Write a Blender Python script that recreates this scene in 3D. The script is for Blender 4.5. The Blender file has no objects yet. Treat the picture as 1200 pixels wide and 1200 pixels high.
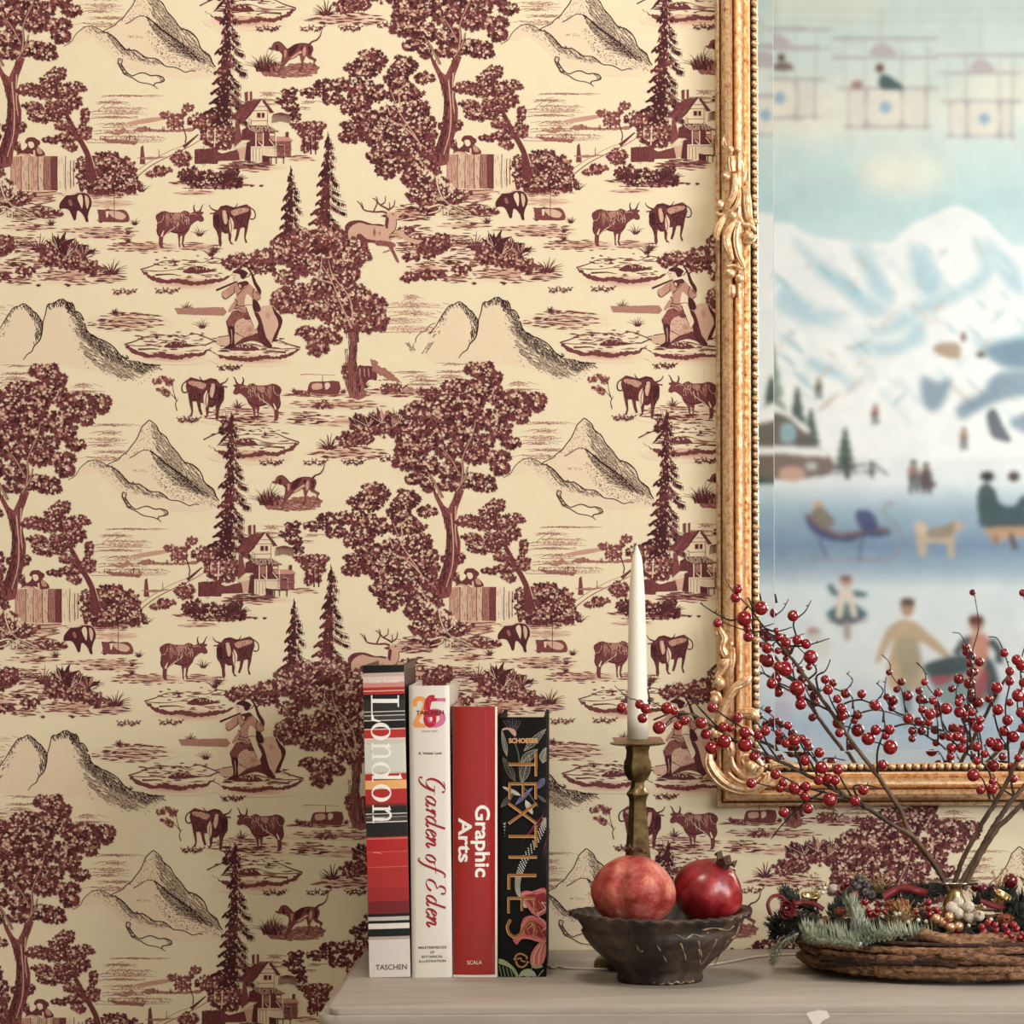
import bpy, bmesh, math, random
import numpy as np
from mathutils import Vector, Matrix, Quaternion
from mathutils.geometry import tessellate_polygon

R = math.radians
PI = math.pi
scene = bpy.context.scene
COL = scene.collection

# ------------------------------------------------------------------ camera
F_PX, PX0, PY0 = 3871.0, 690.0, 826.0
CAM_D = 3.87
TABLE_Z = 0.85
PITCH, ROLL = R(2.0), R(0.25)
CAM_Z = TABLE_Z + (1113 - 690) / 1000.0
cam_data = bpy.data.cameras.new('camera')
cam = bpy.data.objects.new('camera', cam_data)
COL.objects.link(cam)
cam.location = (0.09, -CAM_D, CAM_Z)
cam_rot = Matrix.Rotation(PI / 2 - PITCH, 3, 'X') @ Matrix.Rotation(-ROLL, 3, 'Z')
cam.rotation_euler = cam_rot.to_euler()
cam_data.sensor_width = 36
cam_data.lens = F_PX / 1200 * 36
cam_data.shift_x = -(PX0 - 600) / 1200
cam_data.shift_y = (PY0 - 600) / 1200
cam_data.clip_start = 0.05
cam_data.clip_end = 60
cam_data.dof.use_dof = True
cam_data.dof.focus_distance = 3.72
cam_data.dof.aperture_fstop = 116.0 / 11.0
scene.camera = cam
CP = Vector(cam.location)

def ray(px, py):
    return cam_rot @ Vector(((px - PX0) / F_PX, -(py - PY0) / F_PX, -1.0))

def P(px, py, d=0.0):
    """point seen at pixel px,py that stands d metres in front of the papered wall"""
    v = ray(px, py)
    t = (-d - CP.y) / v.y
    return CP + v * t

def PT(px, py, z=TABLE_Z):
    v = ray(px, py)
    t = (z - CP.z) / v.z
    return CP + v * t

def pxm(d=0.0):
    return (CAM_D - d) / F_PX      # metres per pixel at that distance

# ------------------------------------------------------------------ node helpers
def srgb(r, g, b):
    def f(c):
        c /= 255.0
        return c / 12.92 if c <= 0.04045 else ((c + 0.055) / 1.055) ** 2.4
    return (f(r), f(g), f(b), 1.0)

class NT:
    def __init__(self, name, rough=0.5, metal=0.0, spec=0.5, coat=0.0):
        self.m = bpy.data.materials.new(name)
        self.m.use_nodes = True
        self.t = self.m.node_tree
        self.b = self.t.nodes['Principled BSDF']
        self.b.inputs['Roughness'].default_value = rough
        self.b.inputs['Metallic'].default_value = metal
        self.b.inputs['Specular IOR Level'].default_value = spec
        self.b.inputs['Coat Weight'].default_value = coat
        self.b.inputs['Coat Roughness'].default_value = 0.08
    def n(self, typ, **kw):
        nd = self.t.nodes.new(typ)
        for k, v in kw.items():
            if k.startswith('i_'):
                key = k[2:].replace('_', ' ')
                nd.inputs[key].default_value = v
            else:
                setattr(nd, k, v)
        return nd
    def l(self, a, b):
        self.t.links.new(a, b)
    def noise(self, scale, detail=4, rough=0.55, vec=None, dist=0.0):
        nd = self.n('ShaderNodeTexNoise')
        nd.inputs['Scale'].default_value = scale
        nd.inputs['Detail'].default_value = detail
        nd.inputs['Roughness'].default_value = rough
        nd.inputs['Distortion'].default_value = dist
        self.l(vec if vec is not None else self.coord(), nd.inputs['Vector'])
        return nd.outputs['Fac']
    def coord(self, scale=None, kind='Object'):
        tc = self.n('ShaderNodeTexCoord')
        out = tc.outputs[kind]
        if scale:
            mp = self.n('ShaderNodeMapping')
            mp.inputs['Scale'].default_value = scale
            self.l(out, mp.inputs['Vector'])
            out = mp.outputs['Vector']
        return out
    def ramp(self, fac, stops, interp='LINEAR'):
        r = self.n('ShaderNodeValToRGB')
        r.color_ramp.interpolation = interp
        e = r.color_ramp.elements
        while len(e) < len(stops):
            e.new(0.5)
        for el, (p, c) in zip(e, stops):
            el.position = p
            el.color = c
        self.l(fac, r.inputs['Fac'])
        return r.outputs['Color']
    def mix(self, fac, a, b, mode='MIX'):
        mx = self.n('ShaderNodeMix', data_type='RGBA', blend_type=mode)
        for s, v in ((0, fac), (6, a), (7, b)):
            if isinstance(v, (int, float, tuple)):
                mx.inputs[s].default_value = v
            else:
                self.l(v, mx.inputs[s])
        return mx.outputs[2]
    def math(self, op, a, b=0.0):
        m = self.n('ShaderNodeMath', operation=op)
        for s, v in ((0, a), (1, b)):
            if isinstance(v, (int, float)):
                m.inputs[s].default_value = v
            else:
                self.l(v, m.inputs[s])
        return m.outputs[0]
    def color(self, c):
        if isinstance(c, tuple):
            self.b.inputs['Base Color'].default_value = c
        else:
            self.l(c, self.b.inputs['Base Color'])
    def bump(self, h, strength=0.3, dist=0.001):
        bp = self.n('ShaderNodeBump')
        bp.inputs['Strength'].default_value = strength
        bp.inputs['Distance'].default_value = dist
        self.l(h, bp.inputs['Height'])
        self.l(bp.outputs['Normal'], self.b.inputs['Normal'])
    def attr(self, name):
        a = self.n('ShaderNodeAttribute', attribute_name=name)
        return a

# ------------------------------------------------------------------ object helpers
def link(name, me, mat=None, parent=None):
    o = bpy.data.objects.new(name, me)
    COL.objects.link(o)
    if mat is not None and len(me.materials) == 0:
        me.materials.append(mat)
    if parent is not None:
        o.parent = parent
    return o

def obj(name, bm, mat=None, parent=None, smooth=True, loc=None):
    me = bpy.data.meshes.new(name)
    bm.normal_update()
    bm.to_mesh(me)
    bm.free()
    if smooth is True:
        me.shade_smooth()
    elif smooth == 'auto':
        me.shade_smooth()
        me.set_sharp_from_angle(angle=R(35))
    o = link(name, me, mat, parent)
    if loc is not None:
        o.location = loc
    return o

def thing(name, label, cat, loc=(0, 0, 0), rotz=0, group=None):
    o = bpy.data.objects.new(name, None)
    COL.objects.link(o)
    o.location = loc
    o.rotation_euler = (0, 0, rotz)
    o.empty_display_size = 0.02
    return tag(o, label, cat, group)

def tag(o, label, cat, group=None):
    o['label'] = label
    o['category'] = cat
    if group:
        o['group'] = group
    return o

def struct(o):
    o['kind'] = 'structure'
    return o

def box(bm, x0, x1, y0, y1, z0, z1):
    v = [bm.verts.new(p) for p in ((x0,y0,z0),(x1,y0,z0),(x1,y1,z0),(x0,y1,z0),(x0,y0,z1),(x1,y0,z1),(x1,y1,z1),(x0,y1,z1))]
    for f in ((0,3,2,1),(4,5,6,7),(0,1,5,4),(1,2,6,5),(2,3,7,6),(3,0,4,7)):
        bm.faces.new([v[i] for i in f])
    return v

def bevel(bm, w, seg=2):
    bmesh.ops.bevel(bm, geom=list(bm.edges), offset=w, segments=seg, affect='EDGES', profile=0.6)

def lathe(bm, prof, seg=48, cx=0, cy=0, close=False, fn=None):
    rings = []
    for (r, z) in prof:
        ring = []
        for k in range(seg):
            a = 2 * PI * k / seg
            rr, zz = r, z
            if fn:
                rr, zz = fn(r, z, a)
            ring.append(bm.verts.new((cx + rr * math.cos(a), cy + rr * math.sin(a), zz)))
        rings.append(ring)
    for i in range(len(rings) - 1):
        for k in range(seg):
            bm.faces.new((rings[i][k], rings[i][(k+1) % seg], rings[i+1][(k+1) % seg], rings[i+1][k]))
    if close:
        bm.faces.new(list(reversed(rings[0])))
        bm.faces.new(rings[-1])
    return rings

def catmull(pts, n=5, closed=False):
    pts = [Vector(p) for p in pts]
    if len(pts) < 3 and not closed:
        return pts
    out = []
    m = len(pts)
    rng = range(m) if closed else range(m - 1)
    for i in rng:
        if closed:
            p0, p1, p2, p3 = pts[(i-1) % m], pts[i], pts[(i+1) % m], pts[(i+2) % m]
        else:
            p1, p2 = pts[i], pts[i+1]
            p0 = pts[i-1] if i > 0 else p1 * 2 - p2
            p3 = pts[i+2] if i + 2 < m else p2 * 2 - p1
        for k in range(n):
            t = k / n
            out.append(0.5 * ((2*p1) + (p2-p0)*t + (2*p0-5*p1+4*p2-p3)*t*t + (3*p1-p0-3*p2+p3)*t*t*t))
    if not closed:
        out.append(pts[-1])
    return out

def tube(bm, pts, radii, seg=8, cap=True, jit=None, closed=False):
    """tapered tube along pts; radii is a number or a list as long as pts"""
    pts = [Vector(p) for p in pts]
    n = len(pts)
    if isinstance(radii, (int, float)):
        radii = [radii] * n
    rings = []
    ref = None
    for i, p in enumerate(pts):
        if closed:
            t = (pts[(i+1) % n] - pts[i-1])
        else:
            t = (pts[min(i+1, n-1)] - pts[max(i-1, 0)])
        if t.length < 1e-9:
            t = Vector((0, 0, 1))
        t.normalize()
        if ref is None:
            ref = t.orthogonal().normalized()
        ref = (ref - t * ref.dot(t))
        if ref.length < 1e-6:
            ref = t.orthogonal()
        ref.normalize()
        b = t.cross(ref)
        ring = []
        for k in range(seg):
            a = 2 * PI * k / seg
            rr = radii[i] * (1 if jit is None else 1 + random.uniform(-jit, jit))
            ring.append(bm.verts.new(p + ref * (math.cos(a) * rr) + b * (math.sin(a) * rr)))
        rings.append(ring)
    m = n if closed else n - 1
    for i in range(m):
        A, B = rings[i], rings[(i+1) % n]
        for k in range(seg):
            bm.faces.new((A[k], A[(k+1) % seg], B[(k+1) % seg], B[k]))
    if cap and not closed:
        bm.faces.new(list(reversed(rings[0])))
        bm.faces.new(rings[-1])
    return rings

def ball(bm, c, r, sx=1, sy=1, sz=1, u=12, v=8):
    res = bmesh.ops.create_uvsphere(bm, u_segments=u, v_segments=v, radius=r)
    for vt in res['verts']:
        vt.co = Vector((vt.co.x * sx, vt.co.y * sy, vt.co.z * sz)) + Vector(c)
    return res['verts']
# ------------------------------------------------------------------ toile print drawn as flat ink shapes in the plane of the wall
INK = []              # (points in wall metres x,z ; triangle list ; tone list ; layer)
RNG = random.Random(7)
LAYER = [0]
TA, TB = 0.5085, 0.5040           # repeat of the paper, metres

class Fr:
    """a drawing frame: origin and scale in photo pixels, (i, j) which repeat it was traced in"""
    def __init__(s, ox, oy, sc, i=0, j=0):
        s.ox, s.oy, s.sc, s.i, s.j = ox, oy, sc, i, j
    def w(s, x, y):
        p = P(s.ox + x / s.sc, s.oy + y / s.sc)
        return (p.x - s.i * TA, p.z + s.j * TB)

def up():
    LAYER[0] += 1

def _add(pts, tris, tones):
    INK.append((pts, tris, tones, LAYER[0]))

def poly(f, pts, tone, sm=0, rag=0.0):
    if sm:
        pts = [(p.x, p.y) for p in catmull([(x, y, 0) for x, y in pts], sm, True)]
    if rag:
        q = []
        for i, (x, y) in enumerate(pts):
            x2, y2 = pts[(i+1) % len(pts)]
            d = math.hypot(x2-x, y2-y)
            n = max(1, int(d / (2.0 * f.sc)))
            for k in range(n):
                t = k / n
                q.append((x+(x2-x)*t + RNG.uniform(-rag, rag)*f.sc, y+(y2-y)*t + RNG.uniform(-rag, rag)*f.sc))
        pts = q
    W = [f.w(x, y) for x, y in pts]
    tr = tessellate_polygon([[Vector((a, b, 0)) for a, b in W]])
    _add(W, [tuple(t) for t in tr], [tone] * len(W))

def blob(f, cx, cy, rx, ry, tone, n=18, rag=0.12, edge=None):
    """ellipse; edge gives a softer rim tone"""
    pts = [(cx, cy)]
    for k in range(n):
        a = 2 * PI * k / n
        q = 1 + RNG.uniform(-rag, rag)
        pts.append((cx + rx * q * math.cos(a), cy + ry * q * math.sin(a)))
    W = [f.w(x, y) for x, y in pts]
    _add(W, [(0, k + 1, (k + 1) % n + 1) for k in range(n)], [tone] + [tone if edge is None else edge] * n)

def line(f, pts, w0, w1=None, tone=1.0, sm=4, taper=True):
    """stroke; widths in photo pixels"""
    if w1 is None:
        w1 = w0
    if sm and len(pts) > 2:
        pts = [(p.x, p.y) for p in catmull([(x, y, 0) for x, y in pts], sm)]
    n = len(pts)
    L, Rr = [], []
    for i, (x, y) in enumerate(pts):
        a, b = pts[max(0, i-1)], pts[min(n-1, i+1)]
        dx, dy = b[0]-a[0], b[1]-a[1]
        d = math.hypot(dx, dy) or 1
        t = i / max(1, n-1)
        w = (w0 + (w1-w0)*t) * f.sc * 0.5
        L.append((x - dy/d*w, y + dx/d*w))
        Rr.append((x + dy/d*w, y - dx/d*w))
    W = [f.w(*p) for p in L + Rr]
    tr = []
    for i in range(n-1):
        tr += [(i, i+1, n+i+1), (i, n+i+1, n+i)]
    _add(W, tr, [tone] * len(W))

def inside(x, y, pg):
    c = False
    j = len(pg) - 1
    for i in range(len(pg)):
        xi, yi = pg[i]
        xj, yj = pg[j]
        if (yi > y) != (yj > y) and x < (xj-xi)*(y-yi)/(yj-yi) + xi:
            c = not c
        j = i
    return c

def bbox(pg):
    xs = [p[0] for p in pg]
    ys = [p[1] for p in pg]
    return min(xs), min(ys), max(xs), max(ys)

def hatch(f, pg, ang, gap, w, tone, seg=9, skip=0.15, wob=0.6):
    """engraved lines at ang degrees inside pg; gap, w, seg in photo px"""
    x0, y0, x1, y1 = bbox(pg)
    cx, cy = (x0+x1)/2, (y0+y1)/2
    rad = math.hypot(x1-x0, y1-y0)/2
    c, s = math.cos(R(ang)), math.sin(R(ang))
    g = gap * f.sc
    sl = seg * f.sc
    k = -rad
    while k < rad:
        t = -rad + RNG.uniform(0, sl)
        while t < rad:
            ln = sl * RNG.uniform(0.6, 1.3)
            mx, my = cx + c*(t+ln/2) - s*k, cy + s*(t+ln/2) + c*k
            if RNG.random() > skip and inside(mx, my, pg):
                wb = wob * f.sc
                line(f, [(cx + c*t - s*k, cy + s*t + c*k),
                         (mx + RNG.uniform(-wb, wb), my + RNG.uniform(-wb, wb)),
                         (cx + c*(t+ln) - s*k, cy + s*(t+ln) + c*k)], w*1.35, w*0.7, tone, sm=0)
            t += ln * 1.08
        k += g * RNG.uniform(0.85, 1.15)

def stipple(f, pg, n, size, tone, el=1.6):
    x0, y0, x1, y1 = bbox(pg)
    for _ in range(n):
        x, y = RNG.uniform(x0, x1), RNG.uniform(y0, y1)
        if inside(x, y, pg):
            r = size * f.sc * RNG.uniform(0.5, 1.1) * 0.5
            W = [f.w(x-r*el, y), f.w(x, y-r), f.w(x+r*el, y), f.w(x, y+r)]
            _add(W, [(0, 1, 2), (0, 2, 3)], [tone * RNG.uniform(0.8, 1.1)] * 4)

def strokes(f, x0, y0, x1, y1, n, tone=0.8, ln=14, w=1.5, slope=0.06):
    """loose horizontal pen strokes filling an ellipse"""
    cx, cy, rx, ry = (x0+x1)/2, (y0+y1)/2, (x1-x0)/2, (y1-y0)/2
    for _ in range(n):
        a, q = RNG.uniform(0, 2*PI), math.sqrt(RNG.random())
        x, y = cx + rx*q*math.cos(a)*0.85, cy + ry*q*math.sin(a)
        l = ln * f.sc * RNG.uniform(0.4, 1.2) * 0.5
        sg = RNG.uniform(-slope, slope) * l
        W = w * RNG.uniform(0.5, 1.3)
        t = tone * RNG.uniform(0.7, 1.2)
        h = W * f.sc * 0.5
        pts = [(x-l, y-sg), (x-l*0.4, y-h-sg*0.4), (x+l*0.3, y-h*0.8), (x+l, y+sg), (x+l*0.2, y+h), (x-l*0.5, y+h*0.7)]
        Wp = [f.w(*p) for p in pts]
        _add(Wp, [(0, 1, 5), (1, 2, 5), (2, 4, 5), (2, 3, 4)], [t] * 6)

def leafstar(f, x, y, r, tone, n=5, rot=None, inner=0.45):
    rot = RNG.uniform(0, 6.28) if rot is None else rot
    pts = [(x, y)]
    for k in range(2*n):
        q = r * (1 if k % 2 == 0 else inner) * RNG.uniform(0.8, 1.15)
        a = rot + PI * k / n
        pts.append((x + q*math.cos(a), y + q*math.sin(a)))
    W = [f.w(*p) for p in pts]
    m = 2*n
    _add(W, [(0, k+1, (k+1) % m + 1) for k in range(m)], [tone] * len(W))

def fan(f, x, y, r, ang, tone, n=5):
    """a spray of narrow leaves"""
    for k in range(n):
        a = ang + (k - (n-1)/2) * 0.42 + RNG.uniform(-.1, .1)
        l = r * RNG.uniform(0.75, 1.1)
        w = r * 0.13
        ex, ey = x + l*math.cos(a), y + l*math.sin(a)
        mx, my = x + l*.55*math.cos(a), y + l*.55*math.sin(a)
        W = [f.w(x, y), f.w(mx - w*math.sin(a), my + w*math.cos(a)), f.w(ex, ey), f.w(mx + w*math.sin(a), my - w*math.cos(a))]
        _add(W, [(0, 1, 2), (0, 2, 3)], [tone] * 4)

def foliage(f, els, tone=0.85, light=0.15, dens=1.0, leaf=3.0):
    s = f.sc
    for (cx, cy, rx, ry) in els:
        blob(f, cx, cy, rx*0.86, ry*0.84, tone*0.92, n=20, rag=0.14)
    for (cx, cy, rx, ry) in els:
        per = PI * (rx + ry) / s
        for k in range(int(per / 2.1 * dens)):
            a = RNG.uniform(0, 2*PI)
            q = RNG.uniform(0.78, 1.1)
            leafstar(f, cx + rx*q*math.cos(a), cy + ry*q*math.sin(a), leaf*s*RNG.uniform(0.7, 1.15),
                     tone*RNG.uniform(0.85, 1.15), n=5, inner=0.5)
    up()
    for (cx, cy, rx, ry) in els:
        ar = PI * rx * ry / s / s
        for k in range(int(ar / 20 * dens)):
            a, q = RNG.uniform(0, 2*PI), math.sqrt(RNG.random()) * 0.8
            leafstar(f, cx + rx*q*math.cos(a), cy + ry*q*math.sin(a), leaf*s*RNG.uniform(0.6, 1.0),
                     tone*RNG.choice((0.6, 0.8, 1.1, 1.22, 1.35)), inner=0.45)
    up()
    for (cx, cy, rx, ry) in els:
        ar = PI * rx * ry / s / s
        for k in range(int(ar / 30 * dens)):
            a, q = RNG.uniform(0, 2*PI), math.sqrt(RNG.random()) * 0.9
            fan(f, cx + rx*q*math.cos(a), cy + ry*q*math.sin(a), leaf*s*RNG.uniform(0.7, 1.3), RNG.uniform(0, 6.28), tone*1.38, n=3)
    up()
    for (cx, cy, rx, ry) in els:
        ar = PI * rx * ry / s / s
        for k in range(int(ar / 31 * dens) + 1):
            a, q = RNG.uniform(0, 2*PI), math.sqrt(RNG.random()) * 0.75
            x, y = cx + rx*q*math.cos(a) - rx*.05, cy + ry*q*math.sin(a) - ry*.12
            if RNG.random() < 0.6:
                fan(f, x, y, leaf*s*RNG.uniform(0.8, 1.5), RNG.uniform(-2.8, -0.3), light*RNG.uniform(0.6, 2.8), n=RNG.choice((3, 4, 5)))
            else:
                leafstar(f, x, y, leaf*s*RNG.uniform(0.35, 0.6), light*RNG.uniform(0.6, 2.5), n=4, inner=0.35)
    up()

def tuft(f, x, y, h, n=9, spread=1.0, tone=0.95, w=1.0):
    for k in range(n):
        t = (k + 0.5) / n * 2 - 1
        a = -PI/2 + t * spread + RNG.uniform(-.1, .1)
        l = h * f.sc * RNG.uniform(0.65, 1.05) * (1 - 0.25*abs(t))
        bx = x + t * h * f.sc * 0.12
        line(f, [(bx, y), (bx + math.cos(a)*l*.55, y + math.sin(a)*l*.6),
                 (bx + math.cos(a)*l*1.05 + t*l*.15, y + math.sin(a)*l*0.95 + abs(t)*l*.12)], w*1.3, w*0.25, tone*RNG.uniform(.85, 1.1), sm=2)

def sprig(f, x, y, w=24, flip=1):
    for k in range(7):
        t = k / 6 - 0.5
        px = x + t * w * f.sc * flip
        py = y + math.sin(k*1.9) * 1.2 * f.sc
        fan(f, px, py, 5.2*f.sc, PI/2 + t*1.2 + RNG.uniform(-.5, .5), 0.85*RNG.uniform(.8, 1.15), n=4)
        fan(f, px, py, 4*f.sc, -PI/2 + t*2 + RNG.uniform(-.4, .4), 0.8, n=2)
    line(f, [(x - w*.5*f.sc*flip, y), (x, y - f.sc), (x + w*.45*f.sc*flip, y), (x + w*.68*f.sc*flip, y - 2.5*f.sc)], 0.9, 0.4, 0.9)

def mound(f, cx, cy, w, h, flip=1):
    s = f.sc
    def q(a, b):
        return (cx + a*w*s*.5*flip, cy + b*h*s*.5)
    blob(f, cx, cy + h*s*.42, w*s*.46, h*s*.26, 0.42, n=20, rag=.1, edge=0)
    up()
    low = [q(-1, -.05), q(-.8, .28), q(-.5, .62), q(-.2, .5), q(.1, .72), q(.4, .55), q(.7, .5), q(.92, .1), q(.8, .36), q(.68, .72), q(.3, .92), q(0, .98), q(-.3, .8), q(-.55, .85), q(-.85, .5)]
    poly(f, low, 0.8, sm=2, rag=1.1)
    line(f, [q(-1, -.05), q(-.75, -.3), q(-.5, -.62), q(-.2, -.55)], 1.6, .5, 0.85)
    line(f, [q(.05, -.66), q(.25, -.5), q(.5, -.8), q(.8, -.5), q(1.0, -.2)], .6, 1.6, 0.85)
    line(f, [q(-.95, 0), q(-.6, .05), q(-.3, -.05), q(-.1, -.25), q(.1, -.35)], 1.0, .5, 0.7)
    line(f, [q(-.7, .3), q(-.4, .25), q(-.25, .3)], 2.2, .8, .85)
    up()
    strokes(f, cx - w*s*.45, cy - h*s*.4, cx + w*s*.45, cy + h*s*.34, 38, 0.75, ln=13, w=1.5)
    strokes(f, cx - w*s*.52, cy - h*s*.5, cx + w*s*.5, cy - h*s*.12, 22, 0.8, ln=9, w=1.6, slope=.3)
    poly(f, [q(-.15, .12), q(.02, -.22), q(.2, -.28), q(.38, -.1), q(.55, .05), q(.3, .16), q(.05, .2)], 0.85, sm=3, rag=.4)
    up()
    for k in range(16):
        fan(f, *q(RNG.uniform(0, .35), RNG.uniform(-.25, .02)), 2.2*s, RNG.uniform(-2.4, -.7), RNG.choice((.1, .15, 1.1)), n=3)
    tuft(f, *q(-.3, -.45), 6, n=6, spread=.5, tone=.9)
    tuft(f, *q(.66, -.6), 5, n=5, spread=.6, tone=.9)
    tuft(f, *q(.45, -.7), 5, n=5, spread=.5, tone=.9)
    up()

def pine(f, x, yt, yb, hw):
    """layered fir, dark on the left and open on the right"""
    s = f.sc
    H = (yb - yt)
    n = max(7, int(H / s / 11))
    line(f, [(x, yt - 3*s), (x, yt + H*.3), (x + s, yb)], 0.8, 5.5, 0.95, sm=0)
    poly(f, [(x + s, yt + H*.05), (x - hw*s*.12, yt + H*.3), (x - hw*s*.3, yt + H*.6), (x - hw*s*.5, yb), (x + 3*s, yb), (x + 2.5*s, yt + H*.5)], .98, rag=.8)
    for k in range(n):
        t0, t1 = k / n, (k + 1.45) / n
        y0, y1 = yt + H*t0, yt + H*min(t1, 1.04)
        wl = hw * s * (0.14 + 0.86*min(t1, 1)**1.25) * RNG.choice((.75, .95, 1.15))
        poly(f, [(x + 2*s, y0), (x - wl*.3, y0 + (y1-y0)*.35), (x - wl*.7, y0 + (y1-y0)*.62), (x - wl, y1 - s), (x - wl*.93, y1 + 1.5*s),
                 (x - wl*.72, y1 - 1.2*s), (x - wl*.55, y1 + 2*s), (x - wl*.35, y1 - .5*s), (x - wl*.15, y1 + 2*s), (x + 2*s, y1 + s)], RNG.choice((.9, 1.0, 1.12)), rag=.6)
        wr = hw * s * (0.2 + 0.8*min(t1, 1)**1.15) * RNG.choice((.6, .85, 1.1))
        dr = (y1 - y0) * RNG.uniform(.6, .95)
        line(f, [(x + s, y0), (x + wr*.4, y0 + dr*.55), (x + wr*.8, y0 + dr*.9), (x + wr*1.08, y0 + dr)], 0.7, 0.6, 1.1)
        m_ = 2 + int(wr / s / 5)
        for m in range(m_):
            u = (m + .6 + RNG.uniform(-.2, .2)) / m_
            bx, by = x + wr*u, y0 + dr*min(1, 1.25*u) + 2.5*s
            hgt = RNG.uniform(4, 8) * s
            poly(f, [(bx - 2.2*s, by - 1.5*s), (bx + 1.5*s, by), (bx + 2.6*s, by + hgt*.6), (bx + 1.1*s, by + hgt*.45), (bx + .4*s, by + hgt), (bx - .8*s, by + hgt*.5), (bx - 2.4*s, by + hgt*.75)], RNG.choice((.8, 1.0, 1.15)))
            line(f, [(bx + 3*s, by), (bx + 3.4*s, by + hgt*.7), (bx + 2*s, by + hgt)], .6, .4, 1.1)
        for m in range(2 + k // 2):
            fan(f, x - wl*RNG.uniform(.05, .6), y1 - RNG.uniform(0, .6)*(y1-y0), 3*s, PI/2 + RNG.uniform(-.2, .8), RNG.choice((.3, .5, 1.25)), n=3)
            fan(f, x + wr*RNG.uniform(.0, .35), y1 - RNG.uniform(0, .6)*(y1-y0), 4*s, PI/2 + RNG.uniform(-.8, .2), RNG.choice((.05, .1, .3)), n=2)

# frames traced from the photograph
Z1, Z2, Z3, Z4 = Fr(0, 0, 4), Fr(250, 0, 4), Fr(0, 250, 4), Fr(250, 250, 4)
N1, N2, N3, N4 = Fr(170, 220, 8.571), Fr(240, 300, 10), Fr(300, 20, 12), Fr(390, 220, 12)
N5, N6, N7, N8 = Fr(250, 95, 10), Fr(10, 150, 10), Fr(320, 150, 10), Fr(170, 420, 6.667)
M1, M2, M3, M4 = Fr(0, 330, 6), Fr(80, 480, 6, 0, 1), Fr(440, 400, 5.4545, 1, 1), Fr(320, 380, 6)
M5, M6, Z5 = Fr(480, 680, 6, 1, 1), Fr(0, 700, 6, 0, 1), Fr(500, 0, 3.529, 1, 0)

def fields(f, x0, y0, x1, y1, rows=4, tone=.42):
    for k in range(rows):
        y = y0 + (y1-y0)*(k+.5+RNG.uniform(-.3, .3))/rows
        h = (y1-y0)/rows*RNG.uniform(.22, .6)
        a, b = x0 + RNG.uniform(0, .35)*(x1-x0), x1 - RNG.uniform(0, .4)*(x1-x0)
        blob(f, (a+b)/2, y, (b-a)/2, h, .26, n=14, rag=.15, edge=0)
        pg = [(a, y-h*.4), ((a+b)/2, y-h), (b, y), ((a+b)/2, y+h)]
        stipple(f, pg, int((b-a)/f.sc*5), .9, tone*1.5, el=2)
        line(f, [(a, y+h*.7), ((a+b)/2, y+h*.4+RNG.uniform(-2, 2)*f.sc), (b, y+h*.8+RNG.uniform(-2, 2)*f.sc)], .6, .3, tone*1.6)
        for q in range(5):
            u = RNG.uniform(a, b)
            line(f, [(u, y - h*.6), (u + 12*f.sc*RNG.choice((-1, 1)), y + RNG.uniform(-1, 2)*f.sc)], .6, .3, tone*1.3, sm=0)
    up()

# distant farmland
fields(M2, 90, 90, 460, 370, 6)
fields(M2, 120, 830, 660, 1010, 5)
fields(M1, -20, 580, 240, 700, 3)
fields(M1, 440, 720, 760, 800, 2)
fields(Z4, 780, 380, 1090, 570, 5)
fields(M4, 860, 310, 1220, 450, 4)
fields(N5, 450, 130, 800, 320, 3)
fields(N5, 980, 230, 1230, 330, 2)
fields(M2, 100, 1020, 800, 1180, 4, .5)
line(M2, [(240, 940), (290, 900), (330, 870), (370, 865)], .7, .4, .6)
line(M2, [(290, 945), (340, 905), (390, 875)], .7, .4, .6)
poly(M2, [(430, 1030), (560, 1000), (690, 985), (740, 990), (640, 1020), (500, 1040)], .35, sm=3)
poly(M2, [(330, 1110), (420, 1060), (470, 1110), (430, 1090), (380, 1115)], .5)
poly(M2, [(480, 1075), (560, 1050), (640, 1075), (780, 1075), (930, 1060), (900, 1090), (700, 1095), (520, 1090)], .55, rag=.6)
poly(M2, [(240, 1130), (300, 1140), (420, 1150), (520, 1160), (500, 1180), (300, 1165)], .6, rag=.6)
up()
for x in (255, 290, 440, 460, 500, 570, 600, 690, 700, 750):
    line(M2, [(x, 1145 - (60 if x > 540 else 0)), (x, 1120 - (65 if x > 540 else 0))], 1.4, .7, .8, sm=0)
line(Z1, [(640, 830), (720, 770), (830, 715), (900, 680), (960, 640)], 1.4, .8, .6)
line(Z1, [(600, 830), (700, 760), (800, 705), (870, 680)], .7, .5, .6)
line(Z1, [(860, 690), (890, 665), (930, 630)], 4.5, 1.5, .85)
poly(Z1, [(655, 770), (660, 690), (672, 680), (682, 770)], .75)
line(Z1, [(745, 740), (745, 700)], 1, .6, .8, sm=0)
poly(Z1, [(640, 740), (700, 735), (800, 735), (700, 750)], .5, rag=.5)

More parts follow.
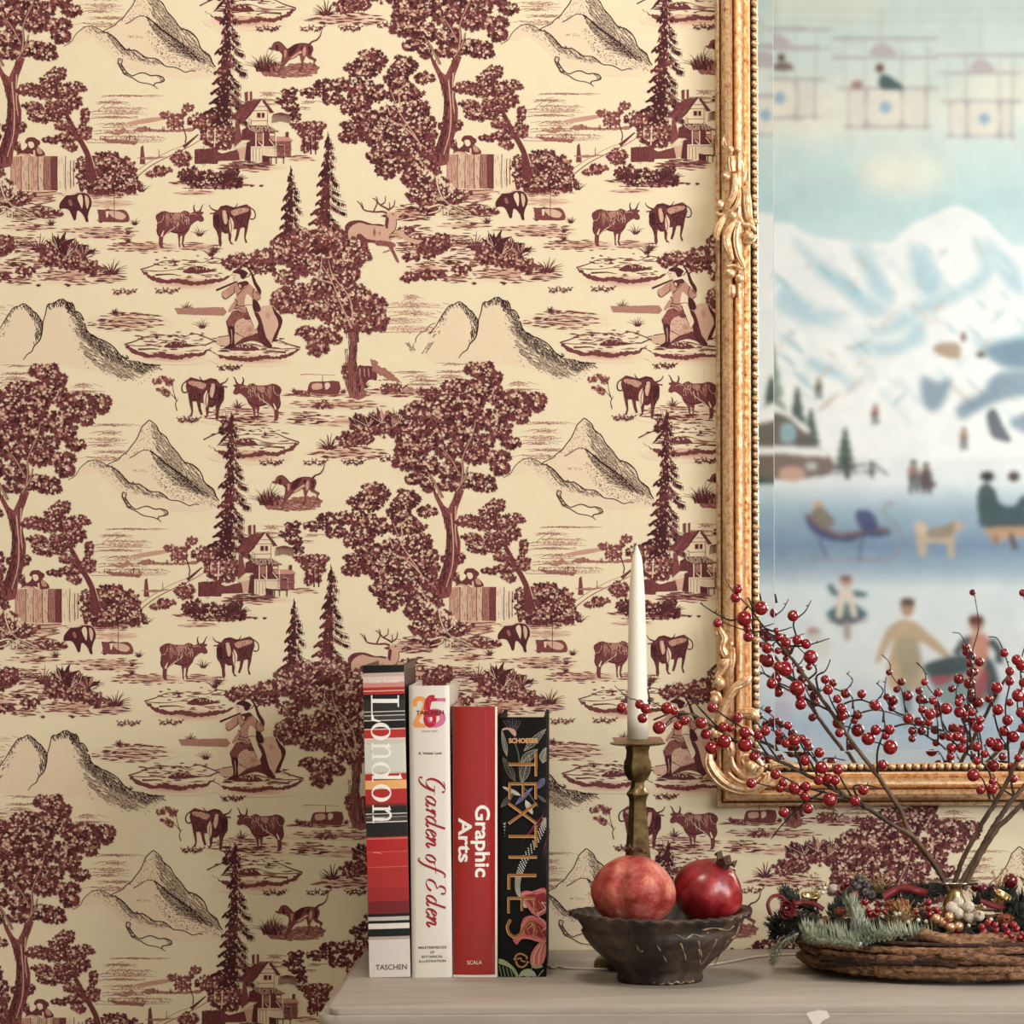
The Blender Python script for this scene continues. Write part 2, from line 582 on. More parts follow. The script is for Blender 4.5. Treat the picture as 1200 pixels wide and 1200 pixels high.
# ---- round mountain with a snowy foot
hump = [(0, 495), (40, 472), (60, 452), (78, 418), (110, 385), (150, 361), (190, 355), (240, 372), (270, 392)]
crest = [(270, 392), (300, 375), (355, 350), (375, 325), (415, 297), (440, 262), (480, 210), (505, 155), (520, 120), (550, 92), (570, 75), (600, 95), (625, 120), (640, 155), (690, 195), (720, 250), (770, 305), (800, 350), (830, 375), (870, 385), (915, 420), (940, 460), (955, 505), (985, 535), (1020, 560), (1040, 610), (1060, 640)]
ridge = [(270, 392), (320, 410), (360, 440), (400, 490), (440, 520), (500, 525), (540, 550), (580, 575), (640, 580), (680, 605), (715, 635), (770, 640), (810, 655), (850, 675), (890, 665), (920, 670)]
poly(M2, hump + crest[1:] + [(1080, 690), (920, 720), (760, 720), (600, 690), (400, 640), (300, 520), (200, 440), (90, 470)], 0.07)
up()
stipple(M2, [(570, 90), (520, 130), (480, 230), (400, 320), (460, 335), (540, 290), (600, 320), (650, 420), (780, 520), (930, 610), (620, 180)], 900, 1.0, 1.0)
stipple(M2, [(560, 380), (640, 400), (780, 500), (950, 600), (1060, 650), (1070, 690), (900, 660), (740, 620), (640, 540), (580, 440)], 1100, 1.1, 1.0)
stipple(M2, [(110, 390), (190, 360), (270, 395), (360, 450), (440, 530), (560, 590), (700, 640), (560, 620), (380, 560), (300, 480), (200, 420)], 900, 1.0, .95)
stipple(M2, [(450, 420), (540, 420), (560, 440), (460, 440)], 30, 1.0, .8)
face = [(575, 85), (600, 95), (640, 155), (690, 195), (720, 250), (770, 305), (830, 375), (915, 420), (955, 505), (1020, 560), (1060, 640), (1000, 625), (940, 590), (880, 540), (820, 495), (760, 450), (700, 400), (650, 340), (610, 260), (600, 190)]
hatch(M2, face, 50, 1.15, .62, 1.2, seg=8, skip=.06)
core = [(575, 288), (630, 330), (700, 390), (780, 445), (850, 500), (930, 575), (1040, 635), (940, 610), (850, 550), (770, 500), (690, 450), (620, 390)]
hatch(M2, core, 40, .9, .6, 1.25, seg=6, skip=.05)
hatch(M2, [(780, 480), (880, 500), (1000, 600), (900, 600), (760, 540), (700, 480)], 15, 1.5, .6, 1.15, seg=7, skip=.1)
up()
line(M2, core[:6] , 1.6, 1.0, 1.25)
line(M2, hump, .8, 1.1, 1.15)
line(M2, crest, 1.0, 1.4, 1.2)
line(M2, ridge, 1.3, 1.0, 1.2)
line(M2, [(430, 340), (470, 320), (520, 288), (560, 285), (600, 300)], 1.1, .7, 1.1)
hatch(M2, [(300, 395), (360, 430), (400, 480), (440, 512), (500, 520), (580, 570), (680, 600), (700, 630), (560, 610), (400, 550), (330, 470)], 48, 1.3, .6, 1.15, seg=5, skip=.15)
hatch(M2, [(150, 362), (200, 357), (250, 378), (300, 410), (250, 410), (190, 385)], 42, 1.3, .6, 1.1, seg=4, skip=.2)
line(M2, [(385, 580), (380, 610), (400, 650), (430, 690), (480, 715), (530, 745), (590, 755), (630, 770), (655, 790)], 1.3, .7, 1.1)
line(M2, [(385, 580), (410, 590), (404, 620), (425, 655), (450, 685), (480, 700), (520, 685), (560, 680), (610, 700), (650, 697), (690, 710), (702, 733), (680, 745), (640, 752), (630, 770)], 1.0, 1.3, 1.1)
hatch(M2, [(385, 580), (408, 592), (404, 620), (450, 690), (420, 690), (382, 620)], 20, 1.0, .5, 1.1, seg=3)
hatch(M2, [(640, 697), (690, 705), (702, 733), (660, 745), (680, 725)], 20, 1.0, .5, 1.1, seg=3)
up()

# ---- twin crags
tw = [(-70, 470), (-40, 380), (0, 330), (40, 262), (90, 190), (130, 175), (165, 155), (200, 175), (230, 205), (265, 235), (300, 290), (320, 230), (335, 165), (370, 155), (428, 125), (470, 145), (515, 160), (530, 210), (560, 220), (590, 270), (615, 350), (680, 395), (740, 420), (800, 460), (850, 520), (900, 540), (980, 540), (1020, 580), (1130, 590)]
poly(M1, tw + [(1130, 620), (1000, 680), (850, 690), (700, 640), (560, 600), (400, 590), (160, 590), (-60, 560)], .07)
up()
tf = [(430, 128), (470, 145), (515, 160), (530, 210), (560, 220), (590, 270), (615, 350), (680, 395), (740, 420), (800, 460), (850, 520), (900, 540), (980, 540), (1020, 580), (1130, 590), (1130, 620), (1000, 665), (900, 690), (780, 650), (680, 610), (610, 530), (560, 450), (540, 370), (520, 290), (480, 220), (440, 170)]
hatch(M1, tf, 32, 1.3, .62, 1.2, seg=7, skip=.1)
hatch(M1, [(440, 130), (515, 160), (535, 215), (565, 225), (600, 300), (620, 360), (740, 425), (850, 525), (980, 545), (1120, 595), (1000, 640), (880, 600), (760, 540), (640, 460), (570, 370), (530, 260), (480, 200)], 68, 1.2, .7, 1.25, seg=5, skip=.12)
hatch(M1, [(335, 165), (370, 155), (428, 125), (515, 160), (500, 230), (450, 170), (390, 180), (340, 205)], 85, 1.0, .8, 1.25, seg=4, skip=.15)
hatch(M1, [(150, 158), (200, 175), (265, 235), (300, 292), (295, 360), (270, 410), (225, 470), (240, 420), (250, 340), (230, 270), (190, 220)], 78, 1.0, .8, 1.25, seg=4, skip=.15)
hatch(M1, [(40, 262), (90, 190), (165, 158), (160, 195), (100, 215), (50, 290), (10, 330)], 80, 1.6, .8, 1.15, seg=4, skip=.4)
stipple(M1, [(-30, 360), (50, 260), (110, 200), (60, 320), (0, 440)], 90, 1.2, 1.1)
stipple(M1, [(480, 200), (540, 330), (560, 460), (640, 620), (600, 600), (540, 470), (490, 320)], 120, 1.2, 1.1)
stipple(M1, [(680, 600), (900, 690), (1120, 640), (1000, 720), (800, 700)], 120, 1.2, 1.1)
hatch(M4, [(930, 130), (990, 130), (1000, 180), (960, 190)], 55, 1.2, .6, 1.1, seg=3)
hatch(M4, [(1040, 210), (1100, 130), (1160, 110), (1090, 190)], -55, 1.6, .8, 1.1, seg=5, skip=.3)
hatch(M4, [(1090, 60), (1150, 30), (1170, 50), (1120, 90)], -55, 1.4, .8, 1.1, seg=4, skip=.3)
up()
line(M1, tw[1:11], 1.0, 1.3, 1.2)
line(M1, tw[10:], 1.1, 1.4, 1.25)
line(M1, [(300, 290), (296, 350), (280, 410), (240, 455), (225, 490), (190, 515), (165, 550)], 1.8, .8, 1.2)
line(M4, [(1000, 130), (1010, 90), (1040, 60), (1080, 40), (1100, 10), (1140, -10)], 1.0, .8, 1.1)
up()

# ---- ground, water and banks
def S(f, *a, **k):
    strokes(f, *a, **k)
for (x0, y0, x1, y1, n, t) in ((0, 262, 70, 272, 26, .8), (60, 264, 170, 276, 34, .7), (75, 272, 172, 281, 26, .85), (118, 282, 230, 297, 46, .8),
                               (0, 275, 60, 300, 40, .7), (20, 292, 110, 308, 60, .8), (0, 300, 60, 318, 50, .8), (30, 310, 150, 334, 80, .8), (0, 320, 45, 334, 30, .8),
                               (98, 366, 205, 388, 70, .8), (205, 284, 262, 294, 20, .7), (190, 208, 300, 222, 46, .8), (200, 222, 260, 230, 10, .6),
                               (245, 190, 345, 202, 30, .8), (335, 182, 372, 190, 10, .7), (60, 222, 168, 234, 30, .75), (20, 225, 70, 240, 30, .7),
                               (232, 476, 345, 500, 70, .75), (318, 458, 462, 466, 40, .75), (330, 468, 462, 480, 46, .75), (320, 482, 394, 498, 46, .75), (350, 488, 470, 500, 20, .5),
                               (352, 522, 462, 540, 60, .8), (10, 282, 60, 296, 40, .95), (60, 286, 120, 304, 46, .95), (100, 318, 150, 332, 30, .95), (0, 306, 40, 316, 20, .95), (100, 376, 200, 386, 34, .95), (240, 484, 345, 498, 40, .95), (330, 486, 390, 497, 24, .95), (0, 238, 70, 262, 60, .9), (455, 238, 510, 262, 50, .9), (470, 262, 512, 300, 50, .95), (440, 268, 512, 285, 40, .75), (460, 278, 530, 300, 70, .8), (472, 305, 532, 328, 50, .8), (405, 455, 530, 466, 50, .8),
                               (100, 232, 162, 245, 16, .35)):
    fr = Fr(0, 0, 1)
    blob(fr, (x0+x1)/2, (y0+y1)/2, (x1-x0)/2, (y1-y0)/2, .38, n=20, rag=.1, edge=0)
    S(fr, x0, y0, x1, y1, int(n*1.15), t)
up()
F0 = Fr(0, 0, 1)
mound(N1, 450, 830, 116, 36)
mound(Z3, 800, 618, 108, 34)
mound(N2, 560, 1080, 112, 32, -1)
mound(N8, 830, 660, 112, 36, -1)
for a in ((196, 340), (269, 430), (221, 491), (318, 541), (146, 341), (370, 541), (414, 541), (457, 537), (180, 445)):
    if a[0] != 180:
        sprig(F0, *a)
sprig(F0, 187, 348-5+505-500-0+100, 4) if False else None
for (x, y, h) in ((219, 363, 12), (237, 385, 15), (234, 277, 14), (247, 300, 15), (251, 296, 12), (279, 479, 13), (264, 498, 18), (60, 264, 12), (158, 264, 10), (135, 368, 8), (150, 275, 9), (45, 336, 5), (80, 336, 5), (428, 455, 10), (166, 225, 16), (160, 222, 14), (118, 261, 7), (345, 460, 7), (372, 478, 9), (402, 461, 7), (150, 296-12, 8), (232, 225-4, 6), (295, 219, 5), (306, 219, 4)):
    tuft(F0, x, y, h)
tuft(F0, 131, 322, 21, n=17, spread=1.35, w=1.3)
tuft(F0, 386, 527, 21, n=17, spread=1.35, w=1.3)
tuft(F0, 46, 296, 28, n=7, spread=.75, w=1.5)
tuft(F0, 465, 497, 24, n=7, spread=.6, w=1.3)
poly(F0, [(205, 361), (262, 360), (266, 366), (262, 370), (208, 368)], .5, rag=.3)
up()
# leafy weeds on the near bank
foliage(F0, [(108, 314, 10, 8), (92, 310, 12, 8), (78, 306, 14, 9), (60, 300, 14, 12), (85, 298, 16, 10), (7, 285, 12, 9), (-8, 295, 12, 10), (30, 318, 10, 5)], .85, dens=.9)
foliage(F0, [(408, 515, 12, 9), (424, 510, 14, 10), (440, 500, 14, 12), (455, 498, 14, 14), (420, 495, 10, 10)], .8, dens=.9)
for (x, y, r) in ((68, 292, 24), (88, 296, 20), (100, 300, 15), (78, 300, 18), (418, 500, 17), (432, 500, 20), (448, 496, 22), (460, 500, 16)):
    for k in range(7):
        a = -PI/2 + (k-3)*.34 + RNG.uniform(-.1, .1)
        l = r*RNG.uniform(.7, 1.05)
        ex, ey = x + l*math.cos(a), y + l*math.sin(a)
        nx, ny = -math.sin(a)*l*.15, math.cos(a)*l*.15
        poly(F0, [(x, y), (x+(ex-x)*.5+nx, y+(ey-y)*.5+ny), (ex, ey), (x+(ex-x)*.5-nx, y+(ey-y)*.5-ny)], RNG.choice((.45, .8, 1.0, 1.1)), rag=.5)
        line(F0, [(x, y), (ex, ey)], .7, .3, RNG.choice((.1, 1.2)), sm=0)
line(F0, [(98, 303), (106, 295), (111, 296), (104, 302), (96, 303)], 1, .6, 1)
up()
# log-strewn bank below the stag
foliage(F0, [(475, 271, 9, 6), (488, 282, 10, 6), (512, 288, 12, 9), (482, 301, 10, 5), (505, 322, 16, 6), (480, 325, 10, 5)], .85, dens=.8)
poly(F0, [(463, 272), (468, 269), (482, 280), (496, 282), (490, 286), (478, 284)], .3, rag=.3)

# bushes behind and beside the paddock
foliage(Z1, [(430, 790, 80, 60), (500, 760, 70, 50), (580, 790, 60, 50), (470, 860, 90, 50), (560, 860, 90, 50), (400, 850, 40, 50), (620, 870, 40, 30)], .88, dens=1.0)
foliage(Z1, [(850, 745, 45, 34), (760, 800, 45, 20), (720, 815, 30, 12)], .8)
foliage(Z1, [(900, 820, 60, 34), (1000, 840, 90, 40), (940, 850, 80, 30), (1080, 850, 60, 34), (1090, 800, 30, 26)], .95, dens=.9)
for (x, y) in ((222, 212), (232, 213), (268, 210), (276, 214), (262, 216)):
    tuft(F0, x, y, 17, n=9, spread=1.2, tone=1.05, w=1.5)
poly(Z1, [(912, 700), (1022, 695), (1022, 768), (912, 768)], .8, rag=.3)
hatch(Z1, [(912, 700), (1022, 695), (1022, 768), (912, 768)], 90, 1.6, .5, 1.1, seg=8)
foliage(Z1, [(950, 570, 55, 40), (1030, 590, 60, 50), (1000, 640, 60, 40), (1060, 640, 40, 40), (900, 570, 20, 16), (1030, 680, 50, 20)], .8, light=.12, dens=1.1)
line(Z1, [(965, 600), (965, 680)], 1.2, 1.2, 1.0, sm=0)
line(Z1, [(1010, 600), (1005, 690)], 1.4, 1.4, .1, sm=0)
foliage(Z1, [(780, 540, 34, 16), (820, 580, 36, 24), (885, 505, 22, 18), (860, 530, 12, 14), (830, 550, 24, 14)], .7, dens=.9, leaf=2.5)
line(Z1, [(868, 670), (872, 640), (858, 590), (862, 540), (880, 505)], 1.5, .7, .95)
line(Z1, [(858, 600), (830, 565), (800, 545)], .9, .5, .95)

# ---- tall firs
pine(Z1, 1070, -95, 560, 27)
pine(N7, 205, 470, 1470, 20)
pine(N7, 640, 70, 1420, 26)
foliage(N8, [(650, 530, 40, 40), (620, 560, 34, 26)], 1.0, dens=.7)
poly(N8, [(672, 420), (680, 480), (684, 560), (620, 640), (560, 690), (600, 630), (650, 580), (600, 560), (650, 520)], 1.05, rag=.4)

# ---- cottage
poly(N5, [(200, 440), (300, 330), (400, 235), (575, 210), (430, 400), (385, 460), (350, 450), (290, 450)], .72)
poly(N5, [(0, 790), (100, 850), (280, 800), (320, 930), (100, 935), (0, 950)], .8, rag=.3)
poly(N5, [(262, 470), (300, 470), (340, 690), (250, 770), (245, 730)], .72)
poly(N5, [(340, 570), (400, 540), (720, 600), (725, 770), (440, 770), (430, 690), (330, 690)], .88)
poly(N5, [(430, 440), (575, 230), (640, 330), (655, 380), (650, 520), (440, 520)], .07)
up()
poly(N5, [(575, 208), (602, 225), (715, 370), (665, 375), (620, 300), (575, 245)], .85)
line(N5, [(575, 225), (430, 425), (385, 462)], 1.6, 1.6, .05, sm=0)
line(N5, [(575, 208), (425, 400), (380, 455)], .6, .6, 1.1, sm=0)
hatch(N5, [(200, 440), (300, 330), (400, 235), (575, 210), (430, 400), (385, 460)], 128, 1.5, .6, 1.0, seg=7)
poly(N5, [(505, 368), (605, 368), (605, 438), (505, 438)], .3)
poly(N5, [(515, 375), (552, 375), (552, 428), (515, 428)], 1.05)
poly(N5, [(570, 375), (600, 375), (600, 428), (570, 428)], 1.05)
for (a, b, c, d) in ((520, 300, 620, 300), (470, 350, 640, 345), (450, 470, 640, 465), (635, 340, 635, 520), (445, 450, 445, 520)):
    line(N5, [(a, b), (c, d)], .7, .7, .8, sm=0)
poly(N5, [(380, 522), (645, 520), (775, 595), (455, 602)], .95)
hatch(N5, [(380, 522), (645, 520), (775, 595), (455, 602)], 55, 1.3, .6, .2, seg=2, skip=.1)
poly(N5, [(440, 780), (580, 780), (580, 945), (440, 945)], .07)
poly(N5, [(595, 785), (725, 785), (725, 868), (595, 862)], .14)
for x in (465, 500, 540):
    line(N5, [(x, 790), (x, 940)], .6, .6, .9, sm=0)
poly(N5, [(700, 700), (912, 700), (912, 885), (750, 885), (750, 730)], .62)
poly(N5, [(655, 652), (880, 650), (940, 702), (700, 708)], .4)
up()
for (x, a, b) in ((500, 605, 770), (585, 605, 870), (735, 600, 890)):
    line(N5, [(x, a), (x, b)], 1.3, 1.3, .07, sm=0)
line(N5, [(440, 772), (725, 772)], 1.2, 1.2, .07, sm=0)
line(N5, [(655, 680), (720, 765)], 1.0, 1.0, .07, sm=0)
line(N5, [(530, 715), (580, 765)], 1.0, 1.0, .07, sm=0)
poly(N5, [(515, 615), (575, 615), (575, 705), (515, 705)], .55)
poly(N5, [(660, 615), (715, 615), (715, 645), (660, 645)], .1)
poly(N5, [(400, 705), (440, 718), (440, 940), (370, 930), (385, 780)], .95)
poly(N5, [(230, 790), (300, 745), (420, 705), (360, 750), (290, 795)], .15)
poly(N5, [(290, 800), (385, 770), (370, 900), (310, 930)], .3)
poly(N5, [(575, 870), (660, 885), (665, 970), (580, 960)], .95)
poly(N5, [(660, 882), (845, 888), (845, 900), (660, 896)], .9)
for x in (680, 740, 825):
    line(N5, [(x, 895), (x, 970)], 1.2, 1.2, .9, sm=0)
line(N5, [(765, 750), (835, 750), (835, 880)], .7, .7, .1, sm=0)
poly(N5, [(765, 755), (825, 755), (825, 775), (765, 775)], 1)
poly(N5, [(370, 135), (405, 120), (405, 235), (375, 240)], .8)
poly(N5, [(430, 125), (455, 120), (457, 220), (432, 235)], .8)
poly(N5, [(405, 130), (430, 130), (430, 235), (405, 235)], .2)
poly(N5, [(848, 600), (885, 595), (885, 660), (848, 660)], .85)
hatch(N5, [(700, 705), (912, 705), (912, 885), (750, 885)], 0, 1.4, .5, .9, seg=3)
up()
strokes(N5, 100, 940, 780, 1030, 40, .85, ln=14, w=1.4)
# trees beside the cottage
foliage(N5, [(850, 150, 50, 50), (930, 120, 50, 45), (900, 220, 70, 60), (790, 230, 60, 30), (870, 300, 70, 50), (950, 330, 60, 60), (960, 420, 70, 40)], .95, dens=.9, leaf=2.6)
foliage(N5, [(1000, 520, 90, 40), (1120, 520, 90, 60), (1240, 540, 80, 50), (1080, 610, 90, 50), (1200, 640, 80, 50), (1100, 720, 70, 40), (1180, 760, 70, 40), (1080, 790, 50, 40)], .8, light=.12, dens=1.0, leaf=2.6)
for (x, a, b) in ((1060, 640, 850), (1140, 640, 860), (1195, 620, 860)):
    line(N5, [(x, a), (x+5, b)], 1.3, 1.6, 1.05, sm=0)
for k in range(26):
    x = 700 + k * 7.5
    line(N5, [(800, 400), (x, 370 + abs(x-790)*.25), (x + (x-790)*.2, 470 + abs(x-790)*.3)], .6, .5, .8)
up()

# ---- boy leaning on the paddock fence
for k, (a, b, t) in enumerate(((20, 150, .35), (155, 240, .25), (250, 345, .32), (350, 415, .25), (418, 500, .55), (500, 570, .8), (575, 668, .08), (685, 725, .1), (730, 765, .12))):
    y0 = 330 if k < 7 else 380
    poly(N6, [(a, y0 + RNG.uniform(-6, 6)), (b, y0 + RNG.uniform(-6, 6)), (b, 735 - (20 if k > 5 else 0)), (a, 730 - (20 if k > 5 else 0))], t)
    up()
    line(N6, [(b+2, y0), (b-2, 530), (b+2, 730)], .9, .9, 1.05, sm=0)
    hatch(N6, [(a+5, y0), (b-5, y0), (b-5, 725), (a+5, 725)], 88, 2.4, .5, .9 if t > .2 else .5, seg=7, skip=.45)
poly(N6, [(80, 735), (560, 740), (600, 770), (480, 800), (300, 810), (200, 780)], .3, rag=.4)
line(N6, [(120, 745), (330, 760), (560, 745)], 1, 1, .9)
line(N6, [(230, 810), (400, 800), (520, 790)], 1.2, 1, .9)
poly(N6, [(640, 740), (760, 690), (820, 650), (830, 700), (790, 760), (650, 800)], .08, rag=.4)
up()
poly(N6, [(90, 318), (150, 270), (205, 235), (222, 190), (190, 170), (215, 120), (260, 108), (310, 112), (330, 130), (370, 155), (368, 195), (345, 215), (400, 260), (430, 320), (330, 335), (250, 300)], .85, sm=2)
up()
poly(N6, [(228, 172), (260, 158), (292, 172), (300, 215), (270, 238), (245, 225)], .08, sm=2)
poly(N6, [(340, 225), (380, 250), (400, 300), (350, 300), (330, 260)], .4, sm=2)
poly(N6, [(90, 320), (150, 295), (230, 310), (270, 345), (230, 340), (160, 318)], .3, sm=2)
line(N6, [(90, 320), (150, 292), (230, 306), (275, 345)], .7, .7, 1.05)
poly(N6, [(290, 260), (310, 260), (315, 330), (290, 340)], .2)
up()

# grazing cow, lying cow
poly(N6, [(600, 950), (598, 890), (640, 830), (680, 792), (760, 785), (840, 760), (920, 770), (968, 830), (975, 900), (950, 960), (930, 1040), (938, 1100), (905, 1095), (888, 1040), (840, 980), (805, 975), (792, 1070), (765, 1080), (748, 1040), (720, 980), (690, 950), (640, 945)], 1.0, sm=2)
poly(Z1, [(458, 985), (490, 985), (510, 980), (540, 985), (580, 983), (602, 1005), (604, 1040), (540, 1042), (468, 1038), (462, 1010)], .72, sm=2)
up()
poly(N6, [(808, 810), (840, 778), (866, 800), (872, 870), (862, 945), (840, 900), (820, 860)], .12, sm=2)
poly(N6, [(895, 790), (930, 810), (945, 870), (925, 950), (905, 900)], .25, sm=2)
poly(N6, [(700, 850), (730, 840), (750, 900), (720, 910)], .6, sm=2)
poly(Z1, [(510, 990), (560, 992), (590, 1010), (575, 1030), (530, 1020)], .25, sm=2)
poly(Z1, [(495, 990), (512, 990), (505, 1020), (498, 1018)], .1)
line(Z1, [(455, 983), (480, 985), (500, 982), (512, 975)], .9, .6, 1.1)
line(Z1, [(536, 1040), (536, 900)], .7, .7, 1.0, sm=0)
up()

# cow and bull, and the same pair turned round
cow = [(105, 300), (120, 265), (160, 240), (200, 232), (250, 248), (350, 252), (395, 228), (430, 238), (455, 258), (488, 240), (512, 236), (545, 233), (590, 245), (585, 262), (568, 268), (592, 310), (590, 335), (560, 345), (530, 330), (500, 345), (460, 380), (440, 430), (400, 480), (385, 560), (405, 602), (378, 600), (368, 560), (374, 482), (354, 490), (350, 560), (358, 602), (338, 596), (335, 520), (325, 460), (260, 440), (215, 470), (182, 510), (178, 580), (190, 612), (150, 606), (136, 560), (140, 490), (114, 430), (120, 390), (125, 350)]
bull = [(680, 300), (685, 262), (650, 268), (655, 252), (690, 250), (730, 222), (760, 185), (820, 172), (870, 190), (900, 200), (960, 180), (1020, 165), (1060, 195), (1068, 260), (1045, 330), (1030, 420), (1010, 500), (1028, 552), (1008, 556), (994, 500), (1000, 400), (960, 400), (938, 490), (918, 542), (898, 530), (915, 470), (920, 415), (880, 420), (868, 480), (862, 540), (892, 572), (858, 566), (838, 520), (835, 460), (800, 462), (770, 440), (766, 500), (772, 560), (756, 602), (738, 560), (735, 480), (716, 430), (688, 380)]
def pair(f, tx, kind):
    def g(pts):
        return [tx(*p) for p in pts]
    if kind == 0:
        poly(f, g(cow), .8)
        line(f, g([(500, 238), (490, 210), (490, 185), (500, 168)]), 2.2, .6, 1.0)
        line(f, g([(545, 236), (560, 220), (570, 190), (590, 163)]), 2.2, .6, 1.0)
        up()
        line(f, g([(182, 500), (240, 440), (300, 400), (345, 360)]), 1.0, .5, .12)
        line(f, g([(165, 490), (178, 455), (188, 430)]), 2.2, .8, .05)
        poly(f, g([(285, 262), (350, 262), (345, 300), (300, 330), (280, 300)]), .5, sm=2)
        poly(f, g([(210, 255), (240, 262), (250, 320), (225, 400), (205, 330)]), .6, sm=2)
        for (a, b, c) in ((365, 262, 375), (390, 272, 400), (412, 290, 420), (430, 290, 442), (300, 340, 290), (340, 330, 330)):
            line(f, g([(a, b), (c, b+45), (c-6, b+85)]), .7, .4, .2)
        line(f, g([(440, 270), (470, 265), (500, 262), (520, 280)]), 1.0, .5, .35)
        line(f, g([(120, 420), (125, 460), (140, 490)]), 1.6, .8, 1.15)
        line(f, g([(260, 440), (330, 456), (400, 440), (445, 400)]), 1.6, .8, 1.1)
        line(f, g([(130, 350), (160, 345), (185, 300), (190, 260)]), .6, .5, .2)
        hatch(f, g([(110, 300), (160, 245), (200, 240), (210, 400), (150, 480), (120, 400)]), 80, 1.8, .5, 1.15, seg=5, skip=.35)
        hatch(f, g([(260, 400), (330, 440), (430, 400), (450, 300), (400, 240), (330, 300)]), 70, 1.8, .5, 1.15, seg=4, skip=.45)
        hatch(f, g([(210, 250), (350, 255), (420, 240), (440, 340), (300, 380), (220, 330)]), 60, 2.2, .6, .35, seg=4, skip=.45)
    else:
        poly(f, g(bull), .88)
        line(f, g([(720, 232), (680, 218), (655, 195), (644, 168)]), 2.0, .6, 1.05)
        line(f, g([(860, 215), (900, 200), (920, 180), (932, 155)]), 2.0, .6, 1.05)
        line(f, g([(1058, 200), (1095, 230), (1108, 270), (1100, 305), (1075, 316), (1055, 308)]), 1.3, 1.5, 1.0)
        up()
        poly(f, g([(775, 235), (812, 232), (826, 300), (832, 345), (805, 372), (788, 330)]), .3, sm=2)
        poly(f, g([(850, 290), (890, 350), (884, 430), (862, 470), (846, 400)]), .12, sm=2)
        poly(f, g([(862, 235), (960, 205), (1040, 205), (1030, 240), (960, 262), (900, 285)]), .35, sm=2)
        stipple(f, g([(862, 225), (960, 195), (1050, 205), (1020, 280), (900, 300)]), 90, .9, .9)
        line(f, g([(760, 200), (800, 190), (850, 200), (880, 210)]), 1.6, .8, 1.1)
        line(f, g([(765, 375), (800, 385), (830, 375)]), 1.5, .8, 1.15)
        line(f, g([(762, 380), (800, 440), (835, 440)]), 1.5, .9, 1.15)
        for (a, b) in ((765, 250), (815, 250)):
            line(f, g([(a, b), (a+8, b+6)]), 2, 1, 1.15, sm=0)
        poly(f, g([(690, 290), (730, 260), (750, 330), (740, 400), (700, 370)]), 1.08, sm=2)
        hatch(f, g([(690, 280), (750, 260), (770, 440), (720, 430)]), 70, 1.5, .5, 1.25, seg=4, skip=.3)
        hatch(f, g([(900, 280), (1050, 240), (1040, 400), (920, 410)]), 80, 1.5, .6, 1.25, seg=4, skip=.3)
        line(f, g([(770, 240), (760, 300), (785, 360), (800, 375), (825, 360), (835, 300), (820, 240)]), .9, .9, 1.25)
        line(f, g([(800, 250), (806, 350)]), .9, .5, .1, sm=0)
        line(f, g([(690, 300), (688, 380), (720, 435), (740, 500)]), 1.0, .8, 1.25)
        line(f, g([(846, 290), (870, 400), (850, 480)]), .9, .8, 1.2)
    up()
pair(N1, lambda x, y: (x, y), 0)
pair(N1, lambda x, y: (x, y), 1)
kx = 6.667 / 8.571
pair(N8, lambda x, y: (1150 - x*kx*1.0, y*kx*1.02 + 16), 1)
pair(N8, lambda x, y: (1150 - x*kx*1.0, y*kx*1.02 + 16), 0) if False else None
pair(N8, lambda x, y: (1150 - x*kx*1.0 , y*kx*1.0 + 16), 0)

# sapling
foliage(N8, [(90, 185, 34, 22), (140, 165, 34, 22), (195, 185, 34, 26), (130, 250, 34, 18), (160, 275, 30, 24)], .7, dens=.8, leaf=2.4)
line(N8, [(250, 410), (238, 360), (245, 330), (215, 290), (190, 270)], 1.2, .6, 1.0)
line(N8, [(245, 330), (225, 270), (215, 220), (190, 185)], 1.0, .5, 1.0)
line(N8, [(245, 340), (260, 310)], .8, .5, 1.0, sm=0)

# lying cow and standing cow by the oak
poly(M4, [(250, 480), (245, 450), (260, 410), (300, 402), (370, 402), (465, 402), (462, 490), (350, 492)], .78, sm=2)
poly(M4, [(590, 300), (640, 293), (700, 296), (730, 340), (728, 395), (700, 390), (670, 395), (650, 430), (640, 470), (628, 470), (625, 410), (605, 405), (605, 470), (590, 470)], .85, sm=2)
up()
poly(M4, [(275, 420), (340, 415), (350, 450), (280, 460)], .3, sm=2)
poly(M4, [(365, 415), (395, 412), (400, 440), (370, 460)], .15, sm=2)
line(M4, [(348, 485), (348, 355)], .8, .8, 1.0, sm=0)
line(M4, [(190, 355), (260, 352), (440, 358)], 1.2, .6, .45)
for x in (610, 640, 670):
    line(M4, [(x, 310), (x+4, 370)], 1, .5, .3, sm=0)
poly(M4, [(680, 245), (700, 250), (735, 262), (735, 290), (790, 310), (850, 360), (910, 415), (840, 400), (740, 395), (800, 380), (740, 350), (700, 320), (690, 290)], .55, rag=1.0)
foliage(M4, [(800, 450, 50, 30), (870, 450, 40, 30), (930, 460, 50, 26), (1050, 470, 50, 20), (1130, 470, 60, 24), (200, 485, 50, 12), (360, 565, 50, 24)], .8, dens=.9, leaf=2.4)
for k in range(6):
    line(M4, [(900 + k*18, 480), (940 + k*18, 440)], .9, .4, .12, sm=0)

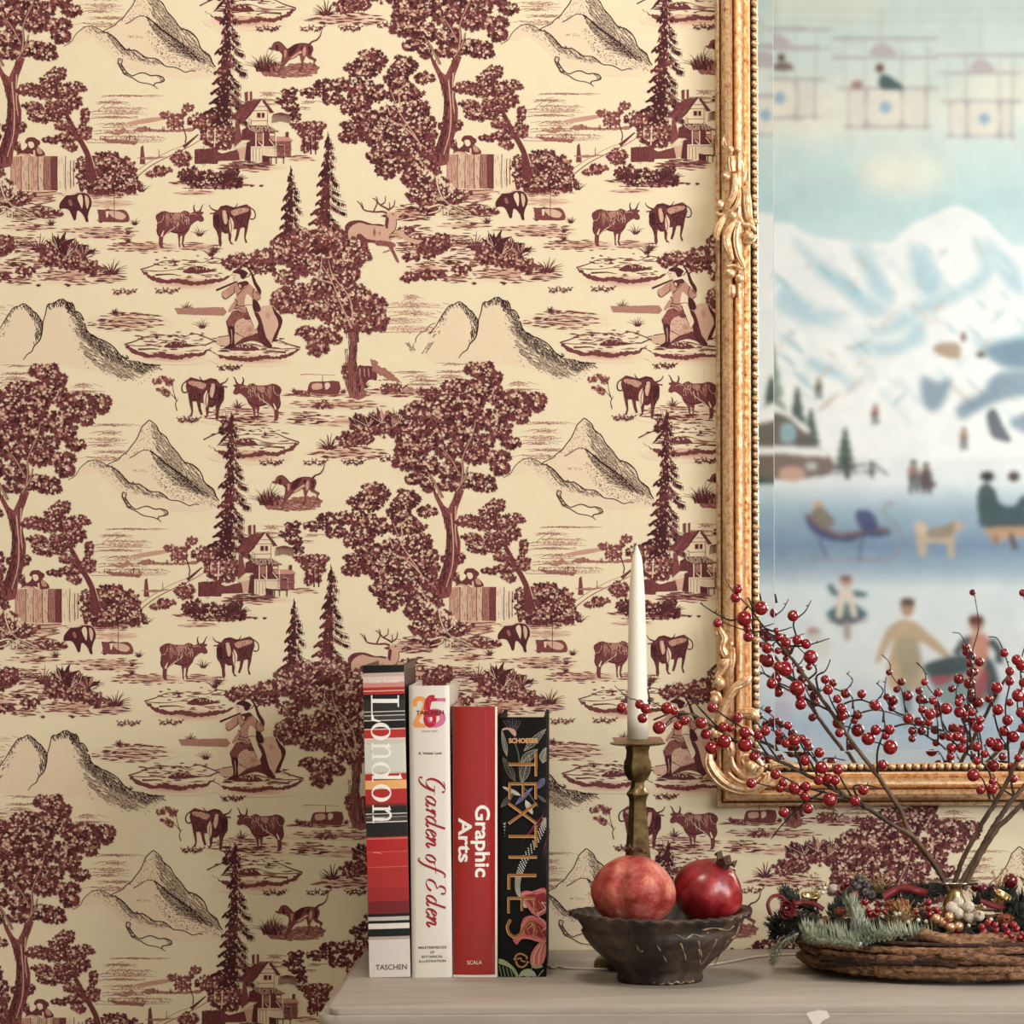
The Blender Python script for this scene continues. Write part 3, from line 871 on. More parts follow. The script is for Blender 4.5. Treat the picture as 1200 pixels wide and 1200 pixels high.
# ---- huntsman resting on a boulder
poly(N2, [(640, 600), (700, 580), (800, 580), (830, 640), (900, 720), (905, 790), (860, 900), (820, 990), (740, 1020), (640, 980), (560, 960), (450, 960), (340, 1050), (150, 1040), (160, 950), (350, 900), (370, 760), (500, 700), (560, 650)], .27, sm=2)
up()
stipple(N2, [(380, 780), (560, 720), (620, 900), (480, 950), (370, 900)], 160, 1.2, .55)
blob(N2, 530, 860, 60, 50, .5, edge=.28)
blob(N2, 740, 700, 40, 60, .42, edge=.28)
poly(N2, [(800, 590), (832, 645), (902, 720), (908, 790), (872, 880), (832, 985), (785, 1005), (825, 900), (862, 820), (850, 740), (822, 690), (790, 605)], 1.0, sm=2)
poly(N2, [(440, 965), (560, 925), (640, 905), (760, 1000), (700, 1035), (560, 990), (400, 1040), (330, 1060)], .85, sm=2)
poly(N2, [(590, 640), (640, 690), (680, 800), (720, 950), (792, 1050), (760, 1078), (660, 1020), (620, 900), (600, 800), (560, 700)], .95, sm=2)
line(N2, [(490, 120), (540, 190), (565, 250), (590, 320), (635, 400), (632, 450)], 1.5, 5.5, 1.0)
line(N2, [(560, 240), (590, 210), (630, 195)], 2, 1, 1.0)
line(N2, [(540, 200), (510, 240), (480, 250)], 1.4, .8, .9)
up()
poly(N2, [(340, 640), (480, 640), (510, 700), (400, 745), (358, 790), (350, 835), (265, 822), (257, 760), (300, 690)], .66, sm=2)
poly(N2, [(268, 828), (350, 835), (345, 960), (352, 1060), (300, 1087), (232, 1080), (240, 1062), (290, 1030), (290, 950)], 1.05, sm=2)
up()
poly(N2, [(370, 300), (430, 330), (500, 310), (580, 380), (650, 455), (660, 500), (620, 530), (640, 590), (668, 630), (640, 662), (580, 655), (560, 600), (500, 590), (480, 660), (420, 650), (350, 620), (290, 662), (280, 630), (340, 540), (372, 500), (362, 420), (300, 470), (245, 508), (205, 475), (203, 420), (260, 385), (320, 330)], .42, sm=2)
up()
poly(N2, [(555, 510), (620, 535), (655, 620), (630, 655), (580, 650), (555, 590)], 1.05, sm=2)
poly(N2, [(492, 445), (540, 480), (558, 520), (560, 600), (590, 700), (630, 790), (600, 850), (575, 830), (520, 700), (478, 610), (468, 530)], .07, sm=2)
poly(N2, [(380, 320), (420, 400), (470, 350), (520, 330), (490, 290), (440, 300)], .95, sm=2)
poly(N2, [(460, 700), (520, 700), (540, 745), (470, 745)], .8, sm=2)
poly(N2, [(400, 330), (430, 345), (420, 380), (400, 360)], .2)
poly(N2, [(335, 190), (400, 200), (412, 270), (375, 300), (347, 290), (330, 240)], .15, sm=2)
poly(N2, [(328, 182), (390, 150), (460, 165), (507, 200), (492, 225), (470, 265), (430, 265), (410, 215), (345, 202)], 1.05, sm=2)
poly(N2, [(212, 430), (250, 400), (280, 440), (250, 495), (218, 480)], .35, sm=2)
line(N2, [(135, 402), (230, 362), (330, 318), (380, 300)], 2.4, 1.6, 1.05, sm=0)
up()
for q in ([(380, 460), (440, 400), (500, 350)], [(360, 570), (430, 590), (520, 570), (570, 590)], [(300, 470), (340, 430), (350, 350)], [(345, 620), (400, 610), (470, 650)], [(580, 380), (560, 450), (590, 520), (650, 500)], [(350, 500), (380, 540), (350, 620)], [(265, 825), (350, 838)], [(205, 470), (240, 505), (300, 470), (360, 420)], [(345, 255), (352, 262)], [(255, 760), (270, 820)], [(480, 600), (520, 700), (575, 830)], [(600, 420), (650, 470)], [(340, 230), (360, 228)], [(160, 950), (300, 930)], [(360, 900), (470, 960)], [(380, 640), (430, 690)]):
    line(N2, q, 1.1, .6, 1.1)
line(N2, [(310, 860), (320, 960), (315, 1030)], 1.0, .5, .3)
foliage(N2, [(430, 70, 90, 55), (540, 60, 90, 60), (640, 60, 90, 50), (380, 110, 60, 30), (300, 130, 40, 20), (660, 170, 70, 40), (760, 130, 80, 50), (740, 60, 90, 60), (250, 80, 40, 26), (560, 120, 50, 30)], .85, dens=.9)

# ---- pointer dog among the reeds
poly(N3, [(60, 760), (300, 740), (480, 660), (760, 640), (900, 700), (860, 790), (640, 850), (300, 840), (120, 830)], .6, rag=.8)
up()
strokes(N3, 60, 660, 920, 860, 110, .75, ln=7, w=1.0, slope=.3)
strokes(N3, 160, 680, 900, 860, 40, .3, ln=6, w=.7, slope=.5)
for k in range(34):
    x = 30 + k*8.5
    tuft(N3, x, 770, 22 - abs(k-12)*.45, n=3, spread=.45, tone=RNG.choice((.6, .85, 1.1)), w=1.2)
tuft(N3, 110, 760, 30, n=12, spread=1.1, w=.8)
up()
poly(N3, [(185, 435), (215, 430), (245, 375), (290, 350), (340, 355), (390, 390), (410, 430), (440, 450), (480, 430), (540, 385), (620, 372), (720, 375), (752, 382), (765, 385), (800, 420), (802, 480), (780, 550), (850, 590), (845, 620), (825, 650), (852, 690), (800, 687), (815, 612), (740, 580), (710, 540), (680, 600), (660, 660), (672, 700), (640, 770), (600, 742), (640, 690), (630, 590), (610, 530), (560, 570), (470, 605), (440, 640), (390, 700), (340, 780), (300, 770), (345, 700), (375, 640), (370, 560), (375, 520), (340, 480), (300, 478), (280, 460), (240, 467), (205, 455)], .72, sm=2)
line(N3, [(755, 385), (790, 348), (860, 318), (905, 260), (925, 185)], 2.2, .8, .95)
up()
poly(N3, [(460, 470), (520, 410), (590, 385), (600, 400), (560, 470), (510, 535), (455, 552)], 1.05, sm=2)
poly(N3, [(620, 420), (660, 400), (670, 460), (620, 450)], 1.0, sm=2)
poly(N3, [(725, 400), (780, 430), (770, 520), (730, 540), (740, 470)], 1.0, sm=2)
poly(N3, [(272, 400), (300, 388), (318, 430), (305, 475), (280, 470)], 1.05, sm=2)
poly(N3, [(480, 580), (560, 520), (620, 480), (650, 500), (600, 520), (540, 570)], .3, sm=2)
poly(N3, [(670, 430), (700, 430), (700, 520), (670, 560), (655, 500)], .35, sm=2)
poly(N3, [(400, 470), (430, 470), (420, 560), (400, 560)], .4, sm=2)
line(N3, [(340, 480), (375, 520), (370, 600), (345, 700)], 1.2, .8, 1.1)
line(N3, [(245, 375), (290, 350), (340, 355), (400, 410), (440, 450), (500, 420), (600, 374), (720, 376), (790, 410), (803, 470)], .9, .9, 1.05)
line(N3, [(185, 437), (215, 440)], 2, 1, 1.15, sm=0)
up()

# ---- leaping stag
poly(N4, [(170, 560), (195, 510), (250, 470), (330, 458), (400, 460), (470, 480), (560, 510), (640, 508), (720, 525), (750, 480), (750, 410), (770, 370), (800, 345), (860, 340), (890, 315), (900, 350), (992, 375), (985, 400), (940, 440), (895, 450), (890, 520), (870, 600), (800, 660), (790, 720), (880, 790), (880, 830), (850, 850), (905, 960), (935, 1040), (890, 1030), (830, 900), (780, 830), (620, 815), (600, 780), (450, 770), (400, 800), (390, 830), (350, 800), (330, 720), (330, 780), (250, 790), (225, 720), (185, 640)], .3, sm=2)
up()
poly(N4, [(170, 560), (195, 510), (250, 470), (330, 458), (400, 460), (470, 480), (560, 510), (640, 508), (720, 525), (700, 545), (600, 530), (480, 520), (380, 490), (280, 530), (220, 600), (215, 680), (185, 640)], .85, sm=2)
poly(N4, [(340, 660), (400, 650), (480, 720), (600, 740), (600, 775), (450, 770), (380, 800), (340, 740)], .8, sm=2)
poly(N4, [(750, 410), (790, 430), (780, 520), (770, 580), (745, 560), (735, 520)], .85, sm=2)
blob(N4, 585, 630, 28, 80, .75, edge=.3)
blob(N4, 660, 640, 22, 40, .6, edge=.3)
poly(N4, [(600, 745), (760, 750), (880, 790), (880, 830), (850, 850), (935, 1040), (890, 1030), (780, 830), (620, 815)], .65, sm=2)
line(N4, [(800, 880), (740, 900), (705, 910)], 2, 1.8, .5)
poly(N4, [(680, 395), (735, 376), (765, 385), (750, 415), (715, 412)], .85, sm=2)
poly(N4, [(925, 400), (990, 372), (985, 402), (935, 435)], .85)
line(N4, [(835, 375), (860, 372)], 2, 1, 1.1, sm=0)
line(N4, [(890, 450), (895, 520), (870, 600), (800, 662)], .9, .9, 1.0)
up()
for (q, a, b) in (([(765, 360), (700, 335), (600, 340), (480, 325), (430, 300), (395, 240), (345, 185)], 2.4, .8), ([(430, 300), (420, 250), (400, 200)], 1.5, .6),
                  ([(575, 335), (600, 280), (625, 215), (600, 165), (560, 148)], 1.8, .8), ([(625, 215), (628, 165), (608, 125)], 1.6, .7), ([(630, 200), (670, 245), (740, 280), (800, 320)], 1.6, 2.0),
                  ([(680, 240), (735, 200), (742, 115)], 1.7, .7), ([(800, 310), (800, 250), (795, 200)], 1.6, .6), ([(810, 300), (855, 260), (872, 200), (870, 170)], 1.8, .7)):
    line(N4, q, a, b, .8)
up()
foliage(N4, [(60, 700, 80, 70), (60, 850, 100, 90), (180, 850, 90, 70), (260, 880, 80, 60), (160, 980, 110, 60), (300, 960, 90, 60), (380, 920, 70, 50), (90, 1080, 90, 60), (230, 1080, 90, 60), (360, 1020, 80, 50), (440, 860, 60, 40)], .95, light=.1, dens=.9)

# ---- the oak in the clearing
poly(Z4, [(620, 505), (640, 600), (628, 700), (610, 740), (640, 862), (712, 862), (690, 760), (668, 680), (680, 580), (690, 505), (655, 550)], .62, sm=2)
up()
hatch(Z4, [(625, 520), (690, 520), (680, 600), (670, 700), (700, 855), (645, 855), (615, 740)], 88, 1.9, .8, 1.0, seg=9, skip=.2)
hatch(Z4, [(670, 520), (690, 520), (680, 600), (668, 690), (700, 855), (680, 855), (655, 700)], 86, 1.2, .7, 1.1, seg=9, skip=.1)
foliage(Z4, [(620, 720, 12, 16), (622, 760, 12, 20), (612, 740, 10, 14)], .85, leaf=2)
foliage(Z4, [(240, 200, 60, 30), (130, 215, 60, 25), (340, 190, 80, 45), (420, 130, 80, 50), (540, 110, 80, 50), (640, 160, 80, 50), (340, 300, 60, 30), (440, 240, 90, 50), (600, 230, 90, 50), (560, 330, 100, 50),
             (430, 370, 80, 40), (330, 400, 60, 50), (340, 440, 40, 25), (440, 440, 80, 50), (560, 440, 100, 60), (680, 380, 50, 40), (620, 500, 90, 50), (740, 430, 70, 50), (780, 500, 40, 50), (720, 530, 40, 30),
             (430, 560, 40, 25), (500, 570, 70, 40), (490, 630, 50, 40), (570, 590, 30, 20), (700, 200, 40, 30), (320, 150, 50, 40), (640, 290, 50, 40), (600, 400, 80, 40)], .8, light=.13, dens=1.05, leaf=3.2)
for q in ([(650, 540), (600, 430), (560, 330), (500, 230)], [(655, 520), (640, 400), (560, 290), (540, 220)], [(560, 330), (470, 300)], [(500, 290), (510, 200)]):
    line(Z4, q, 1.8, .7, .3)
up()

# ---- the great tree, its boughs and the leaning tree
poly(Z5, [(10, 215), (45, 270), (78, 310), (110, 240), (145, 235), (118, 310), (112, 380), (130, 450), (122, 540), (95, 620), (85, 680), (20, 680), (40, 600), (65, 520), (75, 430), (52, 330), (25, 270)], .68, sm=2)
up()
hatch(Z5, [(15, 225), (78, 330), (115, 245), (140, 240), (112, 330), (125, 450), (118, 540), (90, 660), (30, 660), (60, 540), (72, 430), (55, 330)], 88, 2.0, .9, 1.0, seg=10, skip=.2)
hatch(Z5, [(60, 330), (80, 340), (95, 450), (85, 540), (55, 660), (25, 660), (60, 540), (72, 430)], 95, 1.3, .8, 1.1, seg=9, skip=.1)
for q in ([(90, 330), (100, 450), (95, 550), (70, 640)], [(110, 300), (108, 400), (115, 470)]):
    line(Z5, q, 1.6, 1, .3)
up()
foliage(M3, [(670, 180, 90, 50), (740, 230, 60, 60), (520, 290, 90, 45), (640, 300, 90, 60), (730, 330, 90, 70), (900, 360, 80, 40), (1030, 385, 58, 58), (930, 470, 60, 50), (850, 440, 80, 50), (600, 400, 100, 60),
             (480, 400, 110, 60), (340, 390, 90, 40), (250, 450, 90, 50), (400, 480, 100, 60), (560, 500, 100, 60), (720, 500, 100, 60), (800, 560, 70, 60), (870, 650, 55, 35), (250, 560, 110, 60), (420, 580, 100, 60),
             (580, 600, 80, 60), (710, 640, 50, 40), (230, 700, 110, 50), (330, 650, 80, 50), (480, 690, 90, 60), (640, 720, 80, 60), (770, 740, 90, 40), (790, 810, 60, 45), (220, 780, 100, 40), (330, 800, 80, 60),
             (470, 820, 80, 60), (250, 880, 60, 30), (620, 890, 130, 45), (480, 920, 80, 30), (700, 930, 70, 30), (340, 920, 40, 40), (200, 620, 70, 40)], .86, light=.14, dens=1.05, leaf=3.4)
for q in ([(430, 1000), (380, 900), (330, 830)], [(540, 950), (560, 850), (560, 740), (620, 600), (640, 500)], [(545, 860), (480, 740), (420, 680)], [(520, 960), (570, 880), (590, 800)]):
    line(M3, q, 3.2, 1.0, .45)
    line(M3, [(a+5, b) for a, b in q], 1.0, .5, 1.1)
up()
foliage(Z2, [(740, 280, 70, 45), (700, 330, 80, 40), (890, 310, 60, 45), (860, 370, 60, 50), (990, 365, 45, 25), (540, 400, 70, 25), (470, 435, 60, 20), (620, 400, 60, 30), (560, 465, 50, 25), (690, 400, 60, 30), (680, 470, 60, 45),
             (760, 440, 70, 40), (640, 510, 40, 25), (900, 440, 80, 45), (950, 520, 60, 60), (830, 550, 70, 50), (720, 560, 60, 50), (650, 590, 50, 25), (640, 640, 50, 30), (760, 630, 70, 50), (860, 620, 90, 50), (980, 600, 60, 70),
             (800, 700, 60, 50), (900, 690, 80, 50), (760, 740, 45, 25), (810, 790, 45, 50), (870, 770, 45, 40), (960, 760, 50, 60), (990, 690, 50, 50)], .9, light=.13, dens=1.05, leaf=3.2)
for q in ([(1010, 800), (960, 660), (880, 540), (830, 420)], [(960, 660), (900, 600), (820, 560)], [(880, 520), (870, 430), (900, 400)], [(830, 540), (810, 480)]):
    line(Z2, q, 1.8, .8, .3)
up()
foliage(M5, [(60, 60, 80, 60), (120, 160, 110, 70), (60, 220, 90, 60), (180, 260, 110, 60), (260, 330, 120, 50), (100, 330, 110, 50), (200, 380, 120, 40), (330, 350, 80, 40), (140, 90, 60, 50), (60, 140, 70, 60), (400, 330, 50, 26), (150, 440, 70, 26), (500, 440, 60, 26), (590, 450, 50, 20)], .85, light=.12, dens=1.05, leaf=3)
for q in ([(210, 240), (240, 330), (300, 400), (430, 480)], [(300, 400), (380, 430), (450, 470)], [(240, 400), (320, 450), (390, 500)], [(240, 400), (250, 470)], [(150, 420), (230, 400), (220, 440), (150, 460)], [(290, 430), (290, 480)]):
    line(M5, q, 2.4, 1.2, .12)
    line(M5, [(a+7, b+6) for a, b in q], .9, .5, 1.1)
up()
for k in range(26):
    fan(M5, 130 + k*8 + RNG.uniform(-10, 10), 170 + k*5 + RNG.uniform(-14, 14), 26, RNG.uniform(-3.6, .5), .1, n=5)
up()
poly(Z1, [(300, 500), (350, 590), (410, 690), (450, 790), (440, 860), (400, 840), (400, 730), (350, 640), (310, 560)], .85, sm=2)
line(Z1, [(320, 530), (370, 620), (420, 710), (445, 790)], 1.0, .8, .15)
up()
foliage(Z1, [(270, 345, 40, 28), (240, 380, 50, 34), (130, 420, 50, 26), (210, 430, 70, 34), (350, 410, 55, 26), (310, 440, 50, 40), (150, 505, 45, 26), (220, 540, 70, 34), (180, 540, 50, 28), (340, 480, 45, 34), (280, 500, 60, 40),
             (250, 655, 45, 16), (320, 640, 40, 30), (400, 545, 20, 34), (395, 620, 36, 34), (330, 690, 30, 18), (300, 590, 40, 20)], .82, light=.14, dens=1.0, leaf=2.8)
for q in ([(300, 520), (270, 440), (270, 370)], [(290, 500), (200, 460), (140, 430)], [(330, 560), (250, 540), (180, 530)]):
    line(Z1, q, 1.0, .5, 1.1)
up()
foliage(Z5, [(130, 520, 18, 20), (115, 600, 14, 20), (60, 520, 10, 12), (20, 560, 24, 24), (10, 630, 34, 24)], .85, leaf=2.6)

def build_paper(mat_paper, mat_ink):
    V, F, T = [], [], []
    nv = 0
    XA, XB, ZA, ZB = -1.1, 1.75, -0.12, 3.3
    base = []
    G = np.zeros((512, 512), dtype=np.int32)       # how many shapes already lie on each millimetre of the repeat
    for pts, tris, tones, lay in INK:
        a = np.array(pts)
        x0, z0 = np.floor(a.min(axis=0) * 1000).astype(int)
        x1, z1 = np.floor(a.max(axis=0) * 1000).astype(int)
        ix = np.arange(x0, x1 + 1) % 508
        iz = np.arange(z0, z1 + 1) % 504
        sub = G[np.ix_(ix, iz)]
        lay = int(sub.max()) + 1
        G[np.ix_(ix, iz)] = lay
        base.append((np.array(pts, dtype=np.float64), np.array(tris, dtype=np.int32), np.array(tones, dtype=np.float32), lay))
    allp = np.concatenate([b[0] for b in base])
    ally = np.concatenate([np.full(len(b[0]), -0.00002 - b[3] * 2.5e-6) for b in base])
    allt = np.concatenate([b[2] for b in base])
    off, tr = 0, []
    pid = []
    for k, b in enumerate(base):
        tr.append(b[1] + off)
        off += len(b[0])
    tr = np.concatenate(tr)
    tc = allp[tr].mean(axis=1)
    vs, ts, tn = [], [], []
    count = 0
    for i in range(-3, 5):
        for j in range(-5, 4):
            dx, dz = i * TA, -j * TB
            c = tc + np.array([dx, dz])
            keep = (c[:, 0] > -1.2) & (c[:, 0] < 1.25) & (c[:, 1] > 0.3) & (c[:, 1] < 2.32)
            keep &= ~((c[:, 0] > 0.34) & (c[:, 1] > 1.10))
            if not keep.any():
                continue
            t = tr[keep]
            used, inv = np.unique(t, return_inverse=True)
            p = allp[used]
            vs.append(np.column_stack([p[:, 0] + dx, ally[used], p[:, 1] + dz]))
            tn.append(allt[used])
            ts.append(inv.reshape(-1, 3) + count)
            count += len(used)
    q = np.array([[-1.9, 0, 0], [2.3, 0, 0], [2.3, 0, 3.1], [-1.9, 0, 3.1], [-1.9, .12, 0], [2.3, .12, 0], [2.3, .12, 3.1], [-1.9, .12, 3.1]])
    vs.append(q)
    qt = np.array([[0, 1, 2], [0, 2, 3], [5, 4, 7], [5, 7, 6], [4, 0, 3], [4, 3, 7], [1, 5, 6], [1, 6, 2], [3, 2, 6], [3, 6, 7], [4, 5, 1], [4, 1, 0]])
    ts.append(qt + count)
    tn.append(np.zeros(8, dtype=np.float32))
    V = np.concatenate(vs)
    Tt = np.concatenate(ts)
    tone = np.concatenate(tn)
    # orient every triangle towards the room
    a, b, c = V[Tt[:, 0]], V[Tt[:, 1]], V[Tt[:, 2]]
    nr = np.cross(b - a, c - a)
    flip = nr[:, 1] > 0
    flip[-12:] = False
    Tt[flip] = Tt[flip][:, ::-1]
    me = bpy.data.meshes.new('wall_back')
    me.vertices.add(len(V))
    me.vertices.foreach_set('co', V.astype(np.float32).ravel())
    me.loops.add(len(Tt) * 3)
    me.loops.foreach_set('vertex_index', Tt.astype(np.int32).ravel())
    me.polygons.add(len(Tt))
    me.polygons.foreach_set('loop_start', np.arange(0, len(Tt) * 3, 3, dtype=np.int32))
    me.polygons.foreach_set('loop_total', np.full(len(Tt), 3, dtype=np.int32))
    me.update(calc_edges=True)
    at = me.attributes.new('tone', 'FLOAT', 'POINT')
    at.data.foreach_set('value', tone)
    me.shade_flat()
    me.materials.append(mat_paper)
    o = link('wall_back', me)
    struct(o)
    print('paper tris', len(Tt), 'layers', G.max())
    return o

mp = NT('toile wallpaper', rough=0.75, spec=0.25)
tn_ = mp.attr('tone').outputs['Fac']
wear = mp.noise(420, 3, .6)
wear2 = mp.noise(60, 3, .6)
tfac = mp.math('ADD', tn_, mp.math('MULTIPLY', mp.math('SUBTRACT', wear, .5), mp.math('MULTIPLY', tn_, .55)))
inkc = mp.ramp(mp.math('DIVIDE', tfac, 1.35), [(0.0, srgb(240, 228, 200)), (.09, srgb(236, 214, 190)), (.25, srgb(206, 162, 144)), (.5, srgb(136, 76, 76)), (.72, srgb(88, 38, 46)), (1.0, srgb(28, 10, 18))])
cl = mp.coord((1, 1, 1))
lw = mp.n('ShaderNodeTexWave', wave_type='BANDS', bands_direction='X')
lw.inputs['Scale'].default_value = 300
lw.inputs['Distortion'].default_value = 3
lw.inputs['Detail'].default_value = 2
mp.l(cl, lw.inputs['Vector'])
lz = mp.n('ShaderNodeTexWave', wave_type='BANDS', bands_direction='Z')
lz.inputs['Scale'].default_value = 300
lz.inputs['Distortion'].default_value = 3
lz.inputs['Detail'].default_value = 2
mp.l(cl, lz.inputs['Vector'])
weave = mp.math('MULTIPLY', mp.math('ADD', lw.outputs['Fac'], lz.outputs['Fac']), .5)
c1 = mp.mix(mp.math('MULTIPLY', weave, .22), inkc, srgb(196, 176, 140), 'MULTIPLY')
c2 = mp.mix(mp.math('MULTIPLY', wear2, .25), c1, srgb(226, 220, 182), 'MULTIPLY')
mp.color(c2)
mp.bump(weave, .12, .0006)
wall_back = build_paper(mp.m, None)
# ------------------------------------------------------------------ room shell
ROOM_L, ROOM_R, ROOM_F, ROOM_H = -1.9, 2.3, -5.5, 3.1
pl = NT('wall plaster', rough=.85, spec=.2)
pl.color(pl.mix(pl.noise(6, 3), srgb(160, 148, 130), srgb(148, 138, 122)))
wood = NT('oak floor', rough=.5)
wv = wood.n('ShaderNodeTexWave', wave_type='BANDS', bands_direction='Y')
wv.inputs['Scale'].default_value = 5
wv.inputs['Distortion'].default_value = 4
wood.l(wood.coord((.3, 1, 1)), wv.inputs['Vector'])
wood.color(wood.mix(wv.outputs['Fac'], srgb(142, 108, 74), srgb(112, 82, 54)))
whitep = NT('white gloss paint', rough=.35)
whitep.color(srgb(236, 234, 226))

def room_box(name, *b, m=pl):
    bm = bmesh.new()
    box(bm, *b)
    return struct(obj(name, bm, m.m, smooth=False))
room_box('floor', ROOM_L-.1, ROOM_R+.1, ROOM_F-.1, .12, -.1, 0, m=wood)
room_box('ceiling', ROOM_L-.1, ROOM_R+.1, ROOM_F-.1, .12, ROOM_H, ROOM_H+.1)
room_box('wall_left', ROOM_L-.1, ROOM_L, ROOM_F, 0, 0, ROOM_H)
# right wall with two tall windows
WINS = [(-2.55, -1.05), (-4.9, -3.3)]
WZ0, WZ1 = 1.2, 2.85
bm = bmesh.new()
ys = [0.0]
for a, b in WINS:
    ys += [b, a]
ys.append(ROOM_F)
for k in range(0, len(ys), 2):
    box(bm, ROOM_R, ROOM_R+.12, ys[k+1], ys[k], 0, ROOM_H)
for a, b in WINS:
    box(bm, ROOM_R, ROOM_R+.12, a, b, 0, WZ0)
    box(bm, ROOM_R, ROOM_R+.12, a, b, WZ1, ROOM_H)
struct(obj('wall_right', bm, pl.m, smooth=False))
glass = NT('window glass', rough=0.0)
glass.b.inputs['Transmission Weight'].default_value = 1
glass.b.inputs['IOR'].default_value = 1.01
for n, (a, b) in enumerate(WINS):
    bm = bmesh.new()
    for (y0, y1, z0, z1) in ((a, a+.06, WZ0, WZ1), (b-.06, b, WZ0, WZ1), (a+.06, b-.06, WZ0, WZ0+.06), (a+.06, b-.06, WZ1-.06, WZ1), ((a+b)/2-.02, (a+b)/2+.02, WZ0+.06, WZ1-.06), (a+.06, (a+b)/2-.02, 1.85, 1.88), ((a+b)/2+.02, b-.06, 1.85, 1.88)):
        box(bm, ROOM_R+.03, ROOM_R+.08, y0, y1, z0, z1)
    struct(obj('window_%d' % (n+1), bm, whitep.m, smooth=False))
room_box('baseboard_back', ROOM_L, ROOM_R, -.018, -.0002, 0, .14, m=whitep)

# ------------------------------------------------------------------ winter mural painted on the wall across the room (seen in the mirror)
ML = -ROOM_F
STEP = 1.5
MX0, MX1, MY0, MY1 = 700.0, 1500.0, -120.0, 1060.0
GX = np.arange(MX0, MX1 + STEP, STEP)
GY = np.arange(MY0, MY1 + STEP, STEP)
XX, YY = np.meshgrid(GX, GY)

def mcol(r, g, b):
    return np.array([r, g, b], dtype=np.float64)
def vgrad(stops):
    out = np.zeros(XX.shape + (3,))
    yy = [s[0] for s in stops]
    for c in range(3):
        out[..., c] = np.interp(YY, yy, [s[1][c] for s in stops])
    return out
MIMG = vgrad([(-120, (206, 226, 222)), (40, (212, 228, 224)), (150, (216, 228, 222)), (240, (188, 216, 220)), (300, (206, 224, 226)), (380, (226, 233, 234)), (520, (232, 235, 234)), (566, (222, 230, 232)),
               (600, (156, 180, 196)), (640, (124, 148, 174)), (664, (152, 174, 192)), (690, (214, 224, 228)), (790, (222, 228, 230)), (850, (176, 196, 216)), (900, (196, 210, 222)), (1060, (214, 222, 226))])
NR = np.random.RandomState(5)
def blur(m, r):
    k = max(1, int(r / STEP))
    ker = np.ones(2*k+1) / (2*k+1)
    for _ in range(2):
        m = np.apply_along_axis(lambda v: np.convolve(np.pad(v, k, mode='edge'), ker, 'valid'), 0, m)
        m = np.apply_along_axis(lambda v: np.convolve(np.pad(v, k, mode='edge'), ker, 'valid'), 1, m)
    return m
def mpoly(pts, col, a=1.0, soft=0):
    pts = [(p.x, p.y) for p in catmull([(x, y, 0) for x, y in pts], 4, True)]
    xs = [p[0] for p in pts]; ys_ = [p[1] for p in pts]
    pad = soft*2 + 4
    i0, i1 = max(0, int((min(ys_)-pad-MY0)/STEP)), min(len(GY), int((max(ys_)+pad-MY0)/STEP)+2)
    j0, j1 = max(0, int((min(xs)-pad-MX0)/STEP)), min(len(GX), int((max(xs)+pad-MX0)/STEP)+2)
    if i1 <= i0 or j1 <= j0:
        return
    X, Y = XX[i0:i1, j0:j1], YY[i0:i1, j0:j1]
    m = np.zeros(X.shape, bool)
    n = len(pts)
    for k in range(n):
        xa, ya = pts[k]; xb, yb = pts[(k+1) % n]
        if ya == yb:
            continue
        m ^= ((ya > Y) != (yb > Y)) & (X < (xb-xa)*(Y-ya)/(yb-ya) + xa)
    m = m.astype(float)
    if soft:
        m = blur(m, soft)
    m = (m*a)[..., None]
    MIMG[i0:i1, j0:j1] = MIMG[i0:i1, j0:j1]*(1-m) + np.array(col, dtype=float)*m
def mell(cx, cy, rx, ry, col, a=1.0, soft=0):
    mpoly([(cx + rx*math.cos(t*PI/5), cy + ry*math.sin(t*PI/5)) for t in range(10)], col, a, soft)
def mline(pts, w, col, a=1.0, soft=0):
    pts = [(p.x, p.y) for p in catmull([(x, y, 0) for x, y in pts], 4)]
    L, Q = [], []
    for i, (x, y) in enumerate(pts):
        p, q = pts[max(0, i-1)], pts[min(len(pts)-1, i+1)]
        dx, dy = q[0]-p[0], q[1]-p[1]
        d = math.hypot(dx, dy) or 1
        L.append((x-dy/d*w/2, y+dx/d*w/2)); Q.append((x+dy/d*w/2, y-dx/d*w/2))
    poly_ = L + Q[::-1]
    mpoly([poly_[0]] + poly_[1:], col, a, soft)
A1 = lambda *p: [(820 + x/3.158, y/3.158) for x, y in p]
A2 = lambda *p: [(820 + x/3.158, 340 + y/3.158) for x, y in p]
A3 = lambda *p: [(800 + x/3.0, 640 + y/3.0) for x, y in p]
cream = (236, 234, 218)
for (x, y, rx, ry) in ((1000, 125, 120, 26), (1060, 205, 50, 26), (1040, 200, 30, 14), (930, 140, 60, 20), (960, 8, 80, 14), (1180, 110, 60, 30), (1380, 60, 90, 30), (1330, 200, 80, 24), (780, 90, 80, 30)):
    mell(x, y, rx, ry, cream, .75, 14)
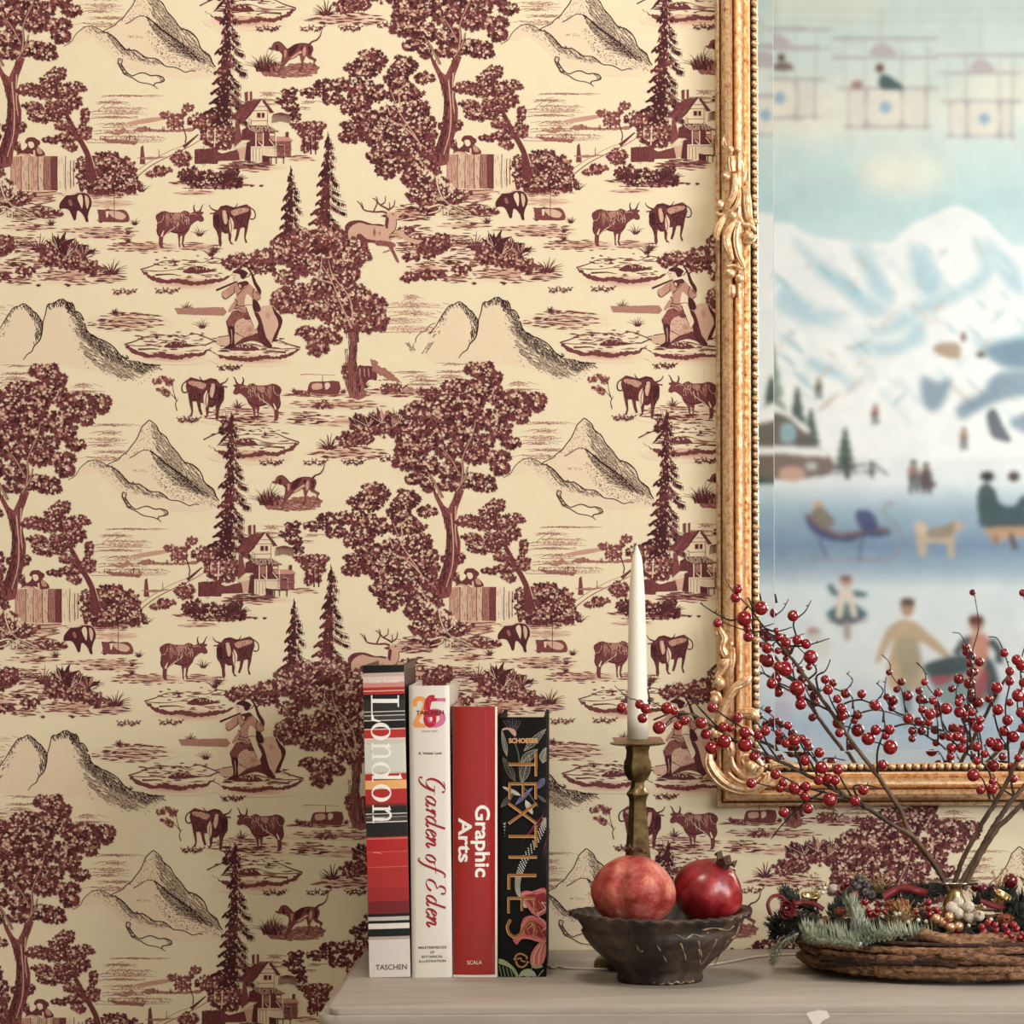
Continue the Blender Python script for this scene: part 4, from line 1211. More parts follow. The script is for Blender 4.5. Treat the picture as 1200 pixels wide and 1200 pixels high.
# snow peaks
mpoly(A1((-400, 760), (-100, 800), (100, 790), (230, 830), (330, 825), (400, 870), (560, 895), (700, 900), (760, 850), (850, 800), (950, 762), (1040, 800), (1100, 860), (1170, 915), (1300, 880), (1500, 800), (1800, 860), (2150, 800), (2150, 1600), (-400, 1600)), (236, 239, 238), 1, 2)
sh = (166, 200, 214)
for p in (A1((270, 1040), (330, 1070), (420, 1130), (560, 1170), (620, 1165), (520, 1180), (400, 1170), (300, 1110)),
          A1((330, 860), (400, 930), (500, 1000), (600, 1080), (700, 1150), (620, 1170), (520, 1080), (420, 1000)),
          A1((560, 900), (640, 960), (700, 1060), (720, 1130), (650, 1100), (600, 1000)),
          A1((780, 900), (860, 960), (900, 1060), (820, 1100), (780, 1000)),
          A1((1000, 870), (1060, 940), (1080, 1020), (1000, 1090), (860, 1110), (960, 1060), (1040, 1000), (1020, 930)),
          A1((1050, 880), (1120, 930), (1180, 1000), (1200, 1100), (1120, 1040), (1080, 960)),
          A2((270, 20), (330, 60), (440, 100), (600, 160), (700, 120), (800, 50), (980, 20), (900, 60), (820, 90), (740, 150), (640, 170), (500, 140), (380, 120), (290, 70)),
          A2((400, 250), (520, 300), (600, 350), (560, 340), (480, 320), (400, 290)),
          A2((600, 190), (700, 200), (760, 170), (820, 100), (830, 190), (700, 240), (620, 230)),
          A2((1060, 200), (1150, 170), (1250, 150), (1300, 290), (1180, 290), (1100, 260))):
    mpoly(p, sh, .75, 5)
for k in range(60):
    x, y = NR.uniform(900, 1480), NR.uniform(290, 480)
    l = NR.uniform(10, 40)
    mline([(x, y), (x+l*.5, y+l*.5), (x+l*.7, y+l*.9)], NR.uniform(2, 5), sh if NR.rand() < .6 else (244, 244, 240), .45, 3)
for k in range(240):
    x, y = NR.uniform(880, 1490), NR.uniform(262, 470)
    if y < 262 + abs(x-1125)*.16:
        continue
    l = NR.uniform(8, 30); s_ = 1 if NR.rand() < .6 else -1
    c_ = ((150, 188, 202), (186, 210, 216), (246, 246, 242), (206, 196, 186))[NR.randint(4)]
    mpoly([(x, y), (x+s_*l*.6, y+l*.35), (x+s_*l, y+l*.9), (x+s_*l*.5, y+l*.6)], c_, NR.uniform(.3, .7), 2)
dk = (104, 130, 150)
for p in (A2((820, 320), (880, 340), (930, 330), (900, 420), (850, 450), (820, 400)), A2((950, 430), (1040, 380), (1100, 310), (1200, 300), (1300, 330), (1280, 380), (1150, 400), (1040, 440), (970, 480)),
          A2((1060, 210), (1200, 180), (1300, 200), (1300, 280), (1150, 290), (1080, 260)), A2((1150, 480), (1300, 430), (1300, 540), (1180, 520))):
    mpoly(p, dk, .7, 4)
mpoly(A2((870, 205), (950, 195), (960, 255), (880, 240)), (170, 150, 130), .9, 2)
mell(820+975/3.158, 340+175/3.158, 3, 6, (130, 105, 95), 1, 1)
mell(820+1040/3.158, 340+240/3.158, 6, 4, (110, 105, 90), 1, 2)
mline(A2((540, 215), (580, 210), (620, 190)), 1.6, (120, 130, 135), .9, 1)
# cabin, firs and fence
fir = (72, 88, 84)
def mfir(cx, y0, y1, w, c=fir, a=.9):
    n = 5
    for k in range(n):
        t0, t1 = k/n, (k+1.2)/n
        mpoly([(cx, y0+(y1-y0)*t0), (cx-w*t1/2, y0+(y1-y0)*t1), (cx+w*t1/2, y0+(y1-y0)*t1)], c, a, 1.5)
mfir(905, 400, 500, 40, (120, 138, 120), .8)
mfir(934, 452, 520, 32)
mfir(950, 478, 528, 26)
mfir(990, 500, 548, 26)
mline([(990, 540), (993, 560)], 4, (70, 66, 62), 1, 1)
mfir(860, 440, 560, 60)
mfir(820, 430, 560, 60)
cab = (112, 104, 98)
mpoly(A2((60, 480), (290, 450), (390, 520), (392, 592), (60, 600)), cab, .95, 1)
mpoly(A2((60, 590), (290, 590), (462, 602), (462, 688), (60, 692)), (124, 108, 100), .95, 1)
mpoly(A2((40, 470), (180, 400), (290, 432), (400, 510), (390, 528), (285, 455), (60, 500)), (236, 238, 236), 1, 1)
mpoly(A2((40, 585), (400, 580), (470, 600), (460, 618), (270, 605), (40, 610)), (234, 236, 234), 1, 1)
mpoly(A2((300, 500), (350, 500), (350, 560), (300, 560)), (150, 178, 186), 1, 1)
mpoly(A2((396, 640), (430, 640), (430, 664), (396, 664)), (186, 190, 188), 1, 1)
mell(820+340/3.158, 340+680/3.158, 16, 9, (206, 170, 152), .9, 2)
for (x0, y0, x1, y1) in ((465, 655, 640, 645), (465, 680, 640, 672), (635, 640, 690, 680)):
    mline(A2((x0, y0), (x1, y1)), 2.2, (110, 112, 114), .9, 1)
for x in (545, 635):
    mline(A2((x, 640), (x, 690)), 4, (90, 90, 92), .9, 1)
# little skiers and walkers
def mman(x, y, h, c, c2=(70, 76, 82), a=.95):
    mell(x, y-h*.42, h*.09, h*.1, (176, 140, 120), a, 1)
    mell(x, y-h*.48, h*.1, h*.06, c2, a, 1)
    mpoly([(x-h*.14, y-h*.32), (x+h*.14, y-h*.32), (x+h*.17, y+h*.05), (x-h*.17, y+h*.05)], c, a, 1)
    mline([(x-h*.07, y), (x-h*.1, y+h*.5)], h*.1, c2, a, 1)
    mline([(x+h*.07, y), (x+h*.12, y+h*.5)], h*.1, c2, a, 1)
mman(959, 456, 22, (110, 110, 88))
mman(1025, 486, 22, (168, 110, 106))
mman(1129, 514, 24, (170, 140, 124))
mman(1070, 559, 36, (140, 120, 112))
mman(1085, 561, 34, (104, 90, 92))
mpoly([(1078, 555), (1096, 566), (1092, 572), (1078, 572)], (96, 88, 92), .9, 1)
mpoly(A2((1060, 460), (1090, 440), (1120, 500), (1150, 560), (1090, 550), (1070, 520)), (86, 94, 104), .85, 2)
# riders at the right of the ice
mpoly(A2((1030, 740), (1060, 715), (1090, 740), (1110, 790), (1160, 800), (1200, 760), (1290, 790), (1330, 880), (1200, 905), (1050, 880), (1028, 820)), (72, 88, 92), .95, 2)
mell(820+1062/3.158, 340+690/3.158, 8, 6, (64, 62, 62), 1, 1)
mell(820+1160/3.158, 340+690/3.158, 7, 6, (84, 76, 72), 1, 1)
mpoly(A2((1060, 880), (1250, 880), (1260, 910), (1160, 915), (1090, 930), (1070, 910)), (190, 156, 124), .95, 2)
mline(A2((1090, 910), (1100, 945)), 5, (150, 120, 100), .9, 1)
mline(A2((1150, 905), (1165, 955)), 5, (90, 80, 76), .9, 1)
# sleigh and dog
nav = (78, 84, 120)
mpoly(A2((390, 830), (430, 850), (500, 900), (580, 895), (640, 880), (700, 885), (690, 910), (600, 912), (560, 930), (480, 925), (430, 905), (400, 870)), nav, .95, 1)
mline(A2((395, 835), (440, 870), (510, 905), (580, 900), (640, 885), (700, 890)), 3.5, (150, 112, 92), .9, 1)
mpoly(A2((575, 820), (630, 820), (660, 880), (600, 890)), nav, .9, 1)
mline(A2((410, 995), (540, 997), (690, 995), (740, 960), (745, 910), (715, 860), (685, 830), (690, 795), (715, 790)), 2.2, (150, 140, 140), .9, 1)
mline(A2((440, 920), (470, 990)), 1.8, nav, .8, 1)
mline(A2((600, 915), (590, 990)), 1.8, nav, .8, 1)
mell(820+435/3.158, 340+800/3.158, 6, 7, (196, 166, 148), 1, 1)
mpoly(A2((410, 830), (440, 800), (470, 820), (500, 860), (470, 880), (430, 860)), (128, 124, 110), .95, 1)
mpoly(A2((800, 880), (850, 890), (920, 870), (945, 850), (975, 865), (970, 885), (945, 900), (940, 985), (920, 990), (910, 940), (840, 940), (838, 980), (815, 985), (800, 930)), (190, 172, 152), 1, 1.5)
mpoly(A2((840, 890), (920, 868), (940, 860), (930, 910), (850, 915)), (142, 132, 118), .9, 2)
mell(820+817/3.158, 340+880/3.158, 8, 7, (206, 186, 168), 1, 1.5)
# skaters in front
teal = (92, 116, 124)
mpoly(A3((505, 240), (530, 215), (560, 200), (600, 200), (635, 225), (648, 245), (600, 272), (540, 275)), teal, 1, 1.5)
mline(A3((515, 135), (530, 160), (560, 175)), 7, teal, 1, 1)
mline(A3((590, 165), (640, 172)), 6, teal, 1, 1)
mpoly(A3((545, 165), (572, 150), (600, 165), (610, 250), (590, 240), (575, 180), (560, 245), (540, 250)), (222, 210, 196), 1, 1.5)
mell(800+573/3, 640+125/3, 7, 7, (196, 168, 154), 1, 1)
mell(800+573/3, 640+114/3, 7.5, 3.5, (140, 110, 100), 1, 1)
mline(A3((577, 270), (577, 325)), 7, (170, 160, 148), 1, 1)
mline(A3((520, 262), (640, 262)), 2, (150, 90, 90), .8, 1)
mpoly(A3((735, 275), (770, 258), (812, 265), (845, 290), (940, 380), (928, 398), (832, 335), (838, 400), (852, 498), (780, 505), (722, 490), (725, 390), (742, 320), (695, 402), (678, 402), (708, 310)), (188, 168, 140), 1, 1.5)
mpoly(A3((760, 330), (820, 330), (835, 440), (790, 480), (750, 430)), (160, 156, 138), .7, 4)
mpoly(A3((735, 400), (760, 420), (760, 500), (722, 492)), (206, 170, 142), .7, 3)
mpoly(A3((755, 500), (800, 500), (800, 600), (780, 640), (770, 560)), (140, 156, 162), 1, 2)
mpoly(A3((820, 500), (865, 495), (880, 590), (850, 600)), (150, 164, 170), .8, 2)
mell(800+788/3, 640+215/3, 8, 11, (176, 142, 122), 1, 1)
mell(800+790/3, 640+198/3, 8.5, 5, (92, 82, 76), 1, 1)
mpoly(A3((850, 420), (940, 392), (1040, 385), (1090, 410), (1110, 480), (1080, 560), (1030, 575), (920, 560), (880, 500)), (130, 152, 156), .95, 2)
mpoly(A3((850, 418), (960, 385), (1050, 388), (1000, 440), (890, 462), (862, 450)), (70, 84, 88), .95, 2)
mpoly(A3((1060, 380), (1095, 430), (1110, 520), (1080, 560), (1060, 460)), (66, 80, 84), .9, 2)
mpoly(A3((870, 460), (960, 455), (900, 490)), (160, 84, 92), .9, 2)
mpoly(A3((1010, 540), (1040, 440), (1075, 440), (1060, 520), (1035, 570)), (158, 84, 92), .9, 2)
mpoly(A3((990, 330), (1030, 305), (1075, 320), (1070, 390), (1030, 470), (990, 470), (1030, 400), (1000, 380)), (194, 142, 120), 1, 2)
mline(A3((960, 380), (985, 340), (1010, 330)), 9, (72, 86, 90), 1, 1.5)
mline(A3((1080, 330), (1110, 370), (1110, 410)), 9, (72, 86, 90), 1, 1.5)
mell(800+1032/3, 640+275/3, 8, 10, (188, 138, 118), 1, 1)
mell(800+1030/3, 640+260/3, 9, 6, (100, 66, 60), 1, 1)
mell(800+460/3, 640+310/3, 9, 8, (178, 190, 188), .9, 2)
mell(800+458/3, 640+298/3, 7, 3, (176, 120, 112), .9, 1.5)
mell(800+480/3, 640+350/3, 14, 14, (206, 206, 200), .7, 4)
for (x, y) in ((350, 510), (350, 560), (345, 600)):
    mell(800+x/3, 640+y/3, 14, 5, (190, 170, 190), .6, 3)
# balloon gondolas hanging from cables
gr = (178, 170, 172)
def gondola(ox, oy, w, s, top=-60):
    g = lambda *p: [(ox + x*s, oy + y*s) for x, y in p]
    mline(g((150, top), (152, 40)), 3.2*s*3, (206, 210, 198), .9, 1)
    for q in (((0, 45), (330, 45)), ((0, 115), (w, 115)), ((20, 230), (w, 230)), ((30, 370), (w-20, 370))):
        mline(g(*q), 9*s*1.1, gr, .85, 1)
    for x in (15, 90, 225, w-10):
        mline(g((x, 60), (x, 240)), 5*s*1.2, (196, 194, 190), .8, 1)
    for x in (30, 90, 100, 220, 230, w-15):
        mline(g((x, 235), (x, 370)), 7*s*1.2, gr, .8, 1)
    mpoly(g((110, 105), (120, 75), (150, 60), (185, 75), (205, 108)), (190, 180, 184), .9, 1)
    mpoly(g((35, 250), (85, 250), (85, 355), (35, 355)), (226, 222, 212), .9, 1)
    mpoly(g((110, 250), (215, 250), (215, 355), (110, 355)), (230, 226, 214), .9, 1)
    mell(ox+165*s, oy+300*s, 22*s, 22*s, (150, 180, 204), .9, 1)
    mpoly(g((240, 250), (w-25, 250), (w-25, 355), (240, 355)), (226, 222, 212), .9, 1)
S_ = 1/3.158
gondola(820+520*S_, 100*S_, 330, S_)
gondola(820+900*S_, 165*S_, 290, S_*.92, top=-130)
gondola(820+130*S_, 65*S_, 310, S_)
gondola(820-60*S_, 130*S_, 310, S_)
gondola(1290, 20, 320, S_)
for (x, y, c) in ((665, 255, (104, 76, 68)), (300, 215, (104, 84, 76))):
    mell(820+x*S_, y*S_, 5, 5, c, 1, 1)
mpoly(A1((670, 330), (665, 285), (690, 280), (750, 320), (740, 335)), (84, 104, 104), 1, 1.5)
mpoly(A1((560, 330), (565, 305), (595, 300), (600, 330)), (170, 140, 132), 1, 1.5)
mpoly(A1((275, 262), (285, 235), (330, 235), (345, 262)), (128, 108, 104), 1, 1.5)
mpoly(A1((210, 290), (240, 290), (262, 320), (215, 315)), (90, 110, 116), 1, 1.5)
for y in (40, 75):
    mline(A1((200, y), (700, y+4), (1300, y-6)), 1.5, (186, 200, 198), .8, 1)

# mottled brushwork
nz = blur(NR.rand(*XX.shape)-.5, 9); nz2 = blur(NR.rand(*XX.shape)-.5, 3)
nz = nz/nz.std(); nz2 = nz2/nz2.std()
MIMG += (nz*1.6 + nz2*1.2)[..., None]*np.array([1.1, 1.0, .9])
MIMG = np.clip(MIMG, 0, 250)
# write the painting onto a fine grid lying on the far wall
pts = []
ny, nx = XX.shape
mat_r = np.array(cam_rot)
dirs = np.stack([(XX-PX0)/F_PX, -(YY-PY0)/F_PX, -np.ones_like(XX)], axis=-1) @ mat_r.T
tt = (ML - CP.y) / dirs[..., 1]
wx = CP.x + dirs[..., 0]*tt
wz = CP.z + dirs[..., 2]*tt
ok = (wz > 0.02) & (wz < ROOM_H - .02) & (wx < ROOM_R - .01)
V = np.stack([wx, np.full_like(wx, ROOM_F + .001), wz], axis=-1).reshape(-1, 3)
idx = np.arange(ny*nx).reshape(ny, nx)
q = np.stack([idx[:-1, :-1], idx[:-1, 1:], idx[1:, 1:], idx[1:, :-1]], axis=-1)
okq = ok[:-1, :-1] & ok[1:, 1:] & ok[:-1, 1:] & ok[1:, :-1]
q = q[okq]
colr = MIMG.reshape(-1, 3) / 255.0
lin = np.where(colr <= .04045, colr/12.92, ((colr+.055)/1.055)**2.4)
base_v = np.array([[ROOM_L, ROOM_F-.1, 0], [ROOM_R, ROOM_F-.1, 0], [ROOM_R, ROOM_F, 0], [ROOM_L, ROOM_F, 0], [ROOM_L, ROOM_F-.1, ROOM_H], [ROOM_R, ROOM_F-.1, ROOM_H], [ROOM_R, ROOM_F, ROOM_H], [ROOM_L, ROOM_F, ROOM_H]])
bq = np.array([[0, 3, 2, 1], [4, 5, 6, 7], [0, 1, 5, 4], [1, 2, 6, 5], [2, 3, 7, 6], [3, 0, 4, 7]]) + len(V)
V = np.concatenate([V, base_v])
lin = np.concatenate([lin, np.tile(np.array([[.72, .8, .8]]), (8, 1))])
q = np.concatenate([q, bq])
me = bpy.data.meshes.new('wall_front')
me.vertices.add(len(V)); me.vertices.foreach_set('co', V.astype(np.float32).ravel())
me.loops.add(len(q)*4); me.loops.foreach_set('vertex_index', q.astype(np.int32).ravel())
me.polygons.add(len(q))
me.polygons.foreach_set('loop_start', np.arange(0, len(q)*4, 4, dtype=np.int32))
me.polygons.foreach_set('loop_total', np.full(len(q), 4, dtype=np.int32))
me.update(calc_edges=True)
ca = me.color_attributes.new('paint', 'FLOAT_COLOR', 'POINT')
ca.data.foreach_set('color', np.concatenate([lin, np.ones((len(lin), 1))], axis=1).astype(np.float32).ravel())
me.shade_flat()
mu = NT('mural paint', rough=.8, spec=.2)
mu.color(mu.attr('paint').outputs['Color'])
me.materials.append(mu.m)
struct(link('wall_front', me))

# ------------------------------------------------------------------ light
def area(name, loc, tgt, sx, sy, e, col):
    l = bpy.data.lights.new(name, 'AREA')
    l.shape = 'RECTANGLE'; l.size = sx; l.size_y = sy; l.energy = e; l.color = col
    o = bpy.data.objects.new(name, l); COL.objects.link(o)
    o.location = loc
    o.rotation_euler = (Vector(tgt) - Vector(loc)).to_track_quat('-Z', 'Z').to_euler()
    return o
for n, (a, b) in enumerate(WINS):
    y = (a+b)/2
    area('window_daylight', (ROOM_R+.13, y, (WZ0+WZ1)/2), (0, y, (WZ0+WZ1)/2), b-a, WZ1-WZ0, (106, 78)[n], (1, .985, .96))
fillm = NT('glowing fill glass', rough=.5)
fillm.color(srgb(250, 240, 220)); fillm.b.inputs['Emission Color'].default_value = (1, .9, .76, 1); fillm.b.inputs['Emission Strength'].default_value = 6
fill_root = thing('added_fill_lamp', 'added round fill lamp under the ceiling, out of view', 'lamp', (-.1, -1.1, ROOM_H))  # added out of view to brighten the upper part of the wall
bm = bmesh.new(); lathe(bm, [(.14, -.02), (.16, -.05), (.13, -.10), (.06, -.13), (.001, -.135)], 32)
obj('fill_shade', bm, fillm.m, fill_root)
bm = bmesh.new(); lathe(bm, [(.10, -.001), (.15, -.012), (.145, -.022)], 32, close=True)
obj('fill_plate', bm, whitep.m, fill_root)
l = bpy.data.lights.new('fill_light', 'AREA'); l.shape = 'DISK'; l.size = .5; l.energy = 17; l.color = (1, .92, .80)
o = bpy.data.objects.new('fill_light', l); COL.objects.link(o); o.location = (-.1, -1.1, ROOM_H-.16)
w = bpy.data.worlds.new('sky'); scene.world = w; w.use_nodes = True
w.node_tree.nodes['Background'].inputs['Color'].default_value = (.75, .85, 1, 1)
w.node_tree.nodes['Background'].inputs['Strength'].default_value = 1.0
vs_ = scene.view_settings
vs_.view_transform = 'Standard'; vs_.look = 'None'; vs_.gamma = 1; vs_.exposure = 0.0; vs_.use_curve_mapping = False
# ------------------------------------------------------------------ materials for the objects
gold = NT('worn gilding', rough=.36, metal=.7, spec=.6)
gn = gold.noise(160, 5, .65)
gn2 = gold.noise(900, 3, .6)
g1 = gold.ramp(gn, [(.28, srgb(150, 98, 60)), (.38, srgb(208, 156, 110)), (.5, srgb(236, 198, 154)), (.7, srgb(250, 230, 198))])
g2 = gold.mix(gold.math('GREATER_THAN', gn2, .66), g1, srgb(84, 50, 32))
gold.color(g2)
gold.l(gold.ramp(gn, [(.3, (.55, .55, .55, 1)), (.7, (.24, .24, .24, 1))]), gold.b.inputs['Roughness'])
gold.bump(gold.noise(300, 4), .25, .0008)
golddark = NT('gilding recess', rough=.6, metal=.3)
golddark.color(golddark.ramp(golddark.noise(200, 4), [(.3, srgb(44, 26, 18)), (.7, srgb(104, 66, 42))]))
mirror_m = NT('silvered mirror', rough=0.0, metal=1.0)
mirror_m.color((.93, .95, .945, 1))
greyp = NT('grey chalk paint', rough=.55, spec=.35)
ga = greyp.noise(9, 5, .6, vec=greyp.coord((1, 3, 8)))
gb = greyp.noise(420, 3, .6)
greyp.color(greyp.mix(greyp.math('MULTIPLY', gb, .5), greyp.ramp(ga, [(.3, srgb(164, 154, 142)), (.7, srgb(184, 175, 163))]), srgb(156, 145, 132)))
greyp.bump(greyp.noise(80, 4, vec=greyp.coord((1, 4, 4))), .15, .001)
chip = NT('bare primer chip', rough=.7)
chip.color(srgb(226, 222, 212))

# ------------------------------------------------------------------ painted sideboard
FRY = PT(600, 1181).y           # front edge of the top
cx0 = PT(386, 1180).x
side = thing('sideboard', 'pale grey painted sideboard standing against the patterned wall', 'sideboard', (0.6, 0, 0))
def off(o, p):
    """parent keeping world position"""
    o.parent = p
    o.location = Vector(o.location) - Vector(p.location)
    return o
def slab(name, x0, x1, y0, y1, z0, z1, bw, mat, parent, corner=0.0):
    bm = bmesh.new()
    n = 6
    outline = []
    if corner:
        for k in range(n+1):
            a = PI + (PI/2)*k/n
            outline.append((x0+corner+corner*math.cos(a), y0+corner+corner*math.sin(a)))
        for k in range(n+1):
            a = 1.5*PI + (PI/2)*k/n
            outline.append((x1-corner+corner*math.cos(a), y0+corner+corner*math.sin(a)))
        outline += [(x1, y1), (x0, y1)]
    else:
        outline = [(x0, y0), (x1, y0), (x1, y1), (x0, y1)]
    b = [bm.verts.new((x, y, z0)) for x, y in outline]
    t = [bm.verts.new((x, y, z1)) for x, y in outline]
    m = len(outline)
    for k in range(m):
        bm.faces.new((b[k], b[(k+1) % m], t[(k+1) % m], t[k]))
    bm.faces.new(list(reversed(b)))
    bm.faces.new(t)
    ed = [e for e in bm.edges if abs(e.verts[0].co.z - e.verts[1].co.z) < 1e-6]
    bmesh.ops.bevel(bm, geom=ed, offset=bw, segments=3, affect='EDGES', profile=.5)
    return off(obj(name, bm, mat, None, smooth='auto'), parent)
SX1 = 1.62
slab('top', cx0, SX1, FRY, -.002, TABLE_Z-.007, TABLE_Z, .002, greyp.m, side, corner=.012)
slab('moulding', cx0-.010, SX1+.01, FRY-.010, -.0015, TABLE_Z-.030, TABLE_Z-.007, .008, greyp.m, side, corner=.02)
slab('moulding', cx0+.004, SX1-.004, FRY+.006, -.003, TABLE_Z-.048, TABLE_Z-.030, .005, greyp.m, side, corner=.01)
slab('carcass', cx0+.015, SX1-.015, FRY+.018, -.02, .09, TABLE_Z-.048, .003, greyp.m, side)
for k in range(3):
    w3 = (SX1-cx0-.09)/3
    xa = cx0+.035 + k*(w3+.01)
    d = slab('drawer', xa, xa+w3, FRY+.006, FRY+.0175, .62, .78, .003, greyp.m, side)
    bm = bmesh.new(); ball(bm, (xa+w3/2, FRY-.006, .70), .013)
    h = obj('knob', bm, golddark.m, None); off(h, side); h.parent = d; h.location = (0, 0, 0)
    d2 = slab('door', xa, xa+w3, FRY+.006, FRY+.0175, .12, .60, .003, greyp.m, side)
for (x, y) in ((cx0+.05, FRY+.05), (SX1-.05, FRY+.05), (cx0+.05, -.06), (SX1-.05, -.06)):
    bm = bmesh.new()
    lathe(bm, [(.018, 0), (.024, .03), (.03, .09)], 20, x, y, close=True)
    off(obj('leg', bm, greyp.m, None), side)
bm = bmesh.new()
cpx = PT(957, 1182)
vs0 = [(0, 0), (.012, .003), (.021, .002), (.024, -.004), (.016, -.008), (.012, -.014), (.007, -.012), (.003, -.006)]
f_ = [bm.verts.new((cpx.x-.01+a, FRY-.0104, TABLE_Z-.0055+b)) for a, b in vs0]
f2_ = [bm.verts.new((cpx.x-.01+a, FRY-.0095, TABLE_Z-.0055+b)) for a, b in vs0]
bm.faces.new(f_)
for k in range(8):
    bm.faces.new((f_[k], f_[(k+1) % 8], f2_[(k+1) % 8], f2_[k]))
off(obj('paint_chip', bm, chip.m, None, smooth=False), side)

# ------------------------------------------------------------------ gilt mirror
pA, pB = P(839.5, 560, .012), P(1000, 944.5, .012)
MXL, MZB = pA.x, pB.z
MW, MH = 1.02, 1.372
mir = thing('wall_mirror', 'large mirror in an ornate gilt frame hanging on the patterned wall', 'mirror', (MXL+MW/2, 0, MZB))
prof = [(0, .002), (0, .013), (2, .018), (4.5, .019), (5.5, .016), (7, .021), (11, .028), (15, .0295), (18.5, .026), (20, .019), (21, .0185), (22.5, .023), (26, .0275), (29, .027), (32, .022), (33.5, .017),
        (35, .0185), (38, .021), (40, .0195), (41, .011), (42, .009), (48.5, .009), (49.5, .007), (49.5, .003)]
bm = bmesh.new()
loops = []
for (u, h) in prof:
    u *= .001
    loops.append([bm.verts.new((x, -h, z)) for x, z in ((MXL+u, MZB+u), (MXL+MW-u, MZB+u), (MXL+MW-u, MZB+MH-u), (MXL+u, MZB+MH-u))])
for i in range(len(loops)-1):
    for k in range(4):
        bm.faces.new((loops[i][k], loops[i][(k+1) % 4], loops[i+1][(k+1) % 4], loops[i+1][k]))
bmesh.ops.subdivide_edges(bm, edges=[e for e in bm.edges if e.calc_length() > .3], cuts=1)
fr = obj('frame', bm, gold.m, None, smooth='auto')
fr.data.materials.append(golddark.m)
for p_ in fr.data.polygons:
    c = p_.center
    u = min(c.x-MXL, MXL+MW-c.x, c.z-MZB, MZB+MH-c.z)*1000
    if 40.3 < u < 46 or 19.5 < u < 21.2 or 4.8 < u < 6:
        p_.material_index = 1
off(fr, mir)
# beading
bm = bmesh.new()
def bead_row(p0, p1):
    d = (p1-p0); n = int(d.length/.0093)
    for k in range(n+1):
        p = p0 + d*(k/n)
        res = bmesh.ops.create_icosphere(bm, subdivisions=2, radius=.0043)
        s_ = 1 + .12*math.sin(k*2.3)
        for v in res['verts']:
            v.co = Vector((v.co.x*s_, v.co.y, v.co.z)) + p
u = .0455
c4 = [Vector((MXL+u, -.0115, MZB+u)), Vector((MXL+MW-u, -.0115, MZB+u)), Vector((MXL+MW-u, -.0115, MZB+MH-u)), Vector((MXL+u, -.0115, MZB+MH-u))]
for k in range(4):
    bead_row(c4[k], c4[(k+1) % 4])
off(obj('beading', bm, gold.m, None), mir)
# bevelled plate
u0, bv = .0488, .0185
t0, t1 = -.0045, -.0045-math.tan(R(.55))*bv
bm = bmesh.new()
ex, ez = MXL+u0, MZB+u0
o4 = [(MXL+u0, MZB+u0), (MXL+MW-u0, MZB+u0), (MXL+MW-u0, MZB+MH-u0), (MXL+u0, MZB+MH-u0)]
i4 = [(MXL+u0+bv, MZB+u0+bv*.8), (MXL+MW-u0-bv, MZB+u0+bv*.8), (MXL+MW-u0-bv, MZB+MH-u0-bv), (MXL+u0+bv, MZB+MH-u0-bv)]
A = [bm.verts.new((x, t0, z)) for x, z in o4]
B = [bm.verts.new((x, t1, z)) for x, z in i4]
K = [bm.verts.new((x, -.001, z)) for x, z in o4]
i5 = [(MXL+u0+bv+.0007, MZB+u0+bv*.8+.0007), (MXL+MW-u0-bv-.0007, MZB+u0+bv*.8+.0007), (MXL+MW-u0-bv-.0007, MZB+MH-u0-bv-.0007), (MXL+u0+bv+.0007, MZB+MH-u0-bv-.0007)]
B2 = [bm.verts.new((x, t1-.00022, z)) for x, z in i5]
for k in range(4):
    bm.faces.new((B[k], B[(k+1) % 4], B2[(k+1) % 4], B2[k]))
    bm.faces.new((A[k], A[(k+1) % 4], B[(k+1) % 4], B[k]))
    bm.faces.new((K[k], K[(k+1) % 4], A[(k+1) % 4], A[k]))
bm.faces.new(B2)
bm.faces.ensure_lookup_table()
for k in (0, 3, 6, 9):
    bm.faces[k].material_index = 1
bm.faces.new(list(reversed(K)))
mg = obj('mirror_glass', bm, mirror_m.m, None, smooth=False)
glintm = NT('pale bevel glint', rough=.15); glintm.color(srgb(214, 222, 218))  # bright glint along the bevel, put in as a pale colour
mg.data.materials.append(glintm.m)
off(mg, mir)

